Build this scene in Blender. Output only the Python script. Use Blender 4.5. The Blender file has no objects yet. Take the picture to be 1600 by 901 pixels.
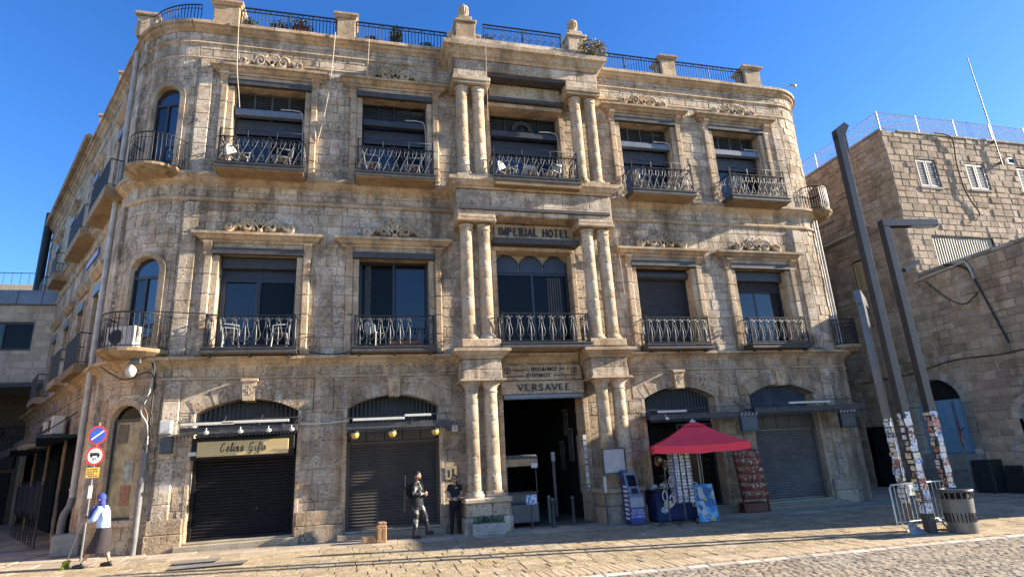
import bpy, bmesh, math, random
from mathutils import Vector, Matrix
random.seed(7)
rnd = random.random
def ru(a, b): return a + (b - a) * random.random()
R_ = math.radians
C = bpy.context.scene.collection
scene = bpy.context.scene

# ------------------------------------------------------------------ camera
FPX, PITCH, ROLL, YAW = 901.6, 0.2790, -0.0556, 0.2580
CAM = Vector((-5.667, -18.0, 2.05))
cF = Vector((math.sin(YAW) * math.cos(PITCH), math.cos(YAW) * math.cos(PITCH), math.sin(PITCH)))
cR0 = Vector((math.cos(YAW), -math.sin(YAW), 0))
cU0 = cR0.cross(cF)
cR = math.cos(ROLL) * cR0 + math.sin(ROLL) * cU0
cU = -math.sin(ROLL) * cR0 + math.cos(ROLL) * cU0
cam = bpy.data.cameras.new('camera')
cam.sensor_width = 36.0
cam.lens = 36.0 * FPX / 1600.0
cam.clip_start = 0.1
cam.clip_end = 3000
camo = bpy.data.objects.new('camera', cam)
C.objects.link(camo)
camo.matrix_world = Matrix(((cR.x, cU.x, -cF.x, CAM.x), (cR.y, cU.y, -cF.y, CAM.y), (cR.z, cU.z, -cF.z, CAM.z), (0, 0, 0, 1)))
scene.camera = camo
def proj(p):
    d = Vector(p) - CAM
    z = d.dot(cF)
    if z < 0.5: return None
    return 800 + FPX * d.dot(cR) / z, 450.5 - FPX * d.dot(cU) / z

# ------------------------------------------------------------------ sky, sun, exposure
SUN_AZ, SUN_EL = 9.5, 21.5           # azimuth from +x towards the viewer, elevation
world = bpy.data.worlds.new('World')
scene.world = world
world.use_nodes = True
wn = world.node_tree
sky = wn.nodes.new('ShaderNodeTexSky')
sky.sky_type = 'NISHITA'
sky.sun_disc = False
sky.sun_elevation = R_(SUN_EL)
sky.sun_rotation = R_(90 + SUN_AZ)
sky.altitude = 800
sky.air_density = 1.0
sky.dust_density = 0.35
sky.ozone_density = 3.0
bg = wn.nodes['Background']
bg.inputs['Strength'].default_value = 0.105
hs = wn.nodes.new('ShaderNodeHueSaturation')
hs.inputs['Saturation'].default_value = 1.27
hs.inputs['Hue'].default_value = 0.512
wn.links.new(sky.outputs[0], hs.inputs['Color'])
wn.links.new(hs.outputs[0], bg.inputs['Color'])
sd = bpy.data.lights.new('sun', 'SUN')
sd.energy = 5.0
sd.angle = R_(0.5)
sd.color = (1.0, 0.885, 0.725)
so = bpy.data.objects.new('sun', sd)
C.objects.link(so)
S = Vector((math.cos(R_(SUN_EL)) * math.cos(R_(SUN_AZ)), -math.cos(R_(SUN_EL)) * math.sin(R_(SUN_AZ)), math.sin(R_(SUN_EL))))
so.rotation_euler = S.to_track_quat('Z', 'Y').to_euler()
so.location = (40, -10, 30)
scene.view_settings.view_transform = 'Standard'
scene.view_settings.look = 'None'
scene.view_settings.exposure = 1.6
scene.view_settings.gamma = 1.0

def gz(x, y=0): return -.06 - .014 * min(max(x, -14), 8)

# ------------------------------------------------------------------ object helpers
WL = {}
def thing(name, label, cat, loc=(0, 0, 0), rz=0.0, group=None):
    o = bpy.data.objects.new(name, None)
    C.objects.link(o)
    o.location = loc
    o.rotation_euler = (0, 0, rz)
    o.empty_display_size = 0.2
    tag(o, label, cat, group)
    WL[o] = Vector(loc)
    return o
def tag(o, label, cat, group=None):
    o['label'] = label
    o['category'] = cat
    if group: o['group'] = group
    return o
def link(name, me, parent=None, kind=None, loc=(0, 0, 0)):
    o = bpy.data.objects.new(name, me)
    C.objects.link(o)
    o.parent = parent
    o.location = loc
    if kind: o['kind'] = kind
    return o
def copy_tree(o, parent=None):
    c = o.copy()
    C.objects.link(c)
    c.parent = parent
    for ch in o.children: copy_tree(ch, c)
    return c

class MB:
    """collects geometry and links it as one mesh object"""
    def __init__(s): s.v = []; s.f = []; s.sm = []
    def add(s, vs, fs, smooth=False):
        b = len(s.v)
        s.v += [Vector(p) for p in vs]
        s.f += [tuple(b + i for i in f) for f in fs]
        s.sm += [smooth] * len(fs)
        return s
    def box(s, x0, x1, y0, y1, z0, z1):
        v = [(x, y, z) for z in (z0, z1) for y in (y0, y1) for x in (x0, x1)]
        return s.add(v, [(0, 2, 3, 1), (4, 5, 7, 6), (0, 1, 5, 4), (2, 6, 7, 3), (0, 4, 6, 2), (1, 3, 7, 5)])
    def bbox(s, x0, x1, y0, y1, z0, z1, b=.012):
        """box with chamfered edges"""
        xs, ys, zs = (x0, x1), (y0, y1), (z0, z1)
        v = []; idx = {}
        for i in (0, 1):
            for j in (0, 1):
                for k in (0, 1):
                    sx, sy, sz = (1 - 2 * i), (1 - 2 * j), (1 - 2 * k)
                    p = (xs[i], ys[j], zs[k])
                    idx[i, j, k, 0] = len(v); v.append((p[0], p[1] + sy * b, p[2] + sz * b))
                    idx[i, j, k, 1] = len(v); v.append((p[0] + sx * b, p[1], p[2] + sz * b))
                    idx[i, j, k, 2] = len(v); v.append((p[0] + sx * b, p[1] + sy * b, p[2]))
        f = []
        def q(a): f.append(tuple(a))
        for i in (0, 1):
            a = [idx[i, 0, 0, 0], idx[i, 1, 0, 0], idx[i, 1, 1, 0], idx[i, 0, 1, 0]]; q(a if i else a[::-1])
            a = [idx[0, i, 0, 1], idx[0, i, 1, 1], idx[1, i, 1, 1], idx[1, i, 0, 1]]; q(a if i else a[::-1])
            a = [idx[0, 0, i, 2], idx[1, 0, i, 2], idx[1, 1, i, 2], idx[0, 1, i, 2]]; q(a if i else a[::-1])
        for i in (0, 1):
            for j in (0, 1):
                a = [idx[i, j, 0, 0], idx[i, j, 1, 0], idx[i, j, 1, 1], idx[i, j, 0, 1]]; q(a if (i ^ j) else a[::-1])
                a = [idx[i, 0, j, 0], idx[i, 1, j, 0], idx[i, 1, j, 2], idx[i, 0, j, 2]]; q(a if not (i ^ j) else a[::-1])
                a = [idx[0, i, j, 1], idx[1, i, j, 1], idx[1, i, j, 2], idx[0, i, j, 2]]; q(a if (i ^ j) else a[::-1])
                for k in (0, 1):
                    a = [idx[i, j, k, 0], idx[i, j, k, 1], idx[i, j, k, 2]]; q(a if (i + j + k) % 2 else a[::-1])
        return s.add(v, f)
    def obox(s, c, ax, ay, az):
        c, ax, ay, az = Vector(c), Vector(ax), Vector(ay), Vector(az)
        v = [c + i * ax + j * ay + k * az for k in (-1, 1) for j in (-1, 1) for i in (-1, 1)]
        return s.add(v, [(0, 2, 3, 1), (4, 5, 7, 6), (0, 1, 5, 4), (2, 6, 7, 3), (0, 4, 6, 2), (1, 3, 7, 5)])
    def tube(s, pts, r, n=6, caps=True, closed=False):
        pts = [Vector(p) for p in pts]
        m = len(pts)
        rr = r if isinstance(r, (list, tuple)) else [r] * m
        rings = []; prev = None
        for i, p in enumerate(pts):
            if closed: t = pts[(i + 1) % m] - pts[i - 1]
            else: t = pts[min(i + 1, m - 1)] - pts[max(i - 1, 0)]
            if t.length < 1e-9: t = Vector((0, 0, 1))
            t.normalize()
            if prev is None:
                u = t.cross(Vector((0, 0, 1)))
                if u.length < .1: u = t.cross(Vector((1, 0, 0)))
            else:
                u = prev - t * prev.dot(t)
            u.normalize(); prev = u
            w = t.cross(u)
            rings.append([p + rr[i] * (math.cos(2 * math.pi * k / n) * u + math.sin(2 * math.pi * k / n) * w) for k in range(n)])
        v = [q for ring in rings for q in ring]
        f = []
        for i in range(m if closed else m - 1):
            a, b = i * n, ((i + 1) % m) * n
            for k in range(n):
                f.append((a + k, a + (k + 1) % n, b + (k + 1) % n, b + k))
        s.add(v, f, True)
        if caps and not closed:
            s.add(rings[0], [tuple(range(n))[::-1]])
            s.add(rings[-1], [tuple(range(n))])
        return s
    def lathe(s, prof, c=(0, 0, 0), n=16, smooth=True, sx=1, sy=1):
        cx, cy, cz = c
        v = [(cx + sx * r * math.cos(2 * math.pi * k / n), cy + sy * r * math.sin(2 * math.pi * k / n), cz + z) for r, z in prof for k in range(n)]
        f = []
        for i in range(len(prof) - 1):
            for k in range(n):
                f.append((i * n + k, i * n + (k + 1) % n, (i + 1) * n + (k + 1) % n, (i + 1) * n + k))
        s.add(v, f, smooth)
        m = (len(prof) - 1) * n
        s.add(v[:n], [tuple(range(n))[::-1]]); s.add(v[m:], [tuple(range(n))])
        return s
    def prism(s, poly, o, ax, ay, az, depth):
        """poly in (ax, ay) plane from o, extruded along az by depth"""
        o, ax, ay, az = Vector(o), Vector(ax), Vector(ay), Vector(az)
        a = [o + x * ax + y * ay for x, y in poly]
        b = [p + az * depth for p in a]
        n = len(a)
        f = [tuple(range(n))[::-1], tuple(range(n, 2 * n))]
        f += [(i, (i + 1) % n, n + (i + 1) % n, n + i) for i in range(n)]
        return s.add(a + b, f)
    def sweep(s, path, prof, caps=True, closed=False):
        """profile [(d, z)] swept along a plan polyline [(x, y)]; d is measured to the right of the direction of travel"""
        m = len(path)
        rings = []
        for i in range(m):
            p = Vector((path[i][0], path[i][1]))
            if closed: p0 = Vector(path[i - 1][:2]); p1 = Vector(path[(i + 1) % m][:2])
            else: p0 = Vector(path[max(i - 1, 0)][:2]); p1 = Vector(path[min(i + 1, m - 1)][:2])
            t0 = (p - p0); t1 = (p1 - p)
            if t0.length < 1e-9: t0 = t1.copy()
            if t1.length < 1e-9: t1 = t0.copy()
            t0.normalize(); t1.normalize()
            n0 = Vector((t0.y, -t0.x)); n1 = Vector((t1.y, -t1.x))
            b = n0 + n1
            b = b / max(1e-6, b.dot(n0)) if b.length > 1e-6 else n0
            rings.append([(p.x + b.x * d, p.y + b.y * d, z) for d, z in prof])
        k = len(prof)
        v = [q for r in rings for q in r]
        f = []
        for i in range(m if closed else m - 1):
            a, b2 = i * k, ((i + 1) % m) * k
            for j in range(k):
                f.append((a + j, a + (j + 1) % k, b2 + (j + 1) % k, b2 + j))
        s.add(v, f)
        if caps and not closed:
            s.add(rings[0], [tuple(range(k))[::-1]]); s.add(rings[-1], [tuple(range(k))])
        return s
    def ell(s, c, rx, ry, rz, nu=12, nv=8, rot=None):
        v = []; f = []
        for i in range(nv + 1):
            th = math.pi * i / nv
            for k in range(nu):
                ph = 2 * math.pi * k / nu
                p = Vector((rx * math.sin(th) * math.cos(ph), ry * math.sin(th) * math.sin(ph), rz * math.cos(th)))
                if rot: p = rot @ p
                v.append(p + Vector(c))
        for i in range(nv):
            for k in range(nu):
                f.append((i * nu + k, (i + 1) * nu + k, (i + 1) * nu + (k + 1) % nu, i * nu + (k + 1) % nu))
        return s.add(v, f, True)
    def mesh(s, name, mat, off=None):
        me = bpy.data.meshes.new(name)
        vs = [tuple(p - off) for p in s.v] if off is not None else [tuple(p) for p in s.v]
        me.from_pydata(vs, [], s.f)
        me.polygons.foreach_set('use_smooth', s.sm)
        me.materials.append(mat)
        bm = bmesh.new(); bm.from_mesh(me)
        bmesh.ops.recalc_face_normals(bm, faces=bm.faces)
        bm.to_mesh(me); bm.free()
        return me
    def build(s, name, mat, parent=None, kind=None, world=True):
        off = None
        if world and parent is not None:
            p = parent
            while p is not None and p not in WL: p = p.parent
            off = WL[p] if p is not None else None
        return link(name, s.mesh(name, mat, off), parent, kind)

# ------------------------------------------------------------------ materials
MATS = {}
def nt(name):
    m = bpy.data.materials.new(name); m.use_nodes = True
    t = m.node_tree
    b = t.nodes['Principled BSDF']
    def N(kind, **kw):
        n = t.nodes.new(kind)
        for k, v in kw.items(): setattr(n, k, v)
        return n
    def L(a, b_): t.links.new(a, b_)
    return m, b, N, L
def mixc(N, L, fac, a, b, mode='MIX'):
    n = N('ShaderNodeMix', data_type='RGBA', blend_type=mode)
    for sck, val in ((n.inputs[0], fac), (n.inputs[6], a), (n.inputs[7], b)):
        if hasattr(val, 'links') or hasattr(val, 'is_linked'): L(val, sck)
        elif isinstance(val, (int, float)): sck.default_value = val
        else: sck.default_value = (*val, 1)
    return n.outputs[2]
def ramp(N, L, src, stops):
    n = N('ShaderNodeValToRGB')
    e = n.color_ramp.elements
    while len(e) < len(stops): e.new(.5)
    for el, (p, c) in zip(e, stops):
        el.position = p
        el.color = (c, c, c, 1) if isinstance(c, (int, float)) else (*c, 1)
    L(src, n.inputs[0])
    return n.outputs[0]
def mathn(N, L, op, a, b=None):
    n = N('ShaderNodeMath', operation=op)
    for sck, val in ((n.inputs[0], a), (n.inputs[1], b)):
        if val is None: continue
        if isinstance(val, (int, float)): sck.default_value = val
        else: L(val, sck)
    return n.outputs[0]
def tint(N, L):
    """one random value for each stone, be it an object or an island of a bigger mesh"""
    g = N('ShaderNodeNewGeometry'); o = N('ShaderNodeObjectInfo')
    return mathn(N, L, 'FRACT', mathn(N, L, 'ADD', g.outputs['Random Per Island'], o.outputs['Random'])), g
def stone_mat(name, cols, bump=.6, pits=.5, streak=.5, rough=.9, scale=1.0, chisel=.5, var=.35, grime=(.125, .09, .055), soot=0.0, marks=0.0):
    m, b, N, L = nt(name)
    r, g = tint(N, L)
    pos = g.outputs['Position']
    def noise(sc, det=4, rough_=.55, vec=None, dist=0):
        n = N('ShaderNodeTexNoise'); n.inputs['Scale'].default_value = sc; n.inputs['Detail'].default_value = det
        n.inputs['Roughness'].default_value = rough_; n.inputs['Distortion'].default_value = dist
        L(vec or pos, n.inputs['Vector']); return n.outputs['Fac']
    def mapped(sx, sy, sz):
        n = N('ShaderNodeMapping'); n.inputs['Scale'].default_value = (sx, sy, sz); L(pos, n.inputs['Vector']); return n.outputs[0]
    big = noise(.45 * scale, 5, .6)
    mid = noise(2.3 * scale, 5, .65)
    fine = noise(17 * scale, 4, .7)
    a, c, d = cols
    col = mixc(N, L, ramp(N, L, big, [(.38, 0), (.62, 1)]), a, c)
    col = mixc(N, L, ramp(N, L, mid, [(.45, 0), (.72, 1)]), col, d)
    # each stone its own shade
    rr = ramp(N, L, r, [(0, 1 - var), (.5, 1.0), (1, 1 + var * .7)])
    col = mixc(N, L, 1.0, col, rr, 'MULTIPLY')
    col = mixc(N, L, ramp(N, L, fine, [(.3, .38), (.55, 0)]), col, grime, 'MIX')
    st = noise(1.0, 4, .6, mapped(1.6, 1.6, .16))
    st2 = mathn(N, L, 'MULTIPLY', ramp(N, L, st, [(.52, 0), (.72, 1)]), streak)
    col = mixc(N, L, st2, col, grime)
    mk = None
    if marks:
        rn = noise(5.5 * scale, 2.5, .55, mapped(1, 1, 1.5), 1.8)
        rl = ramp(N, L, rn, [(.455, 0), (.49, 1), (.51, 1), (.545, 0)])
        mk = mathn(N, L, 'MULTIPLY', rl, ramp(N, L, noise(1.6 * scale, 3), [(.42, 0), (.58, 1)]))
        col = mixc(N, L, mathn(N, L, 'MULTIPLY', mk, marks), col, (grime[0] * .9, grime[1] * .9, grime[2] * .9))
    if soot:
        so_ = noise(1.1, 8, .68, mapped(1, 1, .55), .6)
        col = mixc(N, L, mathn(N, L, 'MULTIPLY', ramp(N, L, so_, [(.50, 0), (.66, 1)]), soot), col, (.20, .155, .105))
        wash = noise(.8, 6, .6)
        col = mixc(N, L, mathn(N, L, 'MULTIPLY', ramp(N, L, wash, [(.55, 0), (.7, 1)]), .55), col, (.66, .58, .46))
        v2 = N('ShaderNodeTexVoronoi'); v2.inputs['Scale'].default_value = 27; L(pos, v2.inputs['Vector'])
        w2 = noise(5.5, 4, .6)
        p2_ = mathn(N, L, 'MULTIPLY', ramp(N, L, v2.outputs['Distance'], [(.16, 1), (.34, 0)]), ramp(N, L, w2, [(.44, 0), (.58, 1)]))
        col = mixc(N, L, mathn(N, L, 'MULTIPLY', p2_, .75), col, (.07, .055, .04))
    # pits
    vo = N('ShaderNodeTexVoronoi'); vo.inputs['Scale'].default_value = 9 * scale; L(pos, vo.inputs['Vector'])
    wp = noise(3.1 * scale, 3)
    pit = mathn(N, L, 'MULTIPLY', ramp(N, L, vo.outputs['Distance'], [(.12, 1), (.30, 0)]), ramp(N, L, wp, [(.42, 0), (.56, 1)]))
    pit = mathn(N, L, 'MULTIPLY', pit, pits)
    col = mixc(N, L, pit, col, (grime[0] * .5, grime[1] * .5, grime[2] * .5))
    L(col, b.inputs['Base Color'])
    b.inputs['Roughness'].default_value = rough
    b.inputs['Specular IOR Level'].default_value = .25
    # relief: tooling strokes, grain and pits
    ch = noise(1.0, 3, .6, mapped(22, 22, 9), 1.5)
    h = mathn(N, L, 'ADD', mathn(N, L, 'MULTIPLY', ch, chisel), mathn(N, L, 'MULTIPLY', fine, .45))
    h = mathn(N, L, 'ADD', h, mathn(N, L, 'MULTIPLY', mid, .8))
    h = mathn(N, L, 'SUBTRACT', h, mathn(N, L, 'MULTIPLY', pit, .9))
    if mk is not None: h = mathn(N, L, 'SUBTRACT', h, mathn(N, L, 'MULTIPLY', mk, .7))
    bn = N('ShaderNodeBump'); bn.inputs['Strength'].default_value = min(1, bump); bn.inputs['Distance'].default_value = .03 * max(1, bump) ** 2
    L(h, bn.inputs['Height']); L(bn.outputs[0], b.inputs['Normal'])
    MATS[name] = m
    return m
def mat(name, col, rough=.6, metal=0.0, var=.15, bump=0.0, scale=6.0, spec=.5, wear=None, wear_amt=.0, emit=None, per=0.0):
    m, b, N, L = nt(name)
    tc = N('ShaderNodeTexCoord')
    n = N('ShaderNodeTexNoise'); n.inputs['Scale'].default_value = scale; n.inputs['Detail'].default_value = 5
    L(tc.outputs['Object'], n.inputs['Vector'])
    f = ramp(N, L, n.outputs['Fac'], [(.3, 1 - var), (.7, 1 + var)])
    c = mixc(N, L, 1.0, col, f, 'MULTIPLY')
    if per:
        r, g = tint(N, L)
        c = mixc(N, L, 1.0, c, ramp(N, L, r, [(0, 1 - per), (1, 1 + per)]), 'MULTIPLY')
    if wear is not None:
        n2 = N('ShaderNodeTexNoise'); n2.inputs['Scale'].default_value = scale * 2.3; n2.inputs['Detail'].default_value = 6; n2.inputs['Roughness'].default_value = .7
        L(tc.outputs['Object'], n2.inputs['Vector'])
        c = mixc(N, L, ramp(N, L, n2.outputs['Fac'], [(.62 - wear_amt * .2, 0), (.7, 1)]), c, wear)
    L(c, b.inputs['Base Color'])
    b.inputs['Roughness'].default_value = rough
    b.inputs['Metallic'].default_value = metal
    b.inputs['Specular IOR Level'].default_value = spec
    if bump:
        bn = N('ShaderNodeBump'); bn.inputs['Strength'].default_value = bump; bn.inputs['Distance'].default_value = .01
        L(n.outputs['Fac'], bn.inputs['Height']); L(bn.outputs[0], b.inputs['Normal'])
    if emit:
        b.inputs['Emission Color'].default_value = (*col, 1); b.inputs['Emission Strength'].default_value = emit
    MATS[name] = m
    return m
def motley(name, cols, scale=9.0, rough=.6, per_island=True):
    """printed matter and goods: random colours for each piece plus blotches of print"""
    m, b, N, L = nt(name)
    r, g = tint(N, L)
    n = N('ShaderNodeValToRGB'); n.color_ramp.interpolation = 'CONSTANT'
    e = n.color_ramp.elements
    while len(e) < len(cols): e.new(.5)
    for i, c in enumerate(cols):
        e[i].position = i / len(cols); e[i].color = (*c, 1)
    vo = N('ShaderNodeTexVoronoi'); vo.inputs['Scale'].default_value = scale
    L(g.outputs['Position'], vo.inputs['Vector'])
    sep = N('ShaderNodeSeparateColor'); L(vo.outputs['Color'], sep.inputs[0])
    L(mathn(N, L, 'FRACT', mathn(N, L, 'ADD', r, mathn(N, L, 'MULTIPLY', sep.outputs[0], .55))), n.inputs[0])
    L(n.outputs[0], b.inputs['Base Color'])
    b.inputs['Roughness'].default_value = rough
    MATS[name] = m
    return m
def glass(name, col=(.012, .016, .022), rough=.04, ior=1.65):
    m, b, N, L = nt(name)
    g = N('ShaderNodeNewGeometry')
    n = N('ShaderNodeTexNoise'); n.inputs['Scale'].default_value = 1.3; L(g.outputs['Position'], n.inputs['Vector'])
    bn = N('ShaderNodeBump'); bn.inputs['Strength'].default_value = .04; bn.inputs['Distance'].default_value = .02
    L(n.outputs['Fac'], bn.inputs['Height']); L(bn.outputs[0], b.inputs['Normal'])
    b.inputs['Base Color'].default_value = (*col, 1)
    b.inputs['Roughness'].default_value = rough
    b.inputs['IOR'].default_value = ior
    MATS[name] = m
    return m
GREY = (.68, .58, .45); TAN = (.62, .49, .345); BROWN = (.46, .32, .195)
LIME = stone_mat('limestone', (GREY, TAN, BROWN), bump=.85, pits=.7, streak=.95, var=.2, soot=.85, marks=.5)
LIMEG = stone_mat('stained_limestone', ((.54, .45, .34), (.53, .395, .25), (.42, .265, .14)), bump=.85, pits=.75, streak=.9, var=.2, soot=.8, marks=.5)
TRIM = stone_mat('limestone_trim', ((.62, .50, .36), (.58, .42, .26), (.45, .29, .155)), bump=.6, pits=.6, streak=.6, chisel=.3, var=.16, soot=.7, marks=.3)
COLM = stone_mat('limestone_column', ((.64, .52, .37), (.60, .44, .28), (.45, .30, .17)), bump=.6, pits=.8, streak=.7, chisel=.25, var=.14, soot=.65, marks=.4)
MORT = stone_mat('mortar', ((.44, .36, .27), (.40, .31, .21), (.28, .20, .13)), bump=.4, pits=.2)
RSTONE = stone_mat('rubble_stone', ((.47, .36, .255), (.40, .285, .18), (.55, .44, .32)), bump=.6, pits=.3, streak=.6, var=.34, chisel=.4, soot=.35, marks=.2)
RMORT = stone_mat('rubble_mortar', ((.46, .37, .27), (.40, .31, .22), (.32, .24, .17)), bump=.5, pits=.2)
PAVE = stone_mat('paving', ((.72, .58, .38), (.70, .55, .33), (.58, .44, .26)), bump=1.5, pits=.5, streak=0, chisel=1.1, var=.16, scale=2.2, marks=.35, soot=.2)
SLAB = stone_mat('smooth_paving', ((.46, .38, .28), (.48, .38, .26), (.38, .30, .21)), bump=.35, pits=.2, streak=0, chisel=.15, var=.25)
SLABT = stone_mat('tan_sett', ((.56, .44, .29), (.55, .42, .26), (.47, .35, .21)), bump=.4, pits=.2, streak=0, chisel=.2, var=.15)
SETT = stone_mat('sett_stone', ((.34, .29, .22), (.35, .28, .19), (.27, .22, .155)), bump=.6, pits=.2, streak=0, chisel=.3, var=.4)
KERBM = stone_mat('kerb_stone', ((.60, .55, .46), (.55, .49, .38), (.48, .41, .31)), bump=.3, pits=.2, streak=0, chisel=.2)
GROUT = stone_mat('grout', ((.22, .175, .12), (.19, .15, .10), (.15, .11, .08)), bump=.6, pits=.2, streak=0)
CONC = stone_mat('concrete', ((.36, .34, .31), (.32, .30, .26), (.27, .24, .20)), bump=.3, pits=.3, streak=.4, chisel=.1)
IRON = mat('wrought_iron', (.03, .03, .033), .45, .6, .3, .2, 20)
GIRON = mat('galvanised_iron', (.075, .078, .08), .45, .4, .3, .2, 14)
STEEL = mat('steel_beam', (.06, .058, .056), .65, .1, .3, .3, 5, wear=(.12, .085, .06), wear_amt=.3)
DFRAME = mat('dark_window_frame', (.028, .032, .042), .4, .2, .15)
BOXM = mat('roller_box', (.17, .185, .21), .45, .3, .15, 0, 3)
BOXD = mat('dark_roller_box', (.04, .043, .05), .5, .1, .2)
LOUV = mat('louvre_shutter', (.075, .08, .08), .6, 0, .25)
GLASS = glass('window_glass')
TGLASS = glass('turret_glass', (.012, .018, .03), .05, 2.0)
GLASSD = glass('dark_glass', (.008, .0075, .007), .12, 1.28)
BLACKSH = mat('black_roller_shutter', (.010, .010, .011), .6, 0, .2, spec=.25)
BROWNSH = mat('brown_roller_shutter', (.065, .055, .045), .55, 0, .2, 0, 2)
GREYSH = mat('grey_roller_shutter', (.17, .155, .14), .45, .3, .2, 0, 2)
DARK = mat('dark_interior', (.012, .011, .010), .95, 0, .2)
DARKMET = mat('dark_metal_sheet', (.022, .028, .034), .5, .3, .3, .2, 3)
BLUEMET = mat('blue_metal_sheet', (.03, .055, .085), .5, .3, .3, .2, 3)
CREAM = mat('cream_plastic', (.62, .58, .48), .45, 0, .1)
CHAIRW = mat('chair_plastic', (.34, .33, .30), .45, 0, .2)
WHITE = mat('white_plastic', (.50, .49, .46), .4, 0, .08)
WPIPE = mat('pipe_paint', (.45, .42, .37), .5, 0, .2, .1, 4, wear=(.22, .17, .12), wear_amt=.2)
GPIPE = mat('grey_downpipe', (.17, .165, .155), .6, .1, .25, .2, 4)
CABLE = mat('black_cable', (.02, .02, .02), .6)
ROPE = mat('pale_rope', (.48, .40, .28), .8)
GOLD = mat('gold_sign_board', (.58, .42, .19), .4, .25, .06)
INK = mat('black_lettering', (.012, .011, .012), .5)
GRYLET = mat('grey_lettering', (.028, .028, .032), .5, .2)
SIGNST = mat('sign_plaster', (.48, .42, .32), .8, 0, .15, .2, 8)
REDCAN = mat('red_canvas', (.85, .05, .075), .75, 0, .08, .2, 3)
WOOD = mat('pale_wood', (.42, .33, .22), .6, 0, .2)
# ------------------------------------------------------------------ masonry helpers
def subtract(rects, h):
    out = []
    for (a, b, c, d) in rects:
        if h[1] <= a or h[0] >= b or h[3] <= c or h[2] >= d: out.append((a, b, c, d)); continue
        if h[0] > a: out.append((a, h[0], c, d))
        if h[1] < b: out.append((h[1], b, c, d))
        l, r = max(a, h[0]), min(b, h[1])
        if h[2] > c: out.append((l, r, c, h[2]))
        if h[3] < d: out.append((l, r, h[3], d))
    return out
def ashlar(pt, s0, s1, z0, z1, hh, ww, holes=(), gap=.012, proud=(.012, .03), cham=.012):
    res = []
    z = z0
    while z < z1 - .02:
        h = ru(*hh)
        if z1 - (z + h) < hh[0] * .6: h = z1 - z
        s = s0 - ru(0, ww[0])
        while s < s1:
            w = ru(*ww)
            a, b = max(s, s0), min(s + w, s1)
            if s1 - b < .12: b = s1; w = s1 - s
            rects = [(a, b, z, z + h)]
            for ho in holes: rects = subtract(rects, ho)
            for q in rects:
                if q[1] - q[0] > .05 and q[3] - q[2] > .05:
                    res.append((pt, q[0] + gap / 2, q[1] - gap / 2, q[2] + gap / 2, q[3] - gap / 2, ru(*proud), cham))
            s += w
        z += h
    return res
def block_geo(mb, bk, org=None):
    pt, a, b, c, d, dp, ch = bk
    ch = min(ch, (b - a) * .25, (d - c) * .25)
    j = lambda: ru(-.3, .3) * ch
    o = [pt(a, c, dp - ch), pt(b, c, dp - ch), pt(b, d, dp - ch), pt(a, d, dp - ch)]
    i = [pt(a + ch + j(), c + ch + j(), dp + j()), pt(b - ch + j(), c + ch + j(), dp + j()), pt(b - ch + j(), d - ch + j(), dp + j()), pt(a + ch + j(), d - ch + j(), dp + j())]
    k = [pt(a, c, -.03), pt(b, c, -.03), pt(b, d, -.03), pt(a, d, -.03)]
    f = [(0, 1, 2, 3)]
    for q in range(4):
        r = (q + 1) % 4
        f.append((4 + q, 4 + r, r, q)); f.append((8 + q, 8 + r, 4 + r, 4 + q))
    mb.add(i + o + k, f)
def px_area(bk):
    pt, a, b, c, d, dp, ch = bk
    ps = [proj(pt(s, z, dp)) for s, z in ((a, c), (b, c), (b, d), (a, d))]
    if any(p is None for p in ps): return 0
    u = [p[0] for p in ps]; v = [p[1] for p in ps]
    if max(u) < 0 or min(u) > 1600 or max(v) < 0 or min(v) > 901: return 0
    return abs(sum(u[i] * v[(i + 1) % 4] - u[(i + 1) % 4] * v[i] for i in range(4))) / 2
def lay(blocks, parent, name, stuff_name, material, limit=300):
    """the largest in view become parts of their own, the rest one piece of real geometry"""
    blocks = sorted(blocks, key=px_area, reverse=True)
    for bk in blocks[:limit]:
        m = MB(); block_geo(m, bk); m.build(name, material, parent)
    if blocks[limit:]:
        m = MB()
        for bk in blocks[limit:]: block_geo(m, bk)
        m.build(stuff_name, material, parent, 'stuff')
def sheet(pt, s0, s1, z0, z1, d, holes=(), ds=None):
    m = MB()
    rects = [(s0, s1, z0, z1)]
    for h in holes: rects = subtract(rects, h)
    for a, b, c, e in rects:
        n = max(1, int(math.ceil((b - a) / ds))) if ds else 1
        for i in range(n):
            p, q = a + (b - a) * i / n, a + (b - a) * (i + 1) / n
            m.add([pt(p, c, d), pt(q, c, d), pt(q, e, d), pt(p, e, d)], [(0, 1, 2, 3)])
    return m
def ring(m, pt, inner, outer, d_out, d_in, side=True):
    """band between two outlines, proud by d_out, with the reveal going back to d_in"""
    n = len(inner)
    a = [pt(s, z, d_out) for s, z in inner]; b = [pt(s, z, d_out) for s, z in outer]
    c = [pt(s, z, d_in) for s, z in inner]; e = [pt(s, z, -.04) for s, z in outer]
    f = []
    for i in range(n - 1):
        f += [(i, i + 1, n + i + 1, n + i), (2 * n + i, 2 * n + i + 1, i + 1, i)]
        if side: f.append((n + i, n + i + 1, 3 * n + i + 1, 3 * n + i))
    m.add(a + b + c + e, f)

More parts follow.
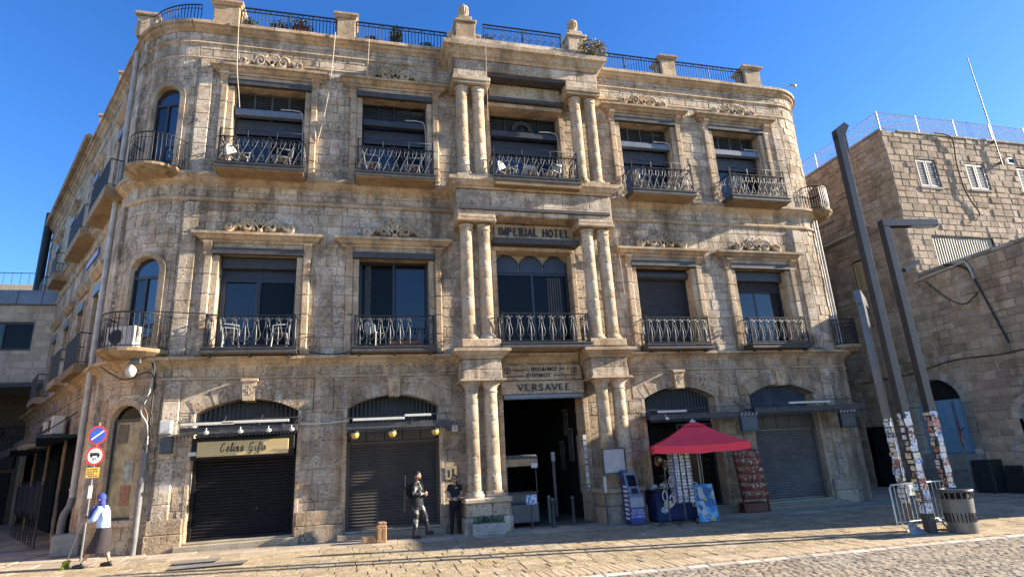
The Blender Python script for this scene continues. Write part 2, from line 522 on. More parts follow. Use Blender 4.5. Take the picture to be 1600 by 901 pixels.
# ------------------------------------------------------------------ the hotel: plan of its outer wall
hotel = thing('hotel_building', 'three storey weathered limestone hotel with iron balconies, paired columns and a rounded corner', 'hotel', (0, 0, 0))
XL, XR = -11.1, 11.1
RL, RRt = 2.3, 1.7
AL = RL * R_(60); AR = RRt * R_(80)
EL = (XL - RL * math.sin(R_(60)), RL * .5)
ER = (XR + RRt * math.sin(R_(80)), RRt - RRt * math.cos(R_(80)))
LF = XR - XL
def PW(s):
    if s >= 0 and s <= LF: return (XL + s, 0.0), (0.0, -1.0)
    if s < 0:
        if s > -AL:
            t = -s / RL
            return (XL - RL * math.sin(t), RL - RL * math.cos(t)), (-math.sin(t), -math.cos(t))
        t = -AL - s
        return (EL[0] - .5 * t, EL[1] + .866 * t), (-.866, -.5)
    q = s - LF
    if q < AR:
        t = q / RRt
        return (XR + RRt * math.sin(t), RRt - RRt * math.cos(t)), (math.sin(t), -math.cos(t))
    q -= AR
    return (ER[0] + math.cos(R_(80)) * q, ER[1] + math.sin(R_(80)) * q), (math.sin(R_(80)), -math.cos(R_(80)))
def pw(s, z, d):
    p, n = PW(s)
    return Vector((p[0] + n[0] * d, p[1] + n[1] * d, z))
def S_(x): return x - XL
def run(s0, s1, off=0.0):
    ss = [s0]
    s = s0
    while s < s1 - 1e-6:
        nx = s + (.22 if (-AL - .01 <= s < 0 or LF <= s < LF + AR) else 1e9)
        for brk in (-AL, 0, LF, LF + AR):
            if s < brk - 1e-6 < nx: nx = min(nx, brk)
        s = min(nx, s1); ss.append(s)
    return [tuple(pw(q, 0, off)[:2]) for q in ss]
SMIN, SMAX = -AL - 22.0, LF + AR + 9.0
def moulding(name, s0, s1, prof, piece=1.15, material=TRIM, jit=.006):
    s = s0
    while s < s1 - .05:
        e = min(s + piece * ru(.85, 1.2), s1)
        if s1 - e < .4: e = s1
        j, k = ru(-jit, jit), ru(-jit * .5, jit * .5)
        m = MB(); m.sweep(run(s + .004, e - .004), [(d + (j if d > 0 else 0), z + k) for d, z in prof])
        m.build(name, material, hotel)
        s = e

BAYS = (-8.85, -4.79, 4.79, 8.85)
CX = -.09
Z1F, Z2F = 5.22, 10.93          # floor levels
Z1L, Z2L = 8.48, 14.37          # tops of the steel lintels
holes_core, holes_stone = [], []
for c in BAYS:
    for zf, zl in ((Z1F, Z1L), (Z2F, Z2L)):
        holes_core.append((S_(c - 1.12), S_(c + 1.12), zf - .3, zl))
        holes_stone += [(S_(c - 1.5), S_(c + 1.5), zf - .05, zl + .18), (S_(c - 1.75), S_(c + 1.75), zl + .12, zl + .42)]
    holes_core += [(S_(c - 1.75), S_(c + 1.75), 3.62, 4.5), (S_(c - 1.34), S_(c + 1.34), -.5, 3.7)]
    holes_stone += [(S_(c - 1.75), S_(c + 1.75), 3.62, 4.52), (S_(c - 1.34), S_(c + 1.34), -.5, 3.7)]
DL, DR = -1.42, 1.24            # the central openings
for h in ((S_(DL), S_(DR), -.5, 3.8), (S_(DL), S_(DR), Z1F - .3, 9.0), (S_(DL), S_(DR), Z2F, Z2L)):
    holes_core.append(h); holes_stone.append(h)
for h in ((S_(DL), S_(DR), 3.7, 4.85), (S_(DL), S_(DR), 8.8, 9.7), (S_(DL), S_(DR), 14.2, 15.2)): holes_stone.append(h)
# corner turret windows (round headed)
ST = -.86
TW = [(ST, .45, .95, 3.45, .70), (ST, .45, Z1F - .02, 7.75, .72), (ST, .45, Z2F - .02, 13.55, .72)]
for s, hw, z0, zs, ow in TW:
    h = (s - ow, s + ow, z0, zs + ow + .02)
    holes_core.append(h); holes_stone.append(h)
# side street openings: t from the end of the turret
SIDEW = [(1.8, Z2F, 13.9), (6.4, Z2F, 13.9), (11.9, Z2F, 13.9), (16.5, Z2F, 13.9), (2.2, Z1F, 8.2), (5.2, Z1F, 8.2), (8.3, Z1F, 8.2), (11.6, Z1F, 8.2), (16, Z1F, 8.2)]
for t, zf, zt in SIDEW:
    h = (-AL - t - .6, -AL - t + .6, zf, zt); holes_core.append(h); holes_stone.append((h[0] - .2, h[1] + .2, h[2], h[3] + .25))
SIDED = [(2.9, 1.55), (6.6, 1.75), (10.4, 1.7), (14.2, 1.7)]
for t, hw in SIDED:
    h = (-AL - t - hw, -AL - t + hw, -.5, 3.3); holes_core.append(h); holes_stone.append(h)

core = sheet(pw, SMIN, SMAX, -.6, 16.3, 0.0, holes_core, .3)
core.build('mortar_wall', MORT, hotel)
# carrying masonry behind, roof and floors keep the inside dark
inner = MB()
rp = run(SMIN, SMAX, -.9)
inner.add([(x, y, 16.28) for x, y in rp], [tuple(range(len(rp)))])
inner.add([(x, y, 10.6) for x, y in rp], [tuple(range(len(rp)))])
inner.add([(x, y, 4.9) for x, y in rp], [tuple(range(len(rp)))])
inner.build('floor_slab', CONC, hotel)
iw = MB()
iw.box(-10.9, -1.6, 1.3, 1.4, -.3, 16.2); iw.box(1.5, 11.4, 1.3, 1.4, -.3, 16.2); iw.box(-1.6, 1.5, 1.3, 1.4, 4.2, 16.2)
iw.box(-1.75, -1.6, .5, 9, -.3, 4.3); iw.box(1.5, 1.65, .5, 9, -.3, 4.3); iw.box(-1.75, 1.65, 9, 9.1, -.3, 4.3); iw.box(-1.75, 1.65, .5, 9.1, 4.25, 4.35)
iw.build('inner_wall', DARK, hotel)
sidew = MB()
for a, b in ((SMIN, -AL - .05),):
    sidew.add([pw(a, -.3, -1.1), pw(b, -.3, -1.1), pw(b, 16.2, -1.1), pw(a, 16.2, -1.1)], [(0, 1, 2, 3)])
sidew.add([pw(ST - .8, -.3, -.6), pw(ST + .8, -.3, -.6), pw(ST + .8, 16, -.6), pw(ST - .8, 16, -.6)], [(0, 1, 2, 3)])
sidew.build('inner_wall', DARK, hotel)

# ------------------------------------------------------------------ ashlar
stones = []
F0, F1 = -AL - 21.5, LF + AR + 2.5
stones += ashlar(pw, 0, LF, -.2, 4.55, (.36, .5), (.45, .95), holes_stone)
stones += ashlar(pw, 0, LF, 4.6, 4.9, (.3, .3), (.6, 1.2), holes_stone)
stones += ashlar(pw, 0, LF, 5.15, 10.0, (.27, .4), (.35, .75), holes_stone)
stones += ashlar(pw, 0, LF, 10.16, 10.56, (.2, .2), (.4, .9), holes_stone)
stones += ashlar(pw, 0, LF, 10.9, 15.1, (.27, .4), (.35, .75), holes_stone)
stones += ashlar(pw, 0, LF, 15.2, 16.1, (.2, .3), (.4, .9), holes_stone)
for a, b in ((-AL, 0), (LF, LF + AR + 1.5)):
    for z0, z1 in ((-.2, 4.9), (5.15, 10.0), (10.16, 10.56), (10.9, 15.1), (15.2, 16.1)):
        stones += ashlar(pw, a, b, z0, z1, (.28, .42), (.26, .42), holes_stone, cham=.008)
for z0, z1 in ((-.2, 4.9), (5.15, 10.0), (10.16, 10.56), (10.9, 15.1), (15.2, 16.1)):
    stones += ashlar(pw, F0, -AL, z0, z1, (.3, .44), (.5, 1.0), holes_stone)
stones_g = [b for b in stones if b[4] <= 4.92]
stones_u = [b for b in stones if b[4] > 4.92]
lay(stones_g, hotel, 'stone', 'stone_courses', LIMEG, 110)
lay(stones_u, hotel, 'stone', 'stone_courses', LIME, 190)

# front pilasters at the turret joint, plinths
def plain(name, x0, x1, y0, y1, z0, z1, material=LIME, b=.015):
    return MB().bbox(x0, x1, y0, y1, z0, z1, b).build(name, material, hotel)
def stack(name, x0, x1, y0, y1, z0, z1, hs, material=LIME):
    n = max(1, round((z1 - z0) / hs)); z = z0
    for i in range(n):
        e = z0 + (z1 - z0) * (i + 1) / n + (ru(-.05, .05) if i < n - 1 else 0)
        j = ru(-.006, .006)
        plain(name, x0 - j, x1 + j, y0 - j, y1, z + .004, e - .004, material); z = e
for z0, z1 in ((.78, 4.5), (5.24, 9.95), (10.95, 15.05)):
    stack('pilaster_stone', -11.02, -10.62, -.09, .02, z0, z1, .5)
    stack('pilaster_stone', 10.62, 11.02, -.09, .02, z0, z1, .5)
for x0, x1 in ((-11.12, -10.24), (-7.46, -6.18), (-3.4, -2.92), (2.62, 3.4), (6.18, 7.46), (10.24, 11.15)):
    g = gz((x0 + x1) / 2)
    plain('plinth_stone', x0, x1, -.16, .02, g - .2, g + .42, LIMEG); plain('plinth_stone', x0 + .02, x1 - .02, -.12, .02, g + .43, g + .8, LIMEG)
# side pilaster left of the turret
for z0, z1 in ((-.2, 4.6), (5.2, 10.0), (10.95, 15.1), (15.2, 16.1)):
    z = z0
    while z < z1 - .1:
        e = min(z + ru(.45, .6), z1)
        m = MB(); m.sweep(run(-AL - .22, -AL + .42), [(-.03, z + .004), (.12, z + .004), (.12, e - .004), (-.03, e - .004)]); m.build('pilaster_stone', LIME, hotel); z = e

# ------------------------------------------------------------------ mouldings
def prof(z, pts): return [(-.04, z + pts[0][1])] + [(d, z + h) for d, h in pts] + [(-.04, z + pts[-1][1])]
SA, SB = -AL - 21.5, LF + AR + 3
moulding('string_course', SA, SB, prof(4.53, [(.05, 0), (.07, .02), (.05, .07)]), 1.6)
moulding('cornice_stone', SA, SB, prof(4.88, [(.03, 0), (.06, .05), (.10, .07), (.14, .12), (.22, .17), (.30, .19), (.31, .27), (.05, .31)]))
moulding('string_course', SA, SB, prof(10.0, [(.04, 0), (.09, .04), (.10, .09), (.05, .15)]), 1.5)
moulding('cornice_stone', SA, SB, prof(10.54, [(.03, 0), (.07, .05), (.10, .06), (.17, .13), (.22, .22), (.28, .24), (.28, .34), (.04, .38)]))
moulding('string_course', SA, SB, prof(15.08, [(.03, 0), (.06, .03), (.04, .1)]), 1.6)
moulding('string_course', SA, SB, prof(15.64, [(.03, 0), (.08, .04), (.04, .1)]), 1.6)
moulding('coping_stone', SA, SB, [(-.5, 16.42), (-.5, 16.1), (.03, 16.1), (.07, 16.15), (.16, 16.2), (.18, 16.28), (.26, 16.3), (.26, 16.42), (.2, 16.46)], 1.2)

# ------------------------------------------------------------------ carved scrolls over the windows (one set of meshes, placed many times)
def spiral(cx, cz, r0, r1, a0, turns, n=22):
    return [(cx + (r0 + (r1 - r0) * i / n) * math.cos(a0 + turns * 2 * math.pi * i / n), 0, cz + (r0 + (r1 - r0) * i / n) * math.sin(a0 + turns * 2 * math.pi * i / n)) for i in range(n + 1)]
def scroll_mesh(sg):
    m = MB()
    a = spiral(.30, .17, .03, .155, R_(200), -1.6)
    a += [(.52, 0, .20), (.60, 0, .11), (.68, 0, .07)]
    b = spiral(.72, .12, .10, .025, R_(250), 1.25, 14)
    pts = [(sg * x, 0, z) for x, y, z in a + b]
    m.tube(pts, [.055] * len(pts), 6)
    m.tube([(sg * .14, 0, .05), (sg * .2, .0, .28), (sg * .12, 0, .38)], [.05, .045, .02], 6)
    return m.mesh('carved_scroll', TRIM)
SCR = [scroll_mesh(1), scroll_mesh(-1)]
pm = MB()
for k in range(-2, 3):
    a = R_(90 - 24 * k)
    pm.obox((.17 * math.cos(a), -.01, .12 + .19 * math.sin(a)), (.17 * math.cos(a), 0, .17 * math.sin(a)), (0, .045, 0), (-.035 * math.sin(a), 0, .035 * math.cos(a)))
pm.ell((0, -.01, .08), .12, .06, .09, 10, 6)
PALM = pm.mesh('palmette', TRIM)

def window_frame(c, y, x0, x1, z0, z1, mull=(), trans=(), t=.07, dp=.08, name='window', parent=None, material=DFRAME):
    m = MB()
    m.box(x0, x0 + t, y, y + dp, z0, z1); m.box(x1 - t, x1, y, y + dp, z0, z1)
    m.box(x0 + t, x1 - t, y + .002, y + dp, z1 - t, z1); m.box(x0 + t, x1 - t, y + .002, y + dp, z0, z0 + t)
    for q in mull: m.box(q - t / 2, q + t / 2, y + .004, y + dp, z0 + t, z1 - t)
    for q in trans: m.box(x0 + t, x1 - t, y + .006, y + dp, q - t / 2, q + t / 2)
    return m.build(name, material, parent or hotel)
def pane(x0, x1, y, z0, z1, parent, material=GLASS, name='pane', tilt=0.0):
    m = MB(); m.add([(x0, y, z0), (x1, y + tilt, z0), (x1, y + tilt, z1), (x0, y, z1), (x0, y + .02, z0), (x1, y + .02 + tilt, z0), (x1, y + .02 + tilt, z1), (x0, y + .02, z1)],
                     [(0, 1, 2, 3), (4, 7, 6, 5), (0, 4, 5, 1), (3, 2, 6, 7), (0, 3, 7, 4), (1, 5, 6, 2)])
    return m.build(name, material, parent)

def bay_stone(c, zf, zl):
    for sg in (-1, 1):
        z = zf - .02
        for i in range(5):
            e = zf - .02 + (zl - .2 - zf) * (i + 1) / 5
            a, b = sorted((c + sg * 1.10, c + sg * 1.28)); plain('jamb_stone', a, b, -.06 + ru(-.006, .006), .55, z + .003, e - .003, TRIM)
            a, b = sorted((c + sg * 1.284, c + sg * 1.50)); plain('jamb_stone', a, b, -.12 + ru(-.008, .008), .02, z + .003, e - .003, TRIM, .03)
            z = e
        # console bracket
        pr = [(0, -.28), (-.10, -.28), (-.13, -.2), (-.11, -.1), (-.18, 0), (-.26, .1), (-.28, .17), (0, .17)]
        m = MB(); m.prism(pr, (c + sg * 1.41 - .115, 0, zl), (0, 1, 0), (0, 0, 1), (1, 0, 0), .23); m.build('bracket', TRIM, hotel)
    plain('lintel_stone', c - 1.30, c + 1.30, .0, .55, zl - .17, zl + .02, TRIM)
    plain('lintel_stone', c - 1.29, c + 1.29, -.07, .02, zl + .005, zl + .17, TRIM)
    MB().bbox(c - 1.31, c + 1.31, -.15, -.002, zl - .2, zl, .01).build('steel_lintel', STEEL, hotel)
    z0 = zl + .17
    m = MB(); m.sweep([(c - 1.57, .02), (c - 1.57, -.06), (c + 1.57, -.06), (c + 1.57, .02)], [(-.05, z0), (.04, z0), (.06, z0 + .06), (.13, z0 + .09), (.2, z0 + .18), (.28, z0 + .2), (.29, z0 + .28), (.0, z0 + .33), (-.05, z0 + .33)])
    m.build('pediment', TRIM, hotel)
    for me in SCR: link('carved_scroll', me, hotel, None, (c, -.14, z0 + .31)).scale = (1.2, 1.8, 1.45)
    link('palmette', PALM, hotel, None, (c, -.15, z0 + .31)).scale = (.85, 1.5, 1.0)

def slats(x0, x1, y, z0, z1, pitch, parent, material, name='roller_curtain', dep=.02):
    m = MB(); n = int((z1 - z0) / pitch); v = []
    for i in range(n):
        a = z0 + i * pitch
        for dz, dy in ((0, .012), (.15, 0), (.5, -dep * .6), (.85, 0)):
            v.append((a + dz * pitch, y + dy))
    v.append((z1, y))
    vs = [(x, yy, zz) for zz, yy in v for x in (x0, x1)]
    m.add(vs, [(2 * i, 2 * i + 1, 2 * i + 3, 2 * i + 2) for i in range(len(v) - 1)])
    return m.build(name, material, parent)

for c in BAYS:
    for zf, zl in ((Z1F, Z1L), (Z2F, Z2L)): bay_stone(c, zf, zl)

def interior(c, zf, zt, hw=1.1): pass
Y0 = .40
# first floor windows
def first_window(c, kind):
    x0, x1, z0, z1 = c - 1.09, c + 1.09, Z1F, Z1L - .18
    if kind == 'shutter':
        w = window_frame(c, Y0, x0, x1, z0, z1, (), (), .10)
        slats(x0 + .1, x1 - .1, Y0 + .04, z0 + .1, z1 - .32, .075, w, BOXD)
        m = MB(); m.tube([(x0 + .03, Y0 - .08, z1 - .25), (x1 - .03, Y0 - .08, z1 - .25)], .17, 14); m.build('shutter_box', BOXD, w)
    elif kind == 'box':
        w = window_frame(c, Y0, x0, x1, z0, z1, (c,), (z1 - .70,), .09)
        MB().bbox(x0 + .02, x1 - .02, Y0 - .2, Y0 - .005, z1 - .36, z1 - .01, .02).build('shutter_box', BOXD, w)
        MB().box(x0 + .09, x1 - .09, Y0 + .03, Y0 + .06, z1 - .66, z1 - .1).build('panel', DFRAME, w)
        pane(x0 + .15, c - .08, Y0 + .03, z0 + .15, z1 - .78, w, GLASS, tilt=-.01); pane(c + .06, x1 - .12, Y0 + .05, z0 + .1, z1 - .74, w, GLASSD)
        m = MB(); m.box(x0 + .09, x0 + .15, Y0 - .01, Y0 + .05, z0 + .1, z1 - .74); m.box(c - .09, c - .03, Y0 - .011, Y0 + .05, z0 + .1, z1 - .74); m.build('sash', BOXD, w)
    elif kind == 'open':
        w = window_frame(c, Y0, x0, x1, z0, z1, (c,), (), .08)
        pane(x0 + .08, c - .04, Y0 + .05, z0 + .1, z1 - .08, w, GLASSD); pane(c + .06, x1 - .1, Y0 + .02, z0 + .12, z1 - .12, w, GLASS, tilt=-.012)
        m = MB()
        for k in range(5): m.tube([(x0 + .2 + .035 * k, Y0 + .02 + .02 * (k % 2), z0 + .1), (x0 + .2 + .035 * k, Y0 + .02 + .02 * (k % 2), z1 - .12)], .018, 6)
        m.build('curtain', LOUV, w)
    else:
        w = window_frame(c, Y0, x0, x1, z0, z1, (c - .1,), (z1 - .78,), .08)
        MB().bbox(x0 + .02, x1 - .02, Y0 - .22, Y0 - .005, z1 - .42, z1 - .04, .02).build('shutter_box', BOXD, w)
        slats(x0 + .1, x1 - .1, Y0 - .01, z1 - .8, z1 - .42, .06, w, BOXD)
        pane(x0 + .1, c - .14, Y0 + .03, z0 + .1, z1 - .84, w, GLASS, tilt=-.01); pane(c - .05, x1 - .1, Y0 + .045, z0 + .1, z1 - .82, w, GLASS, tilt=.02)
first_window(BAYS[0], 'box'); first_window(BAYS[1], 'open'); first_window(BAYS[2], 'shutter'); first_window(BAYS[3], 'slat')
# second floor windows: louvred fanlight, roller blind cassette, glass doors
def second_window(c, bright=True, x0=None, x1=None):
    x0 = x0 if x0 is not None else c - 1.09; x1 = x1 if x1 is not None else c + 1.09
    z0, z1 = Z2F, Z2L - .18
    zt = z1 - .72
    n = 4
    mu = [x0 + (x1 - x0) * i / n for i in range(1, n)]
    m = MB(); t = .06
    m.box(x0, x0 + t, Y0, Y0 + .1, z0, z1); m.box(x1 - t, x1, Y0, Y0 + .1, z0, z1); m.box(x0 + t, x1 - t, Y0 + .002, Y0 + .1, z1 - t, z1); m.box(x0 + t, x1 - t, Y0 + .003, Y0 + .1, zt - .05, zt + .05)
    for q in mu: m.box(q - .03, q + .03, Y0 + .004, Y0 + .1, zt + .05, z1 - t)
    cc = (x0 + x1) / 2
    m.box(cc - .04, cc + .04, Y0 + .005, Y0 + .1, z0, zt - .05)
    w = m.build('window', LOUV if bright else DFRAME, hotel)
    xs = [x0] + mu + [x1]
    for a, b in zip(xs, xs[1:]):
        m = MB(); k = 9
        for i in range(k):
            z = zt + .07 + (z1 - zt - .15) * i / k
            m.add([(a + .04, Y0 + .03, z), (b - .04, Y0 + .03, z), (b - .04, Y0 + .07, z + .065), (a + .04, Y0 + .07, z + .065)], [(0, 1, 2, 3)])
        m.build('louvre_panel', LOUV, w)
    MB().bbox(x0 + .03, x1 - .03, Y0 - .34, Y0 - .14, zt - .30, zt - .06, .02).build('blind_cassette', BOXM if bright else BOXD, w)
    MB().box(x0 + .06, x1 - .06, Y0 - .05, Y0 - .02, zt - .85, zt - .32).build('blind', BOXD, w)
    pane(x0 + .08, cc - .05, Y0 + .05, z0 + .05, zt - .06, w, GLASS); pane(cc + .05, x1 - .08, Y0 + .06, z0 + .05, zt - .06, w, GLASSD)
    # white feed pipe of the air conditioning bending round the cassette
    m = MB(); m.tube([(x1 - .75, Y0 - .36, zt - .02), (x1 - .4, Y0 - .37, zt - .01), (x1 - .15, Y0 - .38, zt - .04), (x1 - .06, Y0 - .36, zt - .14), (x1 - .03, Y0 - .34, zt - .4), (x1 - .02, Y0 - .34, z0 + .1)], .02, 6)
    m.build('feed_pipe', WPIPE, w)
for i, c in enumerate(BAYS): second_window(c, i != 1)

# ------------------------------------------------------------------ balconies
def lyre_mesh():
    m = MB(); r = .012
    m.tube([(0, 0, 0), (0, 0, .10)], .018, 6)
    for sg in (-1, 1):
        pts = [(0, 0, .09), (.05, 0, .14), (.098, 0, .21), (.115, 0, .30), (.10, 0, .40), (.07, 0, .50), (.052, 0, .60), (.05, 0, .70), (.06, 0, .76)]
        m.tube([(sg * x, y, z) for x, y, z in pts], r, 5)
        m.tube([(sg * x, 0, z) for x, y, z in spiral(.085, .80, .05, .012, R_(200), -1.2, 12)], .010, 5)
    m.tube([(0, 0, .14), (0, 0, .36), (0, 0, .62)], [.022, .03, .006], 6)
    m.tube([(-.06, 0, .18), (0, 0, .15), (.06, 0, .18)], .012, 5)
    m.ell((0, 0, .74), .045, .02, .05, 8, 5)
    m.tube([(0, 0, .78), (0, 0, .9)], .012, 5)
    return m.mesh('baluster', GIRON)
def lattice_mesh():
    m = MB()
    for sg in (-1, 1):
        pts = [(.13, 0, 0), (.11, 0, .1), (.05, 0, .28), (-.05, 0, .5), (-.12, 0, .68), (-.05, 0, .8), (-.02, 0, .86)]
        m.tube([(sg * x, .012 * sg, z) for x, y, z in pts], .011, 5)
    m.tube([(x, 0, z) for x, y, z in spiral(0, .12, .07, .07, 0, 1, 12)], .010, 5)
    m.tube([(0, 0, .30), (-.045, 0, .22), (0, 0, .19), (.045, 0, .22), (0, 0, .3)], .009, 4)
    m.ell((0, 0, .74), .026, .02, .07, 7, 5)
    m.tube([(0, 0, .55), (0, 0, .88)], .010, 5)
    m.tube([(-.15, 0, .86), (-.13, 0, .70)], .009, 4); m.tube([(.15, 0, .86), (.13, 0, .70)], .009, 4)
    return m.mesh('baluster', GIRON)
LYRE, LATT = lyre_mesh(), lattice_mesh()
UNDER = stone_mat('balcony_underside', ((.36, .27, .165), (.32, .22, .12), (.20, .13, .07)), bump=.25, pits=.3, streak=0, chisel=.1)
def balcony(x0, x1, y0, y1, zb, zt, me, n, nside, rail_h, extra=0.0, unit_h=.9):
    """slab from y0 (wall) out to y1; me is the baluster mesh"""
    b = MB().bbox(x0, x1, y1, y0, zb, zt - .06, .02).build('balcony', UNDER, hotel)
    m = MB(); m.sweep([(x0, y0 - .02), (x0, y1), (x1, y1), (x1, y0 - .02)], [(-.02, zt - .17), (.03, zt - .17), (.035, zt - .13), (.02, zt - .11), (.02, zt - .05), (.045, zt - .03), (.045, zt), (-.02, zt)])
    m.build('edge_beam', STEEL, b)
    m = MB()
    zr = zt + rail_h; ins = .05
    pth = [(x0 + ins, y0 - .02), (x0 + ins, y1 + ins), (x1 - ins, y1 + ins), (x1 - ins, y0 - .02)]
    m.sweep(pth, [(-.028, zr - .022), (.028, zr - .022), (.028, zr), (.01, zr + .012), (-.01, zr + .012), (-.028, zr)])
    m.sweep(pth, [(-.015, zt + .05), (.015, zt + .05), (.015, zt + .075), (-.015, zt + .075)])
    for px, py in pth[1:3]: m.box(px - .022, px + .022, py - .022, py + .022, zt, zr + (extra if extra else .03))
    for px in (x0 + ins, x1 - ins): m.box(px - .015, px + .015, y0 - .06, y0 - .03, zt, zr)
    if extra:
        m.tube([(p[0], p[1], zr + extra - .02) for p in pth], .013, 5)
        for i in range(1, 3):
            px = x0 + (x1 - x0) * i / 3; m.tube([(px, y1 + ins, zr), (px, y1 + ins, zr + extra - .02)], .010, 5)
    m.build('railing', IRON, b)
    sc = (rail_h - .08) / unit_h
    def put(x, y, rz):
        o = link('baluster', me, b, None, (x, y, zt + .07)); o.rotation_euler = (0, 0, rz); o.scale = (1, 1, sc)
    for i in range(n): put(x0 + ins + (x1 - x0 - 2 * ins) * (i + .5) / n, y1 + ins, 0)
    for px in (x0 + ins, x1 - ins):
        for i in range(nside): put(px, y1 + ins + (y0 - y1 - 2 * ins) * (i + .6) / nside, R_(90))
    return b
for c in BAYS:
    b = balcony(c - 1.23, c + 1.23, 0, -.56, 5.19, 5.36, LYRE, 8, 1, .94)
    m = MB()
    for q in (-1.05, 0, 1.05): m.box(c + q - .03, c + q + .03, -.5, -.02, 5.10, 5.185)
    m.build('steel_joist', STEEL, b)
    balcony(c - 1.25, c + 1.25, 0, -.88, 10.74, Z2F + .01, LATT, 9, 3, .90, .27)
balcony(DL - .14, DR + .14, -.2, -.98, 5.19, 5.36, LYRE, 8, 2, .94)
balcony(DL - .18, DR + .18, -.3, -1.15, 10.62, Z2F + .03, LATT, 10, 2, .84, .24)
# ------------------------------------------------------------------ centre bay: paired columns
def column(x, y, z0, z1, r, kind):
    m = MB()
    n = 6
    pr = []
    h = z1 - z0
    for i in range(n):       # drums
        a, b = z0 + h * i / n, z0 + h * (i + 1) / n
        ra = r * (1 - .10 * i / n); rb = r * (1 - .10 * (i + 1) / n)
        pr += [(ra - .006, a + .001), (ra, a + .010), (rb, b - .010), (rb - .006, b - .001)]
    m.lathe(pr, (x, y, 0), 24)
    o = m.build('column', COLM, hotel)
    m = MB(); m.lathe([(r + .07, z0 - .15), (r + .09, z0 - .12), (r + .09, z0 - .08), (r + .04, z0 - .05), (r + .05, z0 - .02), (r + .02, z0 + .02)], (x, y, 0), 24); m.build('base', COLM, o)
    m = MB(); t = r * .9
    if kind == 'doric': m.lathe([(t, z1 - .14), (t + .03, z1 - .13), (t + .03, z1 - .1), (t, z1 - .09), (t + .02, z1 + .02), (t + .08, z1 + .10), (t + .12, z1 + .13), (t + .12, z1 + .18)], (x, y, 0), 24)
    else: m.lathe([(t, z1 - .2), (t + .03, z1 - .19), (t + .03, z1 - .15), (t + .005, z1 - .14), (t + .02, z1 - .03), (t + .05, z1)], (x, y, 0), 24)
    m.build('capital', COLM, o)
COLX = (-2.52, -1.95, 1.70, 2.27)
CY = -.60
for x in COLX:
    column(x, CY, 1.06, 4.02, .225, 'doric')
    column(x, CY, 5.64, 9.32, .225, 'plain')
    column(x, CY, 11.20, 14.52, .225, 'plain')
def wrap(x0, x1, y, pr, name='cornice_stone', material=TRIM):
    m = MB(); m.sweep([(x0, .05), (x0, y), (x1, y), (x1, .05)], pr); return m.build(name, material, hotel)
for a, b in ((-2.86, -1.56), (1.30, 2.62)):
    g = gz(a)
    mid = (a + b) / 2
    # pedestal of big worn blocks
    plain('pedestal_stone', a - .05, mid - .15, -1.06, 0, g - .2, .40, LIME, .03); plain('pedestal_stone', mid - .14, b + .04, -1.05, 0, g - .2, .40, LIME, .03)
    plain('pedestal_stone', a, mid + .1, -1.02, 0, .408, .76, LIMEG, .03); plain('pedestal_stone', mid + .11, b, -1.03, 0, .408, .76, LIMEG, .03)
    plain('pedestal_cap', a - .04, b + .04, -1.08, 0, .768, .91, TRIM, .03)
    plain('abacus', a - .05, b + .04, -.98, .0, 4.20, 4.27, TRIM, .015)
    plain('entablature_block', a + .04, b - .04, -.86, 0, 4.275, 4.56, LIME, .02); plain('entablature_block', a + .05, b - .05, -.84, 0, 4.565, 4.88, LIME, .02)
    wrap(a + .02, b - .02, -.86, [(-.3, 4.885), (.02, 4.885), (.06, 4.95), (.13, 4.99), (.2, 5.07), (.25, 5.09), (.25, 5.17), (.0, 5.23), (-.3, 5.23)])
    plain('pedestal_stone', a + .03, b - .03, -.95, 0, 5.235, 5.49, TRIM, .03)
    plain('capital_block', a - .01, b + .0, -.93, 0, 9.37, 9.50, TRIM, .03); plain('capital_block', a + .02, b - .02, -.90, 0, 9.505, 9.64, TRIM, .03)
    plain('pedestal_stone', a + .03, b - .03, -.98, 0, 10.935, 11.05, TRIM, .02)
    plain('capital_block', a - .01, b + .0, -.93, 0, 14.57, 14.66, TRIM, .02); plain('capital_block', a - .03, b + .02, -.97, 0, 14.665, 14.86, TRIM, .03)
    # wall strip behind the columns
# first floor entablature across the bay
plain('entablature_block', -2.84, -.9, -.84, 0, 9.65, 10.0, LIME); plain('entablature_block', -.89, 1.0, -.84, 0, 9.65, 10.0, LIME); plain('entablature_block', 1.01, 2.60, -.84, 0, 9.65, 10.0, LIME)
MB().bbox(-2.75, 2.52, -.92, -.845, 9.80, 9.92, .01).build('steel_lintel', STEEL, hotel)
stack_x = [-2.86, -1.7, -.5, .8, 1.8, 2.62]
for p, q in zip(stack_x, stack_x[1:]): plain('entablature_block', p + .004, q - .004, -.83, 0, 10.005, 10.54, LIME)
wrap(-2.84, 2.60, -.84, [(-.3, 10.56), (.03, 10.56), (.07, 10.62), (.12, 10.64), (.2, 10.74), (.26, 10.78), (.27, 10.9), (.0, 10.94), (-.3, 10.94)])
# second floor entablature, main cornice
for p, q in zip(stack_x, stack_x[1:]):
    plain('entablature_block', p + .004, q - .004, -.80, 0, 15.215, 15.62, LIME)
plain('entablature_block', -2.82, -1.62, -.80, 0, 14.865, 15.21, LIME); plain('entablature_block', 1.36, 2.58, -.80, 0, 14.865, 15.21, LIME)
MB().bbox(-1.62, 1.36, -.74, -.40, 15.09, 15.20, .01).build('steel_lintel', STEEL, hotel)
wrap(-2.84, 2.60, -.80, [(-.3, 15.63), (.03, 15.63), (.08, 15.72), (.14, 15.76), (.22, 15.92), (.33, 15.98), (.35, 16.14), (.28, 16.2), (-.3, 16.22)])
plain('blocking_course', -2.9, 2.66, -.95, .2, 16.22, 16.46, LIME)

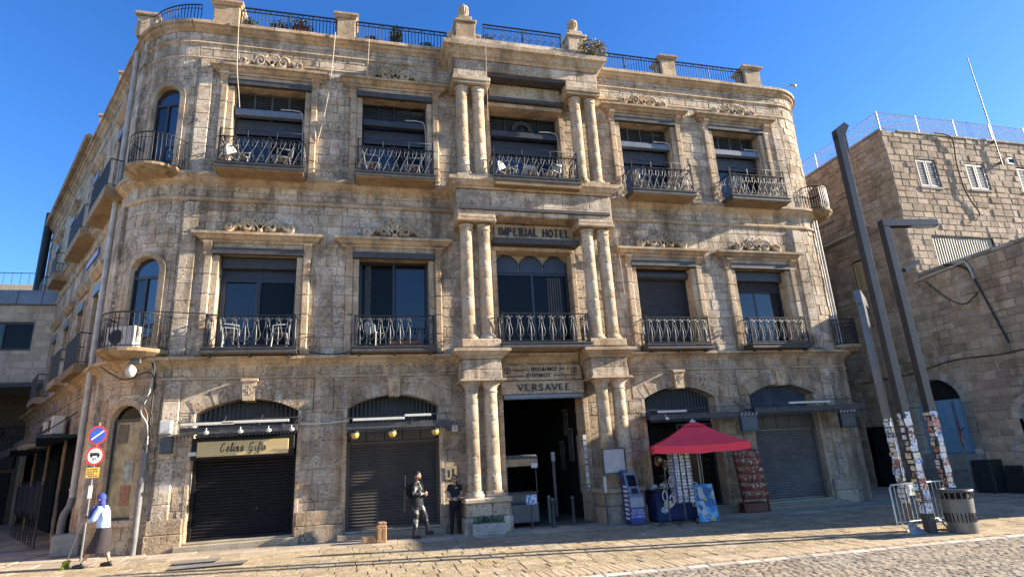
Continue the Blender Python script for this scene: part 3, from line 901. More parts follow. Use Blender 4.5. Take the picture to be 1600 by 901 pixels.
# ---- centre openings
def panel_stones(x0, x1, y, z0, z1, n, material=COLM, name='panel_stone'):
    for i in range(n): plain(name, x0 + (x1 - x0) * i / n + .003, x0 + (x1 - x0) * (i + 1) / n - .003, y, .3, z0, z1, material, .01)
def rev(x, z0, z1):
    for sx, a in ((-1, DL), (1, DR)):
        n = max(1, round((z1 - z0) / .55))
        for i in range(n):
            p, q = sorted((a, a + sx * .16))
            plain('jamb_stone', p, q, -.05 - .004 * (i % 2), .7, z0 + (z1 - z0) * i / n + .004, z0 + (z1 - z0) * (i + 1) / n - .004, TRIM)
rev(0, -.1, 3.74); rev(0, Z1F, 8.8); rev(0, Z2F, 14.2)
for sx, a in ((-1, DL), (1, DR)):
    p, q = sorted((a + sx * .165, a + sx * .32))
# ground floor: two inscribed panels and a roller box
panel_stones(DL - .04, DR + .04, -.10, 4.30, 4.78, 3)
panel_stones(DL - .06, DR + .06, -.13, 3.86, 4.27, 3)
MB().bbox(DL, DR, -.18, .1, 3.70, 3.85, .02).build('shutter_housing', BOXM, hotel)
# first floor: hotel name on the panel, steel lintels
panel_stones(DL - .06, DR + .10, -.22, 9.06, 9.60, 4)
MB().bbox(DL - .14, DR + .24, -.42, .2, 8.84, 9.04, .01).build('steel_lintel', STEEL, hotel)
plain('lintel_stone', DL - .1, DR + .1, -.1, .7, 8.70, 8.835, TRIM)
# second floor
panel_stones(DL - .04, DR + .04, -.30, 14.52, 15.08, 4)
MB().bbox(DL - .14, DR + .12, -.40, .2, 14.36, 14.51, .01).build('steel_lintel', STEEL, hotel)
plain('lintel_stone', DL - .1, DR + .1, -.25, .7, 14.2, 14.35, TRIM)

def text_mesh(body, size, ext, mat_, bold=0.0, spacing=1.0, shear=0.0):
    cu = bpy.data.curves.new('lettering', 'FONT')
    cu.body = body; cu.size = size; cu.extrude = ext; cu.align_x = 'CENTER'; cu.align_y = 'CENTER'; cu.offset = bold; cu.space_character = spacing; cu.shear = shear
    cu.resolution_u = 3
    o = bpy.data.objects.new('lettering', cu); C.objects.link(o)
    dg = bpy.context.evaluated_depsgraph_get()
    me = bpy.data.meshes.new_from_object(o.evaluated_get(dg))
    bpy.data.objects.remove(o)
    me.name = 'lettering'
    me.materials.clear(); me.materials.append(mat_)
    return me
def text(body, size, loc, parent, mat_=INK, ext=.01, bold=0.0, spacing=1.0, rx=90, rz=0, shear=0.0, width=None, name='lettering'):
    me = text_mesh(body, size, ext, mat_, bold, spacing, shear)
    if width:
        w = max(v.co.x for v in me.vertices) - min(v.co.x for v in me.vertices)
        for v in me.vertices: v.co.x *= width / w
    p = parent; q = Vector(loc)
    while p is not None and p not in WL: p = p.parent
    o = link(name, me, parent, None, q - (WL[p] if p else Vector()))
    o.rotation_euler = (R_(rx), 0, R_(rz))
    return o
def serif(me_parent, body, size, loc, width, mat_, ext=.03, bold=.012):
    """capital letters with slab serifs: the built-in face thickened, plus small serif bars"""
    return text(body, size, loc, me_parent, mat_, ext, bold, 1.15, width=width)
# raised letters built from strokes (roman capitals with serifs)
GLY = {
 'I': [((.5, 0), (.5, 1), 1)], 'M': [((.1, 0), (.1, 1), 0), ((.1, 1), (.5, .1), 1), ((.5, .1), (.9, 1), 0), ((.9, 1), (.9, 0), 1)],
 'P': [((.2, 0), (.2, 1), 1), 'bowl1'], 'E': [((.2, 0), (.2, 1), 1), ((.2, .97), (.8, .97), 0), ((.2, .5), (.65, .5), 0), ((.2, .03), (.85, .03), 0)],
 'R': [((.2, 0), (.2, 1), 1), 'bowl1', ((.45, .48), (.88, 0), 1)], 'A': [((.08, 0), (.48, 1), 0), ((.48, 1), (.92, 0), 1), ((.25, .33), (.75, .33), 0)],
 'L': [((.2, 0), (.2, 1), 1), ((.2, .03), (.82, .03), 0)], 'H': [((.15, 0), (.15, 1), 1), ((.85, 0), (.85, 1), 1), ((.15, .5), (.85, .5), 0)],
 'O': ['ring'], 'T': [((.5, 0), (.5, 1), 1), ((.08, .97), (.92, .97), 0)], 'V': [((.06, 1), (.5, 0), 1), ((.5, 0), (.94, 1), 0)], 'S': ['ess'], 'W': [],
}
def capitals(body, x0, x1, zb, h, y, material, parent, name='letter', thick=.105, dep=.03):
    n = len(body); adv = (x1 - x0) / sum(.55 if ch == 'I' else (.6 if ch == ' ' else 1) for ch in body)
    x = x0
    for ch in body:
        w = adv * (.55 if ch == 'I' else (.6 if ch == ' ' else 1))
        if ch == ' ': x += w; continue
        gw = w * .84
        m = MB()
        def P(q): return (x + gw * q[0], y, zb + h * q[1])
        def stroke(a, b, heavy):
            A, B = Vector(P(a)), Vector(P(b)); d = (B - A).normalized(); nrm = Vector((d.z, 0, -d.x))
            t = h * thick * (1.0 if heavy else .6)
            m.obox((A + B) / 2 + Vector((0, -dep / 2 + ru(-.001, .001), 0)), (B - A) / 2, nrm * t, (0, dep / 2, 0))
        def poly(pts, heavy=1):
            for a, b in zip(pts, pts[1:]): stroke(a, b, heavy)
        def serifs(q):
            for s in q: stroke((s[0] - .14, s[1]), (s[0] + .14, s[1]), 0)
        for g in GLY[ch]:
            if g == 'bowl1': poly([(.2, .97)] + [(.5 + .32 * math.cos(R_(a)), .73 + .24 * math.sin(R_(a))) for a in (90, 45, 0, -45, -90)] + [(.2, .49)], .8)
            elif g == 'ring': poly([(.5 + .42 * math.cos(R_(a)), .5 + .48 * math.sin(R_(a))) for a in range(0, 361, 30)], 1)
            elif g == 'ess': poly([(.82, .82), (.68, .95), (.45, .98), (.25, .87), (.22, .70), (.4, .56), (.62, .46), (.78, .32), (.76, .14), (.55, .02), (.33, .04), (.16, .2)], 1)
            else: stroke(*g)
        ends = {'I': [(.5, .03), (.5, .97)], 'M': [(.1, .03), (.9, .03), (.06, .97), (.94, .97)], 'P': [(.2, .03), (.2, .97)], 'R': [(.2, .03), (.2, .97)], 'A': [(.08, .03), (.92, .03)],
                'H': [(.15, .03), (.15, .97), (.85, .03), (.85, .97)], 'T': [(.5, .03)], 'L': [(.2, .97)], 'V': [(.06, .97), (.94, .97)], 'E': []}.get(ch, [])
        serifs(ends)
        m.build(name, material, parent)
        x += w
capitals('IMPERIAL HOTEL', DL + .06, DR + .0, 9.19, .27, -.225, GRYLET, hotel)
capitals('VERSAVEE', -.95, .86, 3.96, .20, -.135, GRYLET, hotel, thick=.10)
text('NIKO\u0394HMOY', .17, (-.02, -.108, 4.64), hotel, INK, .006, .006, 1.1, width=.90)
text('KAI  A\'', .12, (.68, -.108, 4.65), hotel, INK, .006, .002)
text('EY\u0398YMIOY', .17, (-.22, -.108, 4.44), hotel, INK, .006, .006, 1.1, width=.80)
text('AP\u03a7IMAN\u0394PITH\u03a3', .075, (-.80, -.108, 4.62), hotel, INK, .005, .001, width=.56)
text('\u0394A\u03a0ANHI APXIMAN\u0394PITOY', .065, (-.95, -.108, 4.42), hotel, INK, .005, .001, width=.62)
text('\u03a0A\u03a4PIAPXEYONTO\u03a3 1884 K.\u03a7.', .065, (.70, -.108, 4.44), hotel, INK, .005, .001, width=.80)
for x in (-1.24, 1.02):
    m = MB(); m.tube([(x + .10 * math.cos(a * math.pi / 10), -.105, 4.60 + .10 * math.sin(a * math.pi / 10)) for a in range(20)], .012, 5, closed=True)
    m.tube([(x - .07, -.105, 4.53), (x + .07, -.105, 4.67)], .010, 5); m.tube([(x - .07, -.105, 4.67), (x + .07, -.105, 4.53)], .010, 5); m.tube([(x, -.105, 4.5), (x, -.105, 4.7)], .010, 5)
    m.build('round_emblem', GRYLET, hotel)

# first floor centre: three pointed lights over sliding doors
x0, x1, yc = DL + .02, DR - .02, .38
w = window_frame(0, yc, x0, x1, Z1F, 8.05, ((x0 + x1) / 2,), (), .09)
pane(x0 + .1, (x0 + x1) / 2 - .05, yc + .04, Z1F + .1, 7.95, w, GLASSD); pane((x0 + x1) / 2 + .05, x1 - .1, yc + .05, Z1F + .1, 7.95, w, GLASSD)
m = MB()
for k in range(6): m.tube([(x1 - .75 + .09 * k, yc + .035, Z1F + .1), (x1 - .72 + .085 * k, yc + .035, 7.9)], .035, 6)
m.build('curtain', LOUV, w)
tp = MB(); tp.box(x0, x1, yc + .1, yc + .16, 8.05, 8.72); tp.build('fanlight_backing', SIGNST, w)
for i in range(3):
    a, b = x0 + (x1 - x0) * i / 3 + .03, x0 + (x1 - x0) * (i + 1) / 3 - .03
    cc, hw = (a + b) / 2, (b - a) / 2
    poly = [(a, 8.07), (b, 8.07), (b, 8.30)] + [(cc + hw * math.cos(R_(q)) * (1 if q < 90 else 1), 8.30 + .33 * math.sin(R_(q)) + .05 * (1 - abs(q - 90) / 90)) for q in (20, 45, 70, 90, 110, 135, 160)] + [(a, 8.30)]
    m = MB(); m.prism(poly, (0, yc + .02, 0), (1, 0, 0), (0, 0, 1), (0, 1, 0), .07); m.build('pointed_light', mat('blue_painted_panel', (.035, .05, .085), .5) if i == 0 else MATS['blue_painted_panel'], w)
    m = MB(); pts = [(p[0], yc + .01, p[1]) for p in poly[2:]]; m.tube(pts, .022, 5); m.build('moulded_rim', DFRAME, w)
# second floor centre
second_window(0, False, DL + .02, DR - .02)
m = MB()
for r in (.30, .38): m.tube([(CX + r * math.cos(R_(a)), .36, 13.62 + r * math.sin(R_(a))) for a in range(0, 181, 15)], .03, 5)
m.build('arched_tracery', LOUV, hotel)

# ------------------------------------------------------------------ ground floor arches
def arch_pts(c, a, h, zs, n, add=0.0):
    Rr = (a * a + h * h) / (2 * h); zc = zs + h - Rr; t = math.asin(a / Rr)
    return [(c + (Rr + add) * math.sin(-t + 2 * t * i / n), zc + (Rr + add) * math.cos(-t + 2 * t * i / n)) for i in range(n + 1)], Rr, zc, t
GFB = (('black', BLACKSH), ('brown', BROWNSH), ('open', None), ('grey', GREYSH))
def monogram(c, z, y):
    m = MB(); r = .011
    m.tube([(c - .07, y, z + .12), (c + .07, y, z + .12)], r, 5); m.tube([(c, y, z - .14), (c, y, z + .12)], r, 5)
    m.tube([(c + .075 * math.cos(R_(a)), y, z + .06 * math.sin(R_(a))) for a in range(0, 360, 30)], r, 5, closed=True)
    m.tube([(c - .05, y, z - .14), (c + .05, y, z - .14)], r, 5)
    m.build('carved_monogram', TRIM, hotel)
STEPM = stone_mat('door_step', ((.46, .40, .30), (.42, .35, .24), (.34, .27, .18)), bump=.3, pits=.3, streak=0, chisel=.1)
for c, (kind, shm) in zip(BAYS, GFB):
    a, h, zs = 1.34, .37, 3.60
    n = 11
    inn, Rr, zc, t = arch_pts(c, a, h, zs, n)
    # voussoirs, each a stone
    for i in range(n):
        if i == n // 2: continue
        m = MB()
        j = ru(-.012, .012)
        q = []
        for k in (0, .5, 1):
            th = -t + 2 * t * (i + .012 + (.976) * k) / n
            for rr in (Rr, Rr + .42): q.append((c + rr * math.sin(th), zc + rr * math.cos(th)))
        poly = [q[0], q[2], q[4], q[5], q[3], q[1]]
        m.prism([(p[0] - XL, p[1]) for p in poly], (XL, -.045 + j, 0), (1, 0, 0), (0, 0, 1), (0, 1, 0), .6)
        m.build('voussoir', LIMEG, hotel)
    # keystone with carved monogram
    m = MB(); m.prism([(-.15, zs + h - .06), (.15, zs + h - .06), (.19, 4.50), (-.19, 4.50)], (c, -.15, 0), (1, 0, 0), (0, 0, 1), (0, 1, 0), .6); m.build('keystone', TRIM, hotel)
    plain('keystone_cap', c - .23, c + .23, -.19, .0, 4.44, 4.525, TRIM)
    monogram(c, 4.22, -.155)
    # spandrels up to the string course
    out = [(c + (Rr + .43) * math.sin(-t + 2 * t * i / n), zc + (Rr + .43) * math.cos(-t + 2 * t * i / n)) for i in range(n + 1)]
    for sg in (-1, 1):
        pts = [p for p in out if (p[0] - c) * sg >= .18]
        if sg == 1: pts = pts[::-1]
        # pts runs from springing to crown
        top = 4.50
        poly = [(c + sg * 1.74, 3.985)] + [p for p in pts if p[1] < top - .01] + [(c + sg * .16, 4.395), (c + sg * .16, top), (c + sg * 1.74, top)]
        if sg == 1: poly = poly[::-1]
        m = MB(); m.prism([(p[0] - XL, p[1]) for p in poly], (XL, -.02, 0), (1, 0, 0), (0, 0, 1), (0, 1, 0), .3); m.build('spandrel_stone', LIMEG, hotel)
        sk = [(c + sg * 1.345, 3.625), (c + sg * 1.55, 3.98), (c + sg * 1.74, 3.98), (c + sg * 1.74, 3.625)]
        if sg == 1: sk = sk[::-1]
        m = MB(); m.prism([(p[0] - XL, p[1]) for p in sk], (XL, -.03, 0), (1, 0, 0), (0, 0, 1), (0, 1, 0), .5); m.build('springer_stone', LIMEG, hotel)
        pr = [(c + sg * 1.68, 4.06), (c + sg * 1.68, 4.42), (c + sg * .72, 4.42)]
        if sg == 1: pr = pr[::-1]
        m = MB(); P3 = [(x, -.024, z) for x, z in pr]; m.tube(P3, .018, 4, closed=True); m.build('incised_panel', TRIM, hotel)
    # reveals
    for sg in (-1, 1):
        for i in range(5):
            p, q = sorted((c + sg * 1.345, c + sg * 1.46)); z0 = -.2 + 3.82 * i / 5
            plain('jamb_stone', p, q, -.03 - .006 * (i % 2), .6, z0 + .004, z0 + 3.82 / 5 - .004, TRIM)
    # tympanum: corrugated sheet filling the arch
    m = MB()
    k = 44
    for i in range(k):
        xa, xb = c - a + 2 * a * i / k, c - a + 2 * a * (i + 1) / k
        za = zc + math.sqrt(max(0, Rr * Rr - (xa - c) ** 2)); zb = zc + math.sqrt(max(0, Rr * Rr - (xb - c) ** 2))
        ya, yb = .42 + .03 * (i % 2), .42 + .03 * ((i + 1) % 2)
        m.add([(xa, ya, 2.9), (xb, yb, 2.9), (xb, yb, zb), (xa, ya, za)], [(0, 1, 2, 3)])
    m.build('arch_panel', BLUEMET if kind == 'grey' else DARKMET, hotel)
    g = gz(c)
    plain('door_step', c - 1.55, c + 1.5, -.22, .6, g - .1, g + .15, STEPM, .02)
    plain('sill_stone', c - 1.34, c + 1.34, -.05, .6, g + .152, g + .20, STEPM, .01)
    if kind != 'open':
        ztop = {'black': 2.46, 'brown': 2.64, 'grey': 2.42}[kind]
        sh = MB()
        sh.box(c - 1.34, c - 1.26, .2, .34, g + .2, ztop + .1); sh.box(c + 1.26, c + 1.34, .2, .34, g + .2, ztop + .1); sh.box(c - 1.26, c + 1.26, .24, .33, g + .2, g + .27)
        sho = sh.build('roller_shutter', shm, hotel)
        slats(c - 1.26, c + 1.26, .29, g + .27, ztop, .085, sho, shm, dep=.035)
        # fascia panels over the curtain
        for i in range(5):
            xa = c - 1.33 + 2.66 * i / 5
            MB().bbox(xa + .008, xa + 2.66 / 5 - .008, .20 + .004 * (i % 2), .34, ztop + .01, 3.0, .008).build('fascia_panel', shm if kind != 'grey' else BROWNSH, sho)
        m = MB(); m.ell((c + .35, .265, 1.0), .025, .015, .03, 8, 5); m.build('lock', GIRON, sho)
plain('sill_stone', 7.3, 10.55, -.36, -.225, gz(8) - .1, gz(8) + .11, STEPM, .02)
# shop interior of the open bay
c = BAYS[2]
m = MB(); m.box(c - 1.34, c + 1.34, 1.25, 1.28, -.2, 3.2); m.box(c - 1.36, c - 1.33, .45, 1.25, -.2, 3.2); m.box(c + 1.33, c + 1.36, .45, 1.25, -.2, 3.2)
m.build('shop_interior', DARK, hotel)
dr = window_frame(0, .40, c - .05, c + 1.30, gz(c) + .2, 2.75, (c + .62,), (2.2,), .08, .06, 'shop_door', None, DARKMET)
pane(c + .03, c + .58, .42, gz(c) + .28, 2.16, dr, GLASSD); pane(c + .66, c + 1.22, .42, gz(c) + .28, 2.16, dr, GLASSD)
m = MB(); m.box(c + .68, c + .70, .36, .39, .55, 2.1); m.build('handle_bar', WHITE, dr)

# ------------------------------------------------------------------ corner turret windows and balconies
def tpt(s, z, d): return pw(s, z, d)
for wi, (s, hw, z0, zs, ow) in enumerate(TW):
    inner_, outer_, rect_ = [], [], []
    inner_.append((s - hw, z0)); outer_.append((s - hw - .16, z0)); rect_.append((s - ow, z0))
    inner_.append((s - hw, zs)); outer_.append((s - hw - .16, zs)); rect_.append((s - ow, zs))
    top = zs + ow + .02
    for k in range(1, 12):
        th = math.pi - math.pi * k / 12
        inner_.append((s + hw * math.cos(th), zs + hw * math.sin(th))); outer_.append((s + (hw + .16) * math.cos(th), zs + (hw + .16) * math.sin(th)))
        cth, sth = math.cos(th), math.sin(th)
        q = min(ow / abs(cth) if abs(cth) > 1e-6 else 9, (top - zs) / sth if sth > 1e-6 else 9)
        rect_.append((s + q * cth, zs + q * sth))
    inner_.append((s + hw, zs)); outer_.append((s + hw + .16, zs)); rect_.append((s + ow, zs))
    inner_.append((s + hw, z0)); outer_.append((s + hw + .16, z0)); rect_.append((s + ow, z0))
    m = MB(); ring(m, tpt, inner_, outer_, .075, -.24); m.build('arched_surround', TRIM, hotel)
    m = MB(); ring(m, tpt, outer_, rect_, .012, -.02, False)
    # fill the two top corners of the rectangle
    m.add([tpt(s - ow, zs, .012)], []); m.build('spandrel_stone', LIME, hotel)
    # window unit set on the chord
    (cx_, cy_), (nx_, ny_) = PW(s)
    tx, ty = -ny_, nx_
    def lp(u, z, d): return Vector((cx_ + tx * u + nx_ * d, cy_ + ty * u + ny_ * d, z))
    d0 = -.10
    m = MB(); t = .06
    def lbox(u0, u1, za, zb, da=d0, db=d0 - .08): m.add([lp(u, z, d) for d in (da, db) for z in (za, zb) for u in (u0, u1)], [(0, 1, 3, 2), (4, 6, 7, 5), (0, 4, 5, 1), (2, 3, 7, 6), (0, 2, 6, 4), (1, 5, 7, 3)])
    zt = zs - .15 if wi else zs + .05
    lbox(-hw - .03, -hw + t, z0, zs + .1); lbox(hw - t, hw + .03, z0, zs + .1); lbox(-hw + t, hw - t, z0, z0 + t); lbox(-hw + t, hw - t, zt - .04, zt + .04)
    if wi: lbox(-.03, .03, z0 + t, zt - .04, d0 + .01)
    if wi: lbox(.03, hw - t, z0 + .95, z0 + 1.0, d0 + .005)
    wf = m.build('window', BOXD, hotel)
    m = MB(); m.add([lp(hw * 1.02 * math.cos(math.pi * k / 12), zs + hw * 1.02 * math.sin(math.pi * k / 12), d0 - .04) for k in range(13)] + [lp(-hw, zt, d0 - .04), lp(hw, zt, d0 - .04)], [tuple(range(15))])
    m.build('pane', TGLASS if wi else GLASSD, wf)
    for u0, u1, gm in ((-hw + t, -.03, GLASS), (.03, hw - t, TGLASS)) if wi else ((-hw + t, hw - t, None),):
        m = MB(); m.add([lp(u0, z0 + t, d0 - .04), lp(u1, z0 + t, d0 - .04), lp(u1, zt - .04, d0 - .045), lp(u0, zt - .04, d0 - .045)], [(0, 1, 2, 3)])
        m.build('pane', gm or mat('beige_pane_reflection', (.25, .215, .13), .12, 0, .45, 0, 3.5), wf)  # ground floor pane: beige colour stands in for what the glass reflects
        if not wi:
            for uu, zz, hh, mm in ((.12, 1.9, .55, mat('faded_poster', (.26, .28, .27), .5, 0, .5, 0, 9)), (.10, 1.3, .5, mat('red_poster', (.24, .10, .07), .5, 0, .5, 0, 9)), (-.15, 2.9, .5, mat('dark_poster', (.07, .065, .05), .4, 0, .4, 0, 6))):
                m = MB(); m.add([lp(uu - .14, zz, d0 - .03), lp(uu + .14, zz, d0 - .03), lp(uu + .14, zz + hh, d0 - .03), lp(uu - .14, zz + hh, d0 - .03)], [(0, 1, 2, 3)]); m.build('poster', mm, wf)
    if wi == 0:
        m = MB()
        ap = [tpt(q, z0 - .12, d) for d in (-.2, .10) for q in (s - hw - .2, s + hw + .2)]
        m.sweep(run(s - hw - .2, s + hw + .2), [(-.1, z0 - .16), (.11, z0 - .16), (.11, z0 - .01), (-.1, z0 - .01)]); m.build('sill_stone', TRIM, hotel)
def round_balcony(s, zb, zt, rad, rail, name='balcony', mirror=False):
    (cx_, cy_), (nx_, ny_) = PW(s)
    a0 = math.atan2(ny_, nx_)
    def arc(r, n=14, half=100): return [(cx_ + r * math.cos(a0 + R_(-half + 2 * half * i / n)), cy_ + r * math.sin(a0 + R_(-half + 2 * half * i / n))) for i in range(n + 1)]
    m = MB()
    rings = [(rad * .7, zb - .14), (rad * .86, zb - .08), (rad * .96, zb - .02), (rad, zb), (rad + .03, zb + .03), (rad + .03, zt)]
    for (r0, z0), (r1, z1) in zip(rings, rings[1:]):
        A, B = arc(r0), arc(r1)
        for i in range(14): m.add([(*A[i], z0), (*A[i + 1], z0), (*B[i + 1], z1), (*B[i], z1)], [(0, 1, 2, 3)])
    m.add([(*p, zt) for p in arc(rad + .03)], [tuple(range(15))]); m.add([(*p, zb - .14) for p in arc(rad * .7)], [tuple(range(15))])
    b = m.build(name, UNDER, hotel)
    m = MB()
    for z, r in ((zt + rail, .022), (zt + .06, .015), (zt + rail * .82, .010)): m.tube([(*p, z) for p in arc(rad - .04, 20)], r, 6)
    m.build('railing', IRON, b)
    ba = MB(); ba.tube([(0, 0, .0), (0, 0, .25), (0, .0, .35), (0, 0, rail)], [.011, .011, .02, .011], 5); bme = ba.mesh('baluster', IRON)
    for p in arc(rad - .04, 24, 96): link('baluster', bme, b, None, (p[0], p[1], zt))
    return b
round_balcony(ST, 5.24, 5.36, .90, .98)
round_balcony(ST, 10.80, Z2F - .02, .84, 1.0)
sR = LF + 1.25
round_balcony(sR, 5.25, 5.36, .70, .98); round_balcony(sR, 10.81, Z2F - .02, .72, 1.0)
# side street facade: windows, doors, square balconies
def spt(t, z, d): return pw(-AL - t, z, d)
def sbox(m, t0, t1, d0, d1, z0, z1): m.add([spt(t, z, d) for z in (z0, z1) for d in (d0, d1) for t in (t0, t1)], [(0, 2, 3, 1), (4, 5, 7, 6), (0, 1, 5, 4), (2, 6, 7, 3), (0, 4, 6, 2), (1, 3, 7, 5)])
for t, zf, zt in SIDEW:
    m = MB()
    for q in (-.6, .52): sbox(m, t + q, t + q + .08, -.35, -.27, zf, zt)
    sbox(m, t - .52, t + .52, -.352, -.272, zt - .08, zt); sbox(m, t - .04, t + .04, -.354, -.274, zf, zt - .08)
    w = m.build('window', DFRAME, hotel)
    m = MB(); m.add([spt(t - .52, zf, -.32), spt(t + .52, zf, -.32), spt(t + .52, zt - .08, -.32), spt(t - .52, zt - .08, -.32)], [(0, 1, 2, 3)]); m.build('pane', GLASSD, w)
    m = MB(); sbox(m, t - .58, t + .58, -.2, .12, zt - .34, zt - .05); m.build('blind_cassette', BOXM, w)
    m = MB()
    for sg in (-1, 1): sbox(m, t + sg * .70 - .1, t + sg * .70 + .1, -.4, .07, zf, zt)
    sbox(m, t - .8, t + .8, -.4, .072, zt + .002, zt + .2)
    m.build('window_surround', TRIM, hotel)
    m = MB(); m.sweep(run(-AL - t - .95, -AL - t + .95), [(-.03, zt + .3), (.08, zt + .3), (.25, zt + .45), (.26, zt + .55), (-.03, zt + .58)]); m.build('pediment', TRIM, hotel)
for t, hw in SIDED:
    m = MB(); sbox(m, t - hw, t + hw, -.5, -.42, -.4, 3.3)
    o = m.build('shop_shutter', BLACKSH, hotel)
    m = MB()
    for k in range(24): sbox(m, t - hw + .05, t + hw - .05, -.43, -.40, .1 + k * .12, .19 + k * .12)
    m.build('roller_curtain', BLACKSH, o)
for t0, t1, zb, zt, pr in ((.25, 3.45, 10.55, 10.9, .55), (4.65, 8.1, 10.55, 10.9, .55), (11.1, 12.9, 10.55, 10.9, .55), (15.5, 17.5, 10.55, 10.9, .55), (1.0, 3.6, 5.1, 5.35, .55), (4.2, 6.4, 5.1, 5.35, .6), (10.5, 12.6, 5.1, 5.35, .55)):
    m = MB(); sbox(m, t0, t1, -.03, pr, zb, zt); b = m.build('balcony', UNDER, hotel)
    m = MB()
    path = [spt(t0 + .04, 0, 0), spt(t0 + .04, 0, pr - .05), spt(t1 - .04, 0, pr - .05), spt(t1 - .04, 0, 0)]
    for z, r in ((zt + .95, .022), (zt + .06, .014)): m.tube([(p.x, p.y, z) for p in path], r, 5)
    m.build('railing', IRON, b)
    m = MB(); n = int((t1 - t0) / .14)
    for i in range(n + 1):
        p = spt(t0 + .04 + (t1 - t0 - .08) * i / n, 0, pr - .05); m.tube([(p.x, p.y, zt + .06), (p.x, p.y, zt + .95)], .010, 4)
    for q in (t0 + .04, t1 - .04):
        for k in range(1, 4): p = spt(q, 0, (pr - .05) * k / 4); m.tube([(p.x, p.y, zt + .06), (p.x, p.y, zt + .95)], .010, 4)
    m.build('baluster_row', GIRON, b)
m = MB(); m.sweep(run(SA, -AL - 8.4), [(-.1, 16.44), (.45, 16.44), (.47, 16.5), (.40, 16.62), (-.1, 16.62)]); m.build('roof_eave', TRIM, hotel)
tiles = MB()
for k in range(62):
    t = 8.6 + k * .2
    a, b = spt(t + .1, 16.60, .46), spt(t + .1, 16.95, -.5); tiles.tube([a, b], .085, 6)
tiles.build('roof_tiles', mat('clay_tile', (.30, .15, .09), .85, 0, .3, .3), hotel, 'stuff')
m = MB(); p = spt(21.3, 0, .3); m.tube([(p.x, p.y, 12), (p.x, p.y, 17.3)], .22, 10); m.build('flue_pipe', DARKMET, hotel)

# ------------------------------------------------------------------ roof line: piers, urns, railings
PIERS = [(-10.38, .40, 17.35), (-6.5, .31, 17.45), (6.15, .31, 17.4), (10.12, .38, 17.4)]
def pier(x, hw, zt, y0=-.18, y1=.5):
    o = MB().bbox(x - hw, x + hw, y0, y1, 16.44, zt - .2, .02).build('roof_pier', TRIM, hotel)
    m = MB(); m.sweep([(x - hw, y0), (x + hw, y0), (x + hw, y1), (x - hw, y1)], [(-.2, zt - .2), (.03, zt - .2), (.07, zt - .14), (.11, zt - .11), (.11, zt - .03), (.05, zt), (-.2, zt)], closed=True)
    m.box(x - hw, x + hw, y0 + .0, y1, zt - .1, zt - .004)
    m.build('pier_cap', TRIM, o)
    return o
for x, hw, zt in PIERS: pier(x, hw, zt)
URN = [(.10, 0), (.13, .03), (.13, .06), (.06, .10), (.07, .14), (.15, .2), (.175, .3), (.175, .42), (.19, .44), (.19, .48), (.10, .50), (.05, .54), (.07, .58), (.05, .63), (.01, .66)]
for x in (-2.28, 2.08):
    o = MB().bbox(x - .36, x + .36, -.55, .15, 16.46, 17.42, .02).build('roof_pier', TRIM, hotel)
    MB().bbox(x - .60, x - .365, -.35, .12, 16.46, 17.15, .02).build('side_block', TRIM, o); MB().bbox(x + .365, x + .60, -.35, .12, 16.46, 17.15, .02).build('side_block', TRIM, o)
    MB().bbox(x - .42, x + .42, -.61, .2, 17.425, 17.54, .03).build('pier_cap', TRIM, o)
    MB().bbox(x - .27, x + .27, -.48, .06, 17.545, 17.80, .03).build('pier_cap', TRIM, o)
    m = MB(); m.lathe([(r * 1.05, z * 1.08) for r, z in URN], (x, -.22, 17.80), 18)
    u = m.build('urn', TRIM, hotel)
    m = MB()
    for k in range(12):
        a = 2 * math.pi * k / 12; m.tube([(x + .165 * math.cos(a), -.22 + .165 * math.sin(a), 18.03), (x + .19 * math.cos(a), -.22 + .19 * math.sin(a), 18.13), (x + .19 * math.cos(a), -.22 + .19 * math.sin(a), 18.25)], .02, 4)
    m.build('fluting', TRIM, u)
def roof_rail(x0, x1, y, z0, z1, style=0):
    m = MB()
    for z, r in ((z1, .032), (z1 - .14, .02), (z0 + .06, .02)): m.tube([(x0, y, z), (x1, y, z)], r, 5)
    n = 2
    for i in range(n + 1): q = x0 + .03 + (x1 - x0 - .06) * i / n; m.tube([(q, y, z0), (q, y, z1)], .022, 5)
    o = m.build('roof_railing', IRON, hotel)
    b = MB()
    if style == 0:
        n = int((x1 - x0) / .115)
        for i in range(1, n): q = x0 + (x1 - x0) * i / n; b.tube([(q, y, z0 + .06), (q, y, z1 - .14 if i % 4 else z1)], .014, 4)
        for i in range(n // 3): q = x0 + (x1 - x0) * (i + .5) / (n // 3); b.tube([(q - .14, y, z1 - .14), (q, y, z1), (q + .14, y, z1 - .14)], .011, 4)
    else:
        n = int((x1 - x0) / .27)
        for i in range(n):
            q = x0 + (x1 - x0) * (i + .5) / n
            for sg in (-1, 1): b.tube([(q + sg * x, y, z0 + .06 + zz * (z1 - z0 - .2)) for x, zz in ((.0, 0), (.09, .16), (.02, .34), (.09, .55), (.02, .72), (.08, .9), (0, 1))], .013, 4)
            b.tube([(q + .045 * math.cos(R_(a)), y, (z0 + z1) / 2 + .06 * math.sin(R_(a))) for a in range(0, 360, 45)], .012, 4, closed=True)
            b.tube([(q + .135, y, z0 + .06), (q + .135, y, z1)], .010, 4)
    b.build('baluster_row', IRON, o)
roof_rail(-9.98, -6.82, -.02, 16.46, 17.28); roof_rail(-6.18, -2.9, -.02, 16.46, 17.28); roof_rail(-1.64, 1.44, -.55, 16.46, 17.42, 1)
roof_rail(2.7, 5.84, -.02, 16.46, 17.28); roof_rail(6.46, 9.74, -.02, 16.46, 17.28)
m = MB(); tp = [(*q, 0) for q in run(-AL, -.1, -.05)]
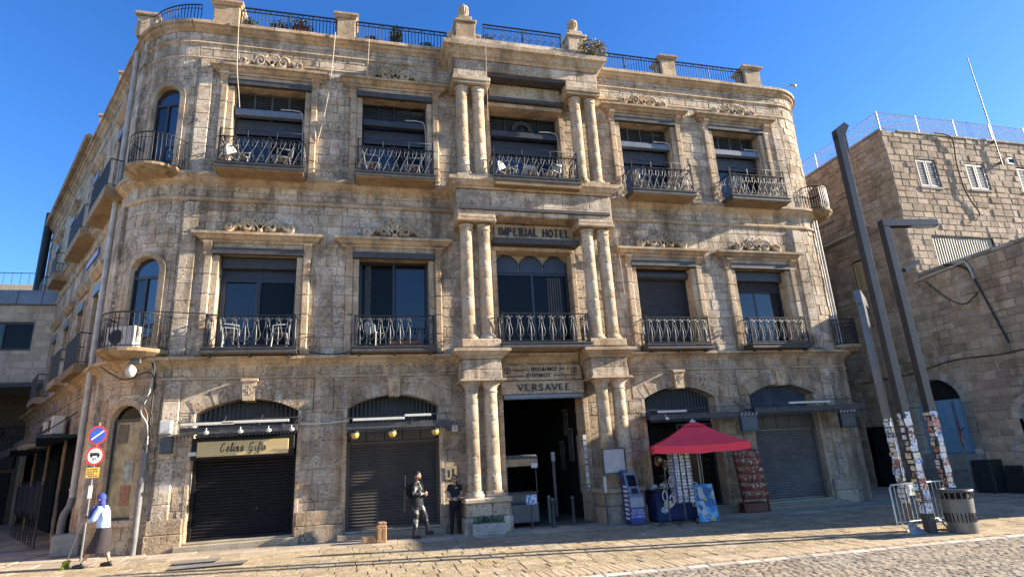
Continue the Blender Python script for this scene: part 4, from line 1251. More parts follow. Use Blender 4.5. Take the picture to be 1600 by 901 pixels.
for z, r in ((17.25, .024), (17.1, .013), (16.52, .014)): m.tube([(p[0], p[1], z) for p in tp], r, 5)
for q in range(22): p = PW(-AL + AL * q / 22)[0]; m.tube([(p[0], p[1] + .05, 16.45), (p[0], p[1] + .05, 17.25)], .014, 4)
m.build('roof_railing', IRON, hotel)
pp = PW(-AL - .1)[0]
o = MB().bbox(pp[0] - .3, pp[0] + .3, pp[1] - .3, pp[1] + .3, 16.44, 17.25, .02).build('roof_pier', TRIM, hotel); MB().bbox(pp[0] - .38, pp[0] + .38, pp[1] - .38, pp[1] + .38, 17.255, 17.4, .03).build('pier_cap', TRIM, o)
for t in (3.8, 7.6):
    p = spt(t, 0, -.2); o = MB().bbox(p.x - .3, p.x + .3, p.y - .3, p.y + .3, 16.44, 17.1, .02).build('roof_pier', TRIM, hotel); MB().bbox(p.x - .36, p.x + .36, p.y - .36, p.y + .36, 17.105, 17.22, .03).build('pier_cap', TRIM, o)
# ------------------------------------------------------------------ ground
def gpt(x, y, h): return Vector((x, y, gz(x) + h))
xs = [-400, -60, -30, -14, -9, -4, 0, 4, 8, 16, 40, 400]
ys = [-400, -60, -20, -13, -6, 0, 10, 40, 400]
m = MB()
for i in range(len(xs) - 1):
    for j in range(len(ys) - 1):
        a = [(xs[i], ys[j]), (xs[i + 1], ys[j]), (xs[i + 1], ys[j + 1]), (xs[i], ys[j + 1])]
        m.add([(x, y, gz(x) - .03) for x, y in a], [(0, 1, 2, 3)])
ground = m.build('ground', GROUT); ground['kind'] = 'structure'
m = MB()
for i in range(3, 10):
    x0, x1 = xs[i], xs[i + 1]
    m.add([(x0, -7.5, gz(x0) - .02), (x1, -7.5, gz(x1) - .02), (x1, .3, gz(x1) - .02), (x0, .3, gz(x0) - .02)], [(0, 1, 2, 3)])
plaza = m.build('pavement', GROUT); plaza['kind'] = 'structure'
def paving(x0, x1, y0, y1, hh, ww, pr, cham=.012, gap=.014, slant=0.0):
    f = (lambda s, z, d: gpt(s + slant * (z - y0), z, d)) if slant else gpt
    return ashlar(f, x0, x1, y0, y1, hh, ww, (), gap, pr, cham)
P = []
P += paving(-13.9, 13, -6.92, -1.75, (.36, .44), (.3, .6), (-.002, .007), .010, .012, .0)
lay(P, plaza, 'paving_stone', 'paving_field', PAVE)
P = paving(-6, 13, -7.46, -6.94, (.51, .52), (.11, .15), (-.002, .004), .008, .006)
lay(P, plaza, 'paving_sett', 'paving_sett_band', SLABT, 150)
P = paving(-13.9, 10.2, -1.70, -.35, (.44, .46), (.5, 1.0), (-.002, .006), .008, .010)
lay(P, plaza, 'paving_slab', 'paving_slab_field', SLAB, 120)
P = paving(-30, -13.95, -6, 16, (.5, .6), (.6, 1.1), (-.002, .006), .008, .012) + paving(-13.9, -11.0, -.35, 3.0, (.45, .6), (.5, 1.0), (-.002, .006), .008, .012) + paving(10.25, 16.3, -7.4, 9, (.4, .5), (.5, .9), (-.004, .008), .01, .014)
lay(P, plaza, 'paving_slab', 'paving_slab_field', SLAB, 100)
# band of narrow setts, pale kerb line, and the grey sett carriageway
def gp2(x, y, h): return gpt(x, y, h)
def strip(y0, y1, h):
    m = MB()
    for x0, x1 in ((-14, 8), (8, 30)): m.add([(x0, y0, gz(x0) + h), (x1, y0, gz(x1) + h), (x1, y1, gz(x1) + h), (x0, y1, gz(x0) + h)], [(0, 1, 2, 3)])
    return m
kerb = strip(-7.86, -7.5, -.015).build('kerb', GROUT); kerb['kind'] = 'structure'
lay(ashlar(gpt, -4, 14, -7.84, -7.66, (.18, .18), (.4, .6), (), .012, (.004, .012), .012), kerb, 'kerb_stone', 'kerb_stone_row', KERBM)
lay(ashlar(gpt, -4, 14, -7.65, -7.47, (.18, .18), (.12, .17), (), .012, (-.002, .008), .01), kerb, 'sett', 'sett_row', PAVE, 60)
road = strip(-16, -7.86, -.018).build('road', GROUT); road['kind'] = 'structure'
lay(ashlar(gpt, -3.2, 13, -12.2, -7.87, (.095, .115), (.12, .2), (), .009, (-.004, .006), .012), road, 'sett', 'sett_field', SETT, 250)

# ------------------------------------------------------------------ stone house and high terrace wall on the right
XW = 16.45
house = thing('stone_house', 'tall rubble stone house with closed pale shutters and a roof railing, right of the hotel', 'house', (XW, 0, 0))
wall = thing('terrace_wall', 'high brown stone wall with an arched blue door behind the lamp posts', 'wall', (XW, -4, 0))
def wpt(y, z, d): return Vector((XW - d, -y, z))          # s runs towards the viewer
def fpt(x, z, d): return Vector((x, -d - .0, z))
DY = .52
hol_w = [(-DY - 1.32, -DY + 1.32, -.5, 4.32), (2.3, 3.7, 1.3, 3.0)]
hol_h = [(-4.75, -3.6, 12.15, 13.8), (-3.05, -2.3, 8.3, 9.8), (-4.3, -3.2, -.5, 2.35)]
sheet(wpt, -14, 0, -.5, 15.0, 0, hol_h + [hol_w[0]]).build('mortar_wall', RMORT, house)
sheet(wpt, 0, 6.8, -.5, 8.2, 0, hol_w).build('mortar_wall', RMORT, wall)
hol_f = [(17.9, 19.05, 12.33, 13.72), (20.75, 21.95, 12.38, 13.72), (23.9, 25.2, 12.4, 13.75), (23.55, 24.05, 13.9, 14.25), (17.7, 21.15, 8.3, 10.05), (22.1, 24.4, 8.3, 10.0)]
sheet(fpt, XW, 34, 8.1, 15.0, 0, hol_f).build('mortar_wall', RMORT, house)
bk = []
bk += ashlar(wpt, -12.5, 0, -.3, 15.0, (.22, .36), (.28, .75), hol_h + [hol_w[0]], .022, (.004, .045), .02)
bk += ashlar(fpt, XW + .01, 30, 8.2, 15.0, (.24, .36), (.3, .7), hol_f, .022, (.004, .04), .02)
lay(bk, house, 'stone', 'stone_courses', RSTONE)
bk = ashlar(wpt, 0, 6.75, -.3, 8.2, (.22, .36), (.28, .75), hol_w, .022, (.004, .045), .02)
lay(bk, wall, 'stone', 'stone_courses', RSTONE)
m = MB(); m.box(XW + .02, 34, -6.7, .3, 7.9, 8.15); m.box(XW + .03, 34, -6.8, -6.7, -.5, 8.2); m.box(34, 34.1, -6.7, 0, -.5, 8.2); m.build('terrace_floor', CONC, wall)
z = 0
for i in range(9):
    y = -6.86 + i * .76
    MB().bbox(XW - .07, XW + .45, y + .005, y + .775, 8.2, 8.33, .015).build('coping_stone', CONC, wall)
m = MB(); m.box(XW + .02, 34, .03, 14, 14.8, 15.0); m.box(XW + .02, 34, 14, 14.1, -.5, 15.0); m.box(34, 34.1, -.05, 14, -.5, 15); m.build('roof_slab', CONC, house)
for i in range(15):
    MB().bbox(XW - .06, XW + .35, .05 + i * .9, .94 + i * .9, 15.0, 15.11, .012).build('coping_stone', CONC, house)
    if i: MB().bbox(XW - .06 + i * .95, XW - .07 + (i + 1) * .95, -.06, .35, 15.0, 15.11, .012).build('coping_stone', CONC, house)
def louvre_shutters(pt, s0, s1, z0, z1, material, parent, n=2):
    m = MB()
    P4 = lambda a, b, c, d, d0, d1: [pt(s, z, q) for q in (d0, d1) for z in (c, d) for s in (a, b)]
    F6 = [(0, 1, 3, 2), (4, 6, 7, 5), (0, 4, 5, 1), (2, 3, 7, 6), (0, 2, 6, 4), (1, 5, 7, 3)]
    m.add(P4(s0, s1, z0, z1, -.12, -.06), F6)
    w = m.build('window', material, parent)
    for i in range(n):
        a, b = s0 + (s1 - s0) * i / n + .02, s0 + (s1 - s0) * (i + 1) / n - .02
        m = MB()
        m.add(P4(a, a + .07, z0 + .02, z1 - .02, -.05, .0), F6); m.add(P4(b - .07, b, z0 + .02, z1 - .02, -.05, .0), F6)
        m.add(P4(a + .07, b - .07, z1 - .1, z1 - .02, -.05, -.002), F6); m.add(P4(a + .07, b - .07, z0 + .02, z0 + .1, -.05, -.002), F6)
        k = int((z1 - z0) / .09)
        for j in range(k):
            z = z0 + .1 + (z1 - z0 - .2) * j / k
            m.add([pt(a + .07, z, -.01), pt(b - .07, z, -.01), pt(b - .07, z + .075, -.045), pt(a + .07, z + .075, -.045)], [(0, 1, 2, 3)])
        m.build('shutter', material, w)
    m = MB(); m.add(P4(s0 - .08, s1 + .08, z0 - .1, z0, -.1, .06), F6); m.build('sill', CONC, w)
SHC = mat('cream_shutter', (.52, .40, .20), .6, 0, .12, wear=(.3, .24, .15), wear_amt=.2)
SHG = mat('grey_shutter', (.25, .25, .235), .6, 0, .12, wear=(.24, .2, .16), wear_amt=.3)
louvre_shutters(wpt, -4.72, -3.63, 12.22, 13.76, SHC, house, 2); louvre_shutters(wpt, -3.02, -2.33, 8.36, 9.76, SHC, house, 2)
louvre_shutters(fpt, 17.93, 19.02, 12.38, 13.7, SHG, house); louvre_shutters(fpt, 20.78, 21.92, 12.42, 13.7, SHG, house); louvre_shutters(fpt, 23.93, 25.17, 12.45, 13.72, SHG, house)
CORR = mat('corrugated_sheet', (.36, .32, .24), .6, .3, .2, .1, 2, wear=(.2, .13, .07), wear_amt=.3)
for a, b, z1 in ((17.72, 21.13, 10.03), (22.12, 24.38, 9.98)):
    m = MB(); k = int((b - a) / .07)
    for i in range(k):
        xa, xb = a + (b - a) * i / k, a + (b - a) * (i + 1) / k
        m.add([(xa, .06 - .03 * (i % 2), 8.2), (xb, .06 - .03 * ((i + 1) % 2), 8.2), (xb, .06 - .03 * ((i + 1) % 2), z1), (xa, .06 - .03 * (i % 2), z1)], [(0, 1, 2, 3)])
    m.build('corrugated_screen', CORR, house)
v = window_frame(0, .0, 23.56, 24.04, 13.91, 14.24, (), (), .05, .08, 'vent_window', house, WHITE); pane(23.6, 24.0, .03, 13.95, 14.2, v, GLASSD)
# roof fence
FEN = mat('pale_fence_paint', (.60, .57, .53), .5, 0)
m = MB(); b = MB()
for z in (15.16, 15.95): m.tube([(XW + .05, 13.5, z), (XW + .05, .05, z), (34, .05, z)], .022, 5)
for i in range(8): m.tube([(XW + .05, .05 + i * 1.9, 15.05), (XW + .05, .05 + i * 1.9, 16.0)], .028, 5)
for i in range(8): m.tube([(XW + .05 + i * 2.2, .05, 15.05), (XW + .05 + i * 2.2, .05, 16.0)], .03, 5)
for i in range(105): b.tube([(XW + .05, .1 + i * .125, 15.16), (XW + .05, .1 + i * .125, 15.95)], .019, 4)
for i in range(120): b.tube([(XW + .1 + i * .12, .05, 15.16), (XW + .1 + i * .12, .05, 15.95)], .019, 4)
fr = m.build('roof_fence', FEN, house); b.build('baluster_row', FEN, fr)
m = MB(); m.lathe([(.62, 0), (.62, .9), (.58, 1.05), (.45, 1.2), (.2, 1.3), (.02, 1.32)], (XW + 2.2, 2.4, 15.0), 18); m.build('water_tank', CONC, house)
# wall pipe along the alley face
m = MB(); m.tube([(XW - .12, 12, 11.0), (XW - .12, 1.6, 11.1)], .06, 7); m.build('wall_pipe', WPIPE, house)
# dark doors in the alley face
m = MB(); m.box(XW + .25, XW + .3, 3.2, 4.3, -.4, 2.35); m.build('door', DARKMET, house)
# arched door in the terrace wall
n = 13
m0 = 0
for i in range(n):
    a0, a1 = math.pi * (i + .02) / n, math.pi * (i + .98) / n
    q = [(DY + r * math.cos(a), 3.02 + r * math.sin(a)) for r, a in ((1.0, a0), (1.0, (a0 + a1) / 2), (1.0, a1), (1.29, a1), (1.29, (a0 + a1) / 2), (1.29, a0))]
    m = MB(); m.prism(q, (XW - .05 - ru(0, .02), 0, 0), (0, 1, 0), (0, 0, 1), (1, 0, 0), .5); m.build('voussoir', stone_mat('pale_voussoir', ((.46, .42, .35), (.43, .37, .28), (.36, .3, .22)), bump=.4, pits=.2, streak=.3) if i == 0 else MATS['pale_voussoir'], wall)
for sg in (-1, 1):
    for i in range(6):
        y0, y1 = sorted((DY + sg * 1.0, DY + sg * (1.29 + .03 * (i % 2)))); MB().bbox(XW - .05, XW + .45, y0, y1, -.3 + .55 * i + .005, .245 + .55 * i, .015).build('jamb_stone', MATS['pale_voussoir'], wall)
BLUE = mat('pale_blue_door_paint', (.17, .33, .46), .55, 0, .12, .1, 3, wear=(.2, .2, .2), wear_amt=.1)
m = MB(); m.box(XW + .2, XW + .25, DY - 1.0, DY + 1.0, 1.15, 3.2); d = m.build('door', BLUE, wall)
for y0, y1 in ((DY - .98, DY - .02), (DY + .02, DY + .98)):
    m = MB(); m.bbox(XW + .165, XW + .2, y0, y1, 1.2, 3.18, .01); m.build('door_leaf', BLUE, d)
m = MB(); m.tube([(XW + .14, DY - .45, 2.0), (XW + .14, DY - .5, 2.05), (XW + .14, DY - .6, 2.03), (XW + .14, DY - .62, 2.12)], .02, 5); m.build('handle', CABLE, d)
m = MB(); m.box(XW + .3, XW + .34, DY - 1.05, DY + 1.05, 3.2, 4.1); m.build('fanlight', DARK, wall)
m = MB(); m.bbox(XW - .5, XW + .4, DY - 1.6, DY + 1.2, -.4, .55, .02); m.bbox(XW - .25, XW + .4, DY - 1.3, DY + 1.0, .55, 1.15, .02); m.build('stone_step', CONC, wall)
# second round headed blue opening
q = [(-2.35, 1.35), (-3.65, 1.35), (-3.65, 2.3)] + [(-3.0 - .65 * math.cos(math.pi * k / 10), 2.3 + .65 * math.sin(math.pi * k / 10)) for k in range(1, 10)] + [(-2.35, 2.3)]
m = MB(); m.prism(q, (XW + .1, 0, 0), (0, 1, 0), (0, 0, 1), (1, 0, 0), .06); m.build('blue_panel', BLUE, wall)
for i in range(9):
    a0, a1 = math.pi * (i + .03) / 9, math.pi * (i + .97) / 9
    q = [(-3.0 + r * math.cos(a), 2.3 + r * math.sin(a)) for r, a in ((.66, a0), (.66, a1), (.9, a1), (.9, a0))]
    m = MB(); m.prism(q, (XW - .04, 0, 0), (0, 1, 0), (0, 0, 1), (1, 0, 0), .3); m.build('voussoir', MATS['pale_voussoir'], wall)
# wall stone filling the corners over both arches
for yc, r, zs_, top, sd_ in ((DY, 1.28, 3.02, 4.33, 1.33), (-3.0, .66, 2.3, 3.02, .71)):
    for sg in (-1, 1):
        q = [(yc + sg * r * math.cos(math.pi / 2 * k / 8), zs_ + r * math.sin(math.pi / 2 * k / 8)) for k in range(9)] + [(yc, top), (yc + sg * sd_, top), (yc + sg * sd_, zs_)]
        if sg == 1: q = q[::-1]
        m = MB(); m.prism(q, (XW - .012, 0, 0), (0, 1, 0), (0, 0, 1), (1, 0, 0), .3); m.build('spandrel_stone', RSTONE, wall)

# ------------------------------------------------------------------ buildings across the side street on the left
bridge = thing('bridging_building', 'shaded stone building spanning the side street with a wide window and metal roof edge', 'building', (-24, 13, 6))
BS = stone_mat('dull_block', ((.55, .45, .34), (.52, .41, .30), (.45, .34, .23)), bump=.35, pits=.2, streak=.3, chisel=.1, var=.2)
def bpt(x, z, d): return Vector((x, 13 - d, z))
bw = (-23.0, -20.7, 7.85, 9.2)
sheet(bpt, -34, -19.3, 6.35, 10.0, 0, [bw]).build('mortar_wall', RMORT, bridge)
lay(ashlar(bpt, -34, -19.4, 6.4, 10.0, (.3, .34), (.5, .8), [bw], .012, (.005, .014), .008), bridge, 'stone', 'stone_courses', BS)
m = MB(); m.box(-34, -19.3, 13.02, 20, 6.3, 6.45); m.box(-34, -19.3, 13.4, 20, 9.9, 10.0); m.box(-34, -33.9, 13, 20, 6.3, 10); m.build('floor_slab', CONC, bridge)
for i in range(14):
    x = -33.5 + i * 1.0
    m = MB(); m.prism([(0, 0), (-.18, .02), (-.10, .72), (0, .74)], (x + .01, 13, 10.0), (0, 1, 0), (0, 0, 1), (1, 0, 0), .97); m.build('roof_sheet', mat('weathered_zinc', (.20, .21, .22), .5, .5, .2, .2, 2) if i == 0 else MATS['weathered_zinc'], bridge)
w = window_frame(0, 13.05, bw[0], bw[1], bw[2], bw[3], (-21.9,), (), .08, .08, 'window', bridge); pane(-22.9, -21.95, 13.1, 7.95, 9.1, w, GLASS); pane(-21.85, -20.8, 13.1, 7.95, 9.1, w, GLASSD)
m = MB(); m.box(-34, -19.3, 12.8, 13.1, 6.15, 6.34); m.build('steel_lintel', STEEL, bridge)
far = thing('sunlit_house', 'pale sunlit house with thin roof railing above the metal roof edge', 'house', (-26, 24, 0))
def fpt2(x, z, d): return Vector((x, 24 - d, z))
sheet(fpt2, -40, -25.9, 0, 14.2, 0).build('mortar_wall', RMORT, far)
lay(ashlar(fpt2, -40, -25.9, 10, 14.2, (.4, .4), (.7, 1.1), (), .015, (.005, .012), .01), far, 'stone', 'stone_courses', stone_mat('cream_block', ((.52, .44, .33), (.5, .41, .28), (.45, .36, .24)), bump=.2, pits=.1, streak=.1, chisel=.1, var=.1), 80)
m = MB(); m.box(-40, -25.9, 24.02, 30, 0, 14.15); m.build('rear_wall', CONC, far)
m = MB()
for i in range(30): m.tube([(-40 + i * .47, 24.1, 14.2), (-40 + i * .47, 24.1, 15.0)], .02, 4)
m.tube([(-40, 24.1, 15.0), (-26, 24.1, 15.0)], .025, 4); m.build('roof_railing', IRON, far)
shops = thing('alley_shops', 'dark row of shopfronts at the far end of the side street with faint lettering', 'shop row', (-24, 17, 0))
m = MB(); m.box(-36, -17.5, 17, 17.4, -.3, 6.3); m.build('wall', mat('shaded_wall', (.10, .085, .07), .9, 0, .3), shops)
for i in range(6):
    x = -34 + i * 2.4
    MB().bbox(x, x + 1.9, 16.93, 17.0, 0, 2.5, .02).build('shop_shutter', BLACKSH, shops)
    MB().bbox(x - .1, x + 2.0, 16.75, 17.0, 2.7, 3.4, .02).build('fascia_board', DARKMET, shops)
MB().bbox(-25.2, -21.2, 16.6, 16.75, 3.55, 4.7, .02).build('sign_board', DARKMET, shops)
SL = mat('faded_sign_lettering', (.075, .06, .05), .8)
text('PHARMACY', .5, (-23.2, 16.59, 4.42), shops, SL, .004, .004, width=3.4); text('\u05d1\u05d9\u05ea \u05de\u05e8\u05e7\u05d7\u05ea', .45, (-23.2, 16.59, 3.88), shops, SL, .004, .004, width=3.0)
opp = thing('unseen_opposite_house', 'plain unseen stone house added to shade the side street from the left', 'house', (-22, 0, 0))  # out of view, put in to keep sky light off the side street
a, b = Vector((-18.6, -6.6, 0)), Vector((-30.5, 14, 0))
dv = (b - a).normalized(); nv = Vector((dv.y, -dv.x, 0))
def opt(s, z, d): p = a + dv * s + nv * d; return Vector((p.x, p.y, z))
sheet(opt, 0, 23.5, -.4, 7.5, 0).build('mortar_wall', RMORT, opp)
lay(ashlar(opt, 0, 23.5, -.2, 7.5, (.36, .4), (.6, 1.0), (), .014, (.005, .014), .01), opp, 'stone', 'stone_courses', BS, 20)
m = MB(); m.obox((a + b) / 2 - nv * 4.1 + Vector((0, 0, 3.5)), dv * 11.8, nv * 4, (0, 0, 3.95)); m.build('rear_wall', CONC, opp)
# ------------------------------------------------------------------ lamp posts with stickers
POST = mat('dark_grey_post', (.045, .05, .055), .45, .4, .15)
STICK = [motley('sticker_print_%s' % n, c, 26, .5) for n, c in (
    ('pale', [(.62, .62, .60), (.70, .70, .68), (.05, .05, .06), (.35, .45, .6), (.55, .5, .4), (.66, .66, .66)]),
    ('blue', [(.5, .56, .62), (.06, .14, .35), (.65, .66, .66), (.12, .25, .4), (.7, .7, .7)]),
    ('red', [(.25, .05, .04), (.62, .58, .52), (.14, .05, .04), (.4, .12, .08), (.5, .45, .4)]),
    ('yellow', [(.6, .5, .1), (.6, .6, .58), (.1, .1, .1), (.62, .55, .3), (.65, .65, .63)]))]
def stickers(t, w, h0, h1, seed, face=-1):
    rr = random.Random(seed)
    z = h0
    while z < h1:
        hh = rr.uniform(.07, .17); ww = rr.uniform(.6, 1.15) * w
        off = rr.uniform(-.1, .1) * w
        m = MB(); y = -w / 2 - .004 - rr.uniform(0, .002)
        a = rr.uniform(-.06, .06)
        m.obox((off, y, z + hh / 2), (ww / 2 * math.cos(a), 0, ww / 2 * math.sin(a)), (0, .002, 0), (-hh / 2 * math.sin(a), 0, hh / 2 * math.cos(a)))
        m.build('sticker', rr.choice(STICK), t, None, False)
        m = MB(); x = -w / 2 - .004 - rr.uniform(0, .002); hh2 = hh * rr.uniform(.7, 1)
        m.obox((x, rr.uniform(-.2, .2) * w, z + hh2 / 2), (.002, 0, 0), (0, ww * .45, 0), (0, 0, hh2 / 2)); m.build('sticker', rr.choice(STICK), t, None, False)
        z += hh * rr.uniform(.9, 1.25)
t = thing('lamp_post', 'tallest plain dark grey square lamp post with stickers round its foot', 'lamp post', (6.80, -6.62, gz(6.8)), R_(-8), 'dark square lamp posts')
w = .195
m = MB(); m.bbox(-w / 2, w / 2, -w / 2, w / 2, 0, 10.1, .01); m.build('pole', POST, t, None, False)
m = MB(); m.prism([(-w / 2, 10.0), (w / 2, 10.0), (w / 2 + .22, 10.35), (w / 2 + .1, 10.46), (-w / 2, 10.25)], (0, -w / 2 + .001, 0), (1, 0, 0), (0, 0, 1), (0, 1, 0), w - .002); m.build('lamp_head', POST, t, None, False)
m = MB(); m.obox((w / 2 + .07, 0, 9.85), (.004, 0, 0), (0, .09, 0), (0, 0, .28)); m.build('lens', mat('lamp_lens', (.5, .5, .48), .2), t, None, False)
stickers(t, w, .42, 2.55, 3)
m = MB(); m.bbox(-.06, .06, -w / 2 - .02, -w / 2, .25, .38, .005); m.build('hatch', GIRON, t, None, False)
t = thing('lamp_post', 'dark grey lamp post bent at the top into a horizontal arm', 'lamp post', (7.86, -6.40, gz(7.8)), R_(-8), 'dark square lamp posts')
m = MB(); m.bbox(-w / 2, w / 2, -w / 2, w / 2, 0, 7.55, .01); m.build('pole', POST, t, None, False)
m = MB(); m.bbox(-w / 2, 1.55, -w / 2 + .001, w / 2 - .001, 7.555, 7.75, .01); m.build('arm', POST, t, None, False)
m = MB(); m.obox((1.1, 0, 7.55), (.35, 0, 0), (0, .08, 0), (0, 0, .006)); m.build('lens', MATS['lamp_lens'], t, None, False)
m = MB(); m.obox((.5, 0, 6.45), (.24, 0, .12), (0, .05, 0), (-.02, 0, .05)); m.tube([(.1, 0, 6.3), (.3, 0, 6.35)], .03, 6); m.build('floodlight', POST, t, None, False)
stickers(t, w, .42, 2.6, 5)
w = .17
t = thing('lamp_post', 'shortest lamp post, its right side bright in the sun, partly behind the steel barrier', 'lamp post', (7.76, -5.22, gz(7.8)), R_(24), 'dark square lamp posts')
m = MB(); m.bbox(-w / 2, w / 2, -w / 2, w / 2, 0, 5.75, .01); m.build('pole', mat('pale_grey_post', (.085, .088, .092), .28, .4, .12), t, None, False)
m = MB(); m.prism([(-w / 2, 5.7), (w / 2, 5.7), (w / 2 + .16, 5.62), (w / 2 + .1, 5.9), (-w / 2, 6.12)], (0, -w / 2 + .001, 0), (1, 0, 0), (0, 0, 1), (0, 1, 0), w - .002); m.build('lamp_head', MATS['pale_grey_post'], t, None, False)
stickers(t, w, .5, 2.6, 9)

# ------------------------------------------------------------------ crowd barrier, litter bin
t = thing('crowd_barrier', 'galvanised steel crowd barrier with a small white notice, around the sticker covered posts', 'barrier', (6.95, -6.42, gz(7)), R_(2))
BAR = mat('bright_galvanised', (.50, .50, .48), .35, .7, .15)
x0, x1 = -.86, .92
m = MB(); m.tube([(x0, 0, .22), (x0, 0, 1.0), (x0 + .06, 0, 1.06), (x1 - .06, 0, 1.06), (x1, 0, 1.0), (x1, 0, .22)], .02, 7); m.tube([(x0, 0, .25), (x1, 0, .25)], .018, 7); m.build('frame', BAR, t, None, False)
for i in range(1, 14):
    q = x0 + (x1 - x0) * i / 14; m = MB(); m.tube([(q, 0, .25), (q, 0, 1.06)], .009, 5); m.build('bar', BAR, t, None, False)
for q in (-.52, .62):
    m = MB()
    for s in (-1, 1): m.prism([(-.03, 0), (.03, 0), (.03, .24), (-.03, .24)], (q, 0, .0), (1, 0, 0), (0, s * .9, 1), (0, 1, 0), .02)
    m.add([(q - .26, -.22, .0), (q + .26, -.22, .0), (q + .02, -.01, .26), (q - .02, -.01, .26), (q - .26, -.19, .0), (q + .26, -.19, .0), (q + .02, .02, .26), (q - .02, .02, .26)], [(0, 1, 2, 3), (4, 7, 6, 5), (0, 3, 7, 4), (1, 5, 6, 2), (0, 4, 5, 1)])
    m.build('foot', BAR, t, None, False)
m = MB(); m.bbox(-.42, .02, -.05, -.03, .80, 1.04, .004); n = m.build('notice', mat('notice_plastic', (.58, .62, .56), .5), t, None, False)
m = MB(); m.box(-.26, -.10, -.053, -.051, .88, .96); m.box(-.08, -.04, -.053, -.051, .88, .96); m.build('print', mat('teal_print', (.08, .30, .33), .5), n, None, False)
t = thing('litter_bin', 'tapered grey litter bin with slotted lid, in front of the right lamp post', 'bin', (7.38, -6.92, gz(7.4))); t.scale = (.82, .82, .98)
m = MB(); m.lathe([(.34, 0), (.35, .03), (.345, .3), (.385, .70), (.385, .74)], (0, 0, 0), 24); m.build('body', mat('bin_grey', (.15, .145, .13), .5, .3, .15, .1), t, None, False)
for k in range(24):
    a = 2 * math.pi * k / 24; m = MB(); ca, sa = math.cos(a), math.sin(a)
    m.obox((.362 * ca, .362 * sa, .34), (.012 * -sa, .012 * ca, 0), (.006 * ca, .006 * sa, 0), (.012 * ca, .012 * sa, .10)); m.build('slot', DARK, t, None, False)
m = MB(); m.lathe([(.37, .74), (.37, .76), (.30, .77), (.32, .86)], (0, 0, 0), 24); m.build('collar', DARK, t, None, False)
m = MB()
for k in range(18):
    a = 2 * math.pi * k / 18; m.tube([(.385 * math.cos(a), .385 * math.sin(a), .74), (.41 * math.cos(a), .41 * math.sin(a), .88)], .016, 5)
m.build('grille', MATS['bin_grey'], t, 'stuff', False)
m = MB(); m.lathe([(.43, .88), (.44, .90), (.43, .93), (.30, .95), (.29, .90)], (0, 0, 0), 24); m.build('lid', GIRON, t, None, False)

# ------------------------------------------------------------------ signs
BLUS = mat('sign_blue', (.03, .07, .32), .35); REDS = mat('sign_red', (.42, .03, .03), .35); WHS = mat('sign_white', (.62, .60, .55), .4); YEL = mat('sign_yellow', (.50, .30, .04), .5)
def disc(r, h, c, parent, material, name, ax='y', n=28):
    m = MB(); v = [(r * math.cos(2 * math.pi * k / n), r * math.sin(2 * math.pi * k / n)) for k in range(n)]
    m.prism(v, c, (1, 0, 0), (0, 0, 1), (0, 1, 0), h); return m.build(name, material, parent, None, False)
sp = (-12.28, -.62)
t = thing('road_sign', 'leaning grey post with blue no parking disc, red ringed lorry disc and yellow plate', 'road sign', (sp[0], sp[1], gz(-12)), R_(18)); t.scale = (.82, 1, 1)
m = MB(); m.tube([(0, .06, -.05), (0, .06, 3.3)], .032, 10); m.build('pole', GPIPE, t, None, False)
d = disc(.24, .02, (0, 0, 2.98), t, REDS, 'no_parking_disc'); disc(.195, .006, (0, -.006, 2.98), d, BLUS, 'blue_field')
m = MB(); m.obox((0, -.009, 2.98), (.15, 0, .11), (0, .003, 0), (-.010, 0, .013)); m.build('slash', WHS, d, None, False)
d = disc(.24, .02, (0, .002, 2.47), t, REDS, 'no_lorries_disc'); disc(.185, .006, (0, -.004, 2.47), d, WHS, 'white_field')
m = MB(); y = -.008
m.box(-.13, .05, y, y + .003, 2.47, 2.55); m.box(.055, .12, y, y + .003, 2.47, 2.52); m.prism([(.055, 2.52), (.10, 2.52), (.08, 2.55), (.055, 2.55)], (0, y, 0), (1, 0, 0), (0, 0, 1), (0, 1, 0), .003)
m.build('lorry', INK, d, None, False)
m = MB()
for q in (-.09, .09): m.lathe([(.028, 0), (.028, .003)], (0, 0, 0), 10); 
m = MB()
for q in (-.085, .085): m.prism([(q + .03 * math.cos(a * .6283), 2.455 + .03 * math.sin(a * .6283)) for a in range(10)], (0, y, 0), (1, 0, 0), (0, 0, 1), (0, 1, 0), .003)
m.build('wheels', INK, d, None, False)
text('8T', .10, (0, 0, 0), None, INK, .002).parent = d
bpy.context.scene.collection.objects[-1].location = (0, y, 2.385)
m = MB(); m.bbox(-.17, .17, .0, .015, 1.94, 2.19, .003); d = m.build('yellow_plate', YEL, t, None, False)
m = MB()
for k, (a, b) in enumerate(((-.15, .12), (-.13, .15), (-.15, .05), (-.10, .14))): 
    for j in range(4): m.box(a + (b - a) * j / 4, a + (b - a) * (j + .7) / 4, -.003, -.001, 2.125 - .052 * k, 2.15 - .052 * k)
m.build('writing', INK, d, None, False)
m = MB(); m.bbox(-.05, .05, .02, .1, 1.45, 1.75, .004); m.build('worn_sticker', WHS, t, None, False)
t = thing('road_sign', 'post with blue square sign and two small discs beside the arched blue door', 'road sign', (15.75, -.66, gz(16)), R_(35))
m = MB(); m.tube([(-.03, .06, 0), (-.03, .06, 3.3)], .03, 8); m.tube([(.06, .06, 0), (.06, .06, 2.9)], .025, 8); m.build('pole', GPIPE, t, None, False)
m = MB(); m.bbox(-.3, .3, 0, .02, 2.62, 3.22, .004); d = m.build('one_way_plate', BLUS, t, None, False)
m = MB(); m.box(-.035, .035, -.004, -.001, 2.7, 3.0); m.prism([(-.1, 2.98), (.1, 2.98), (0, 3.15)], (0, -.004, 0), (1, 0, 0), (0, 0, 1), (0, 1, 0), .003); m.build('arrow', WHS, d, None, False)
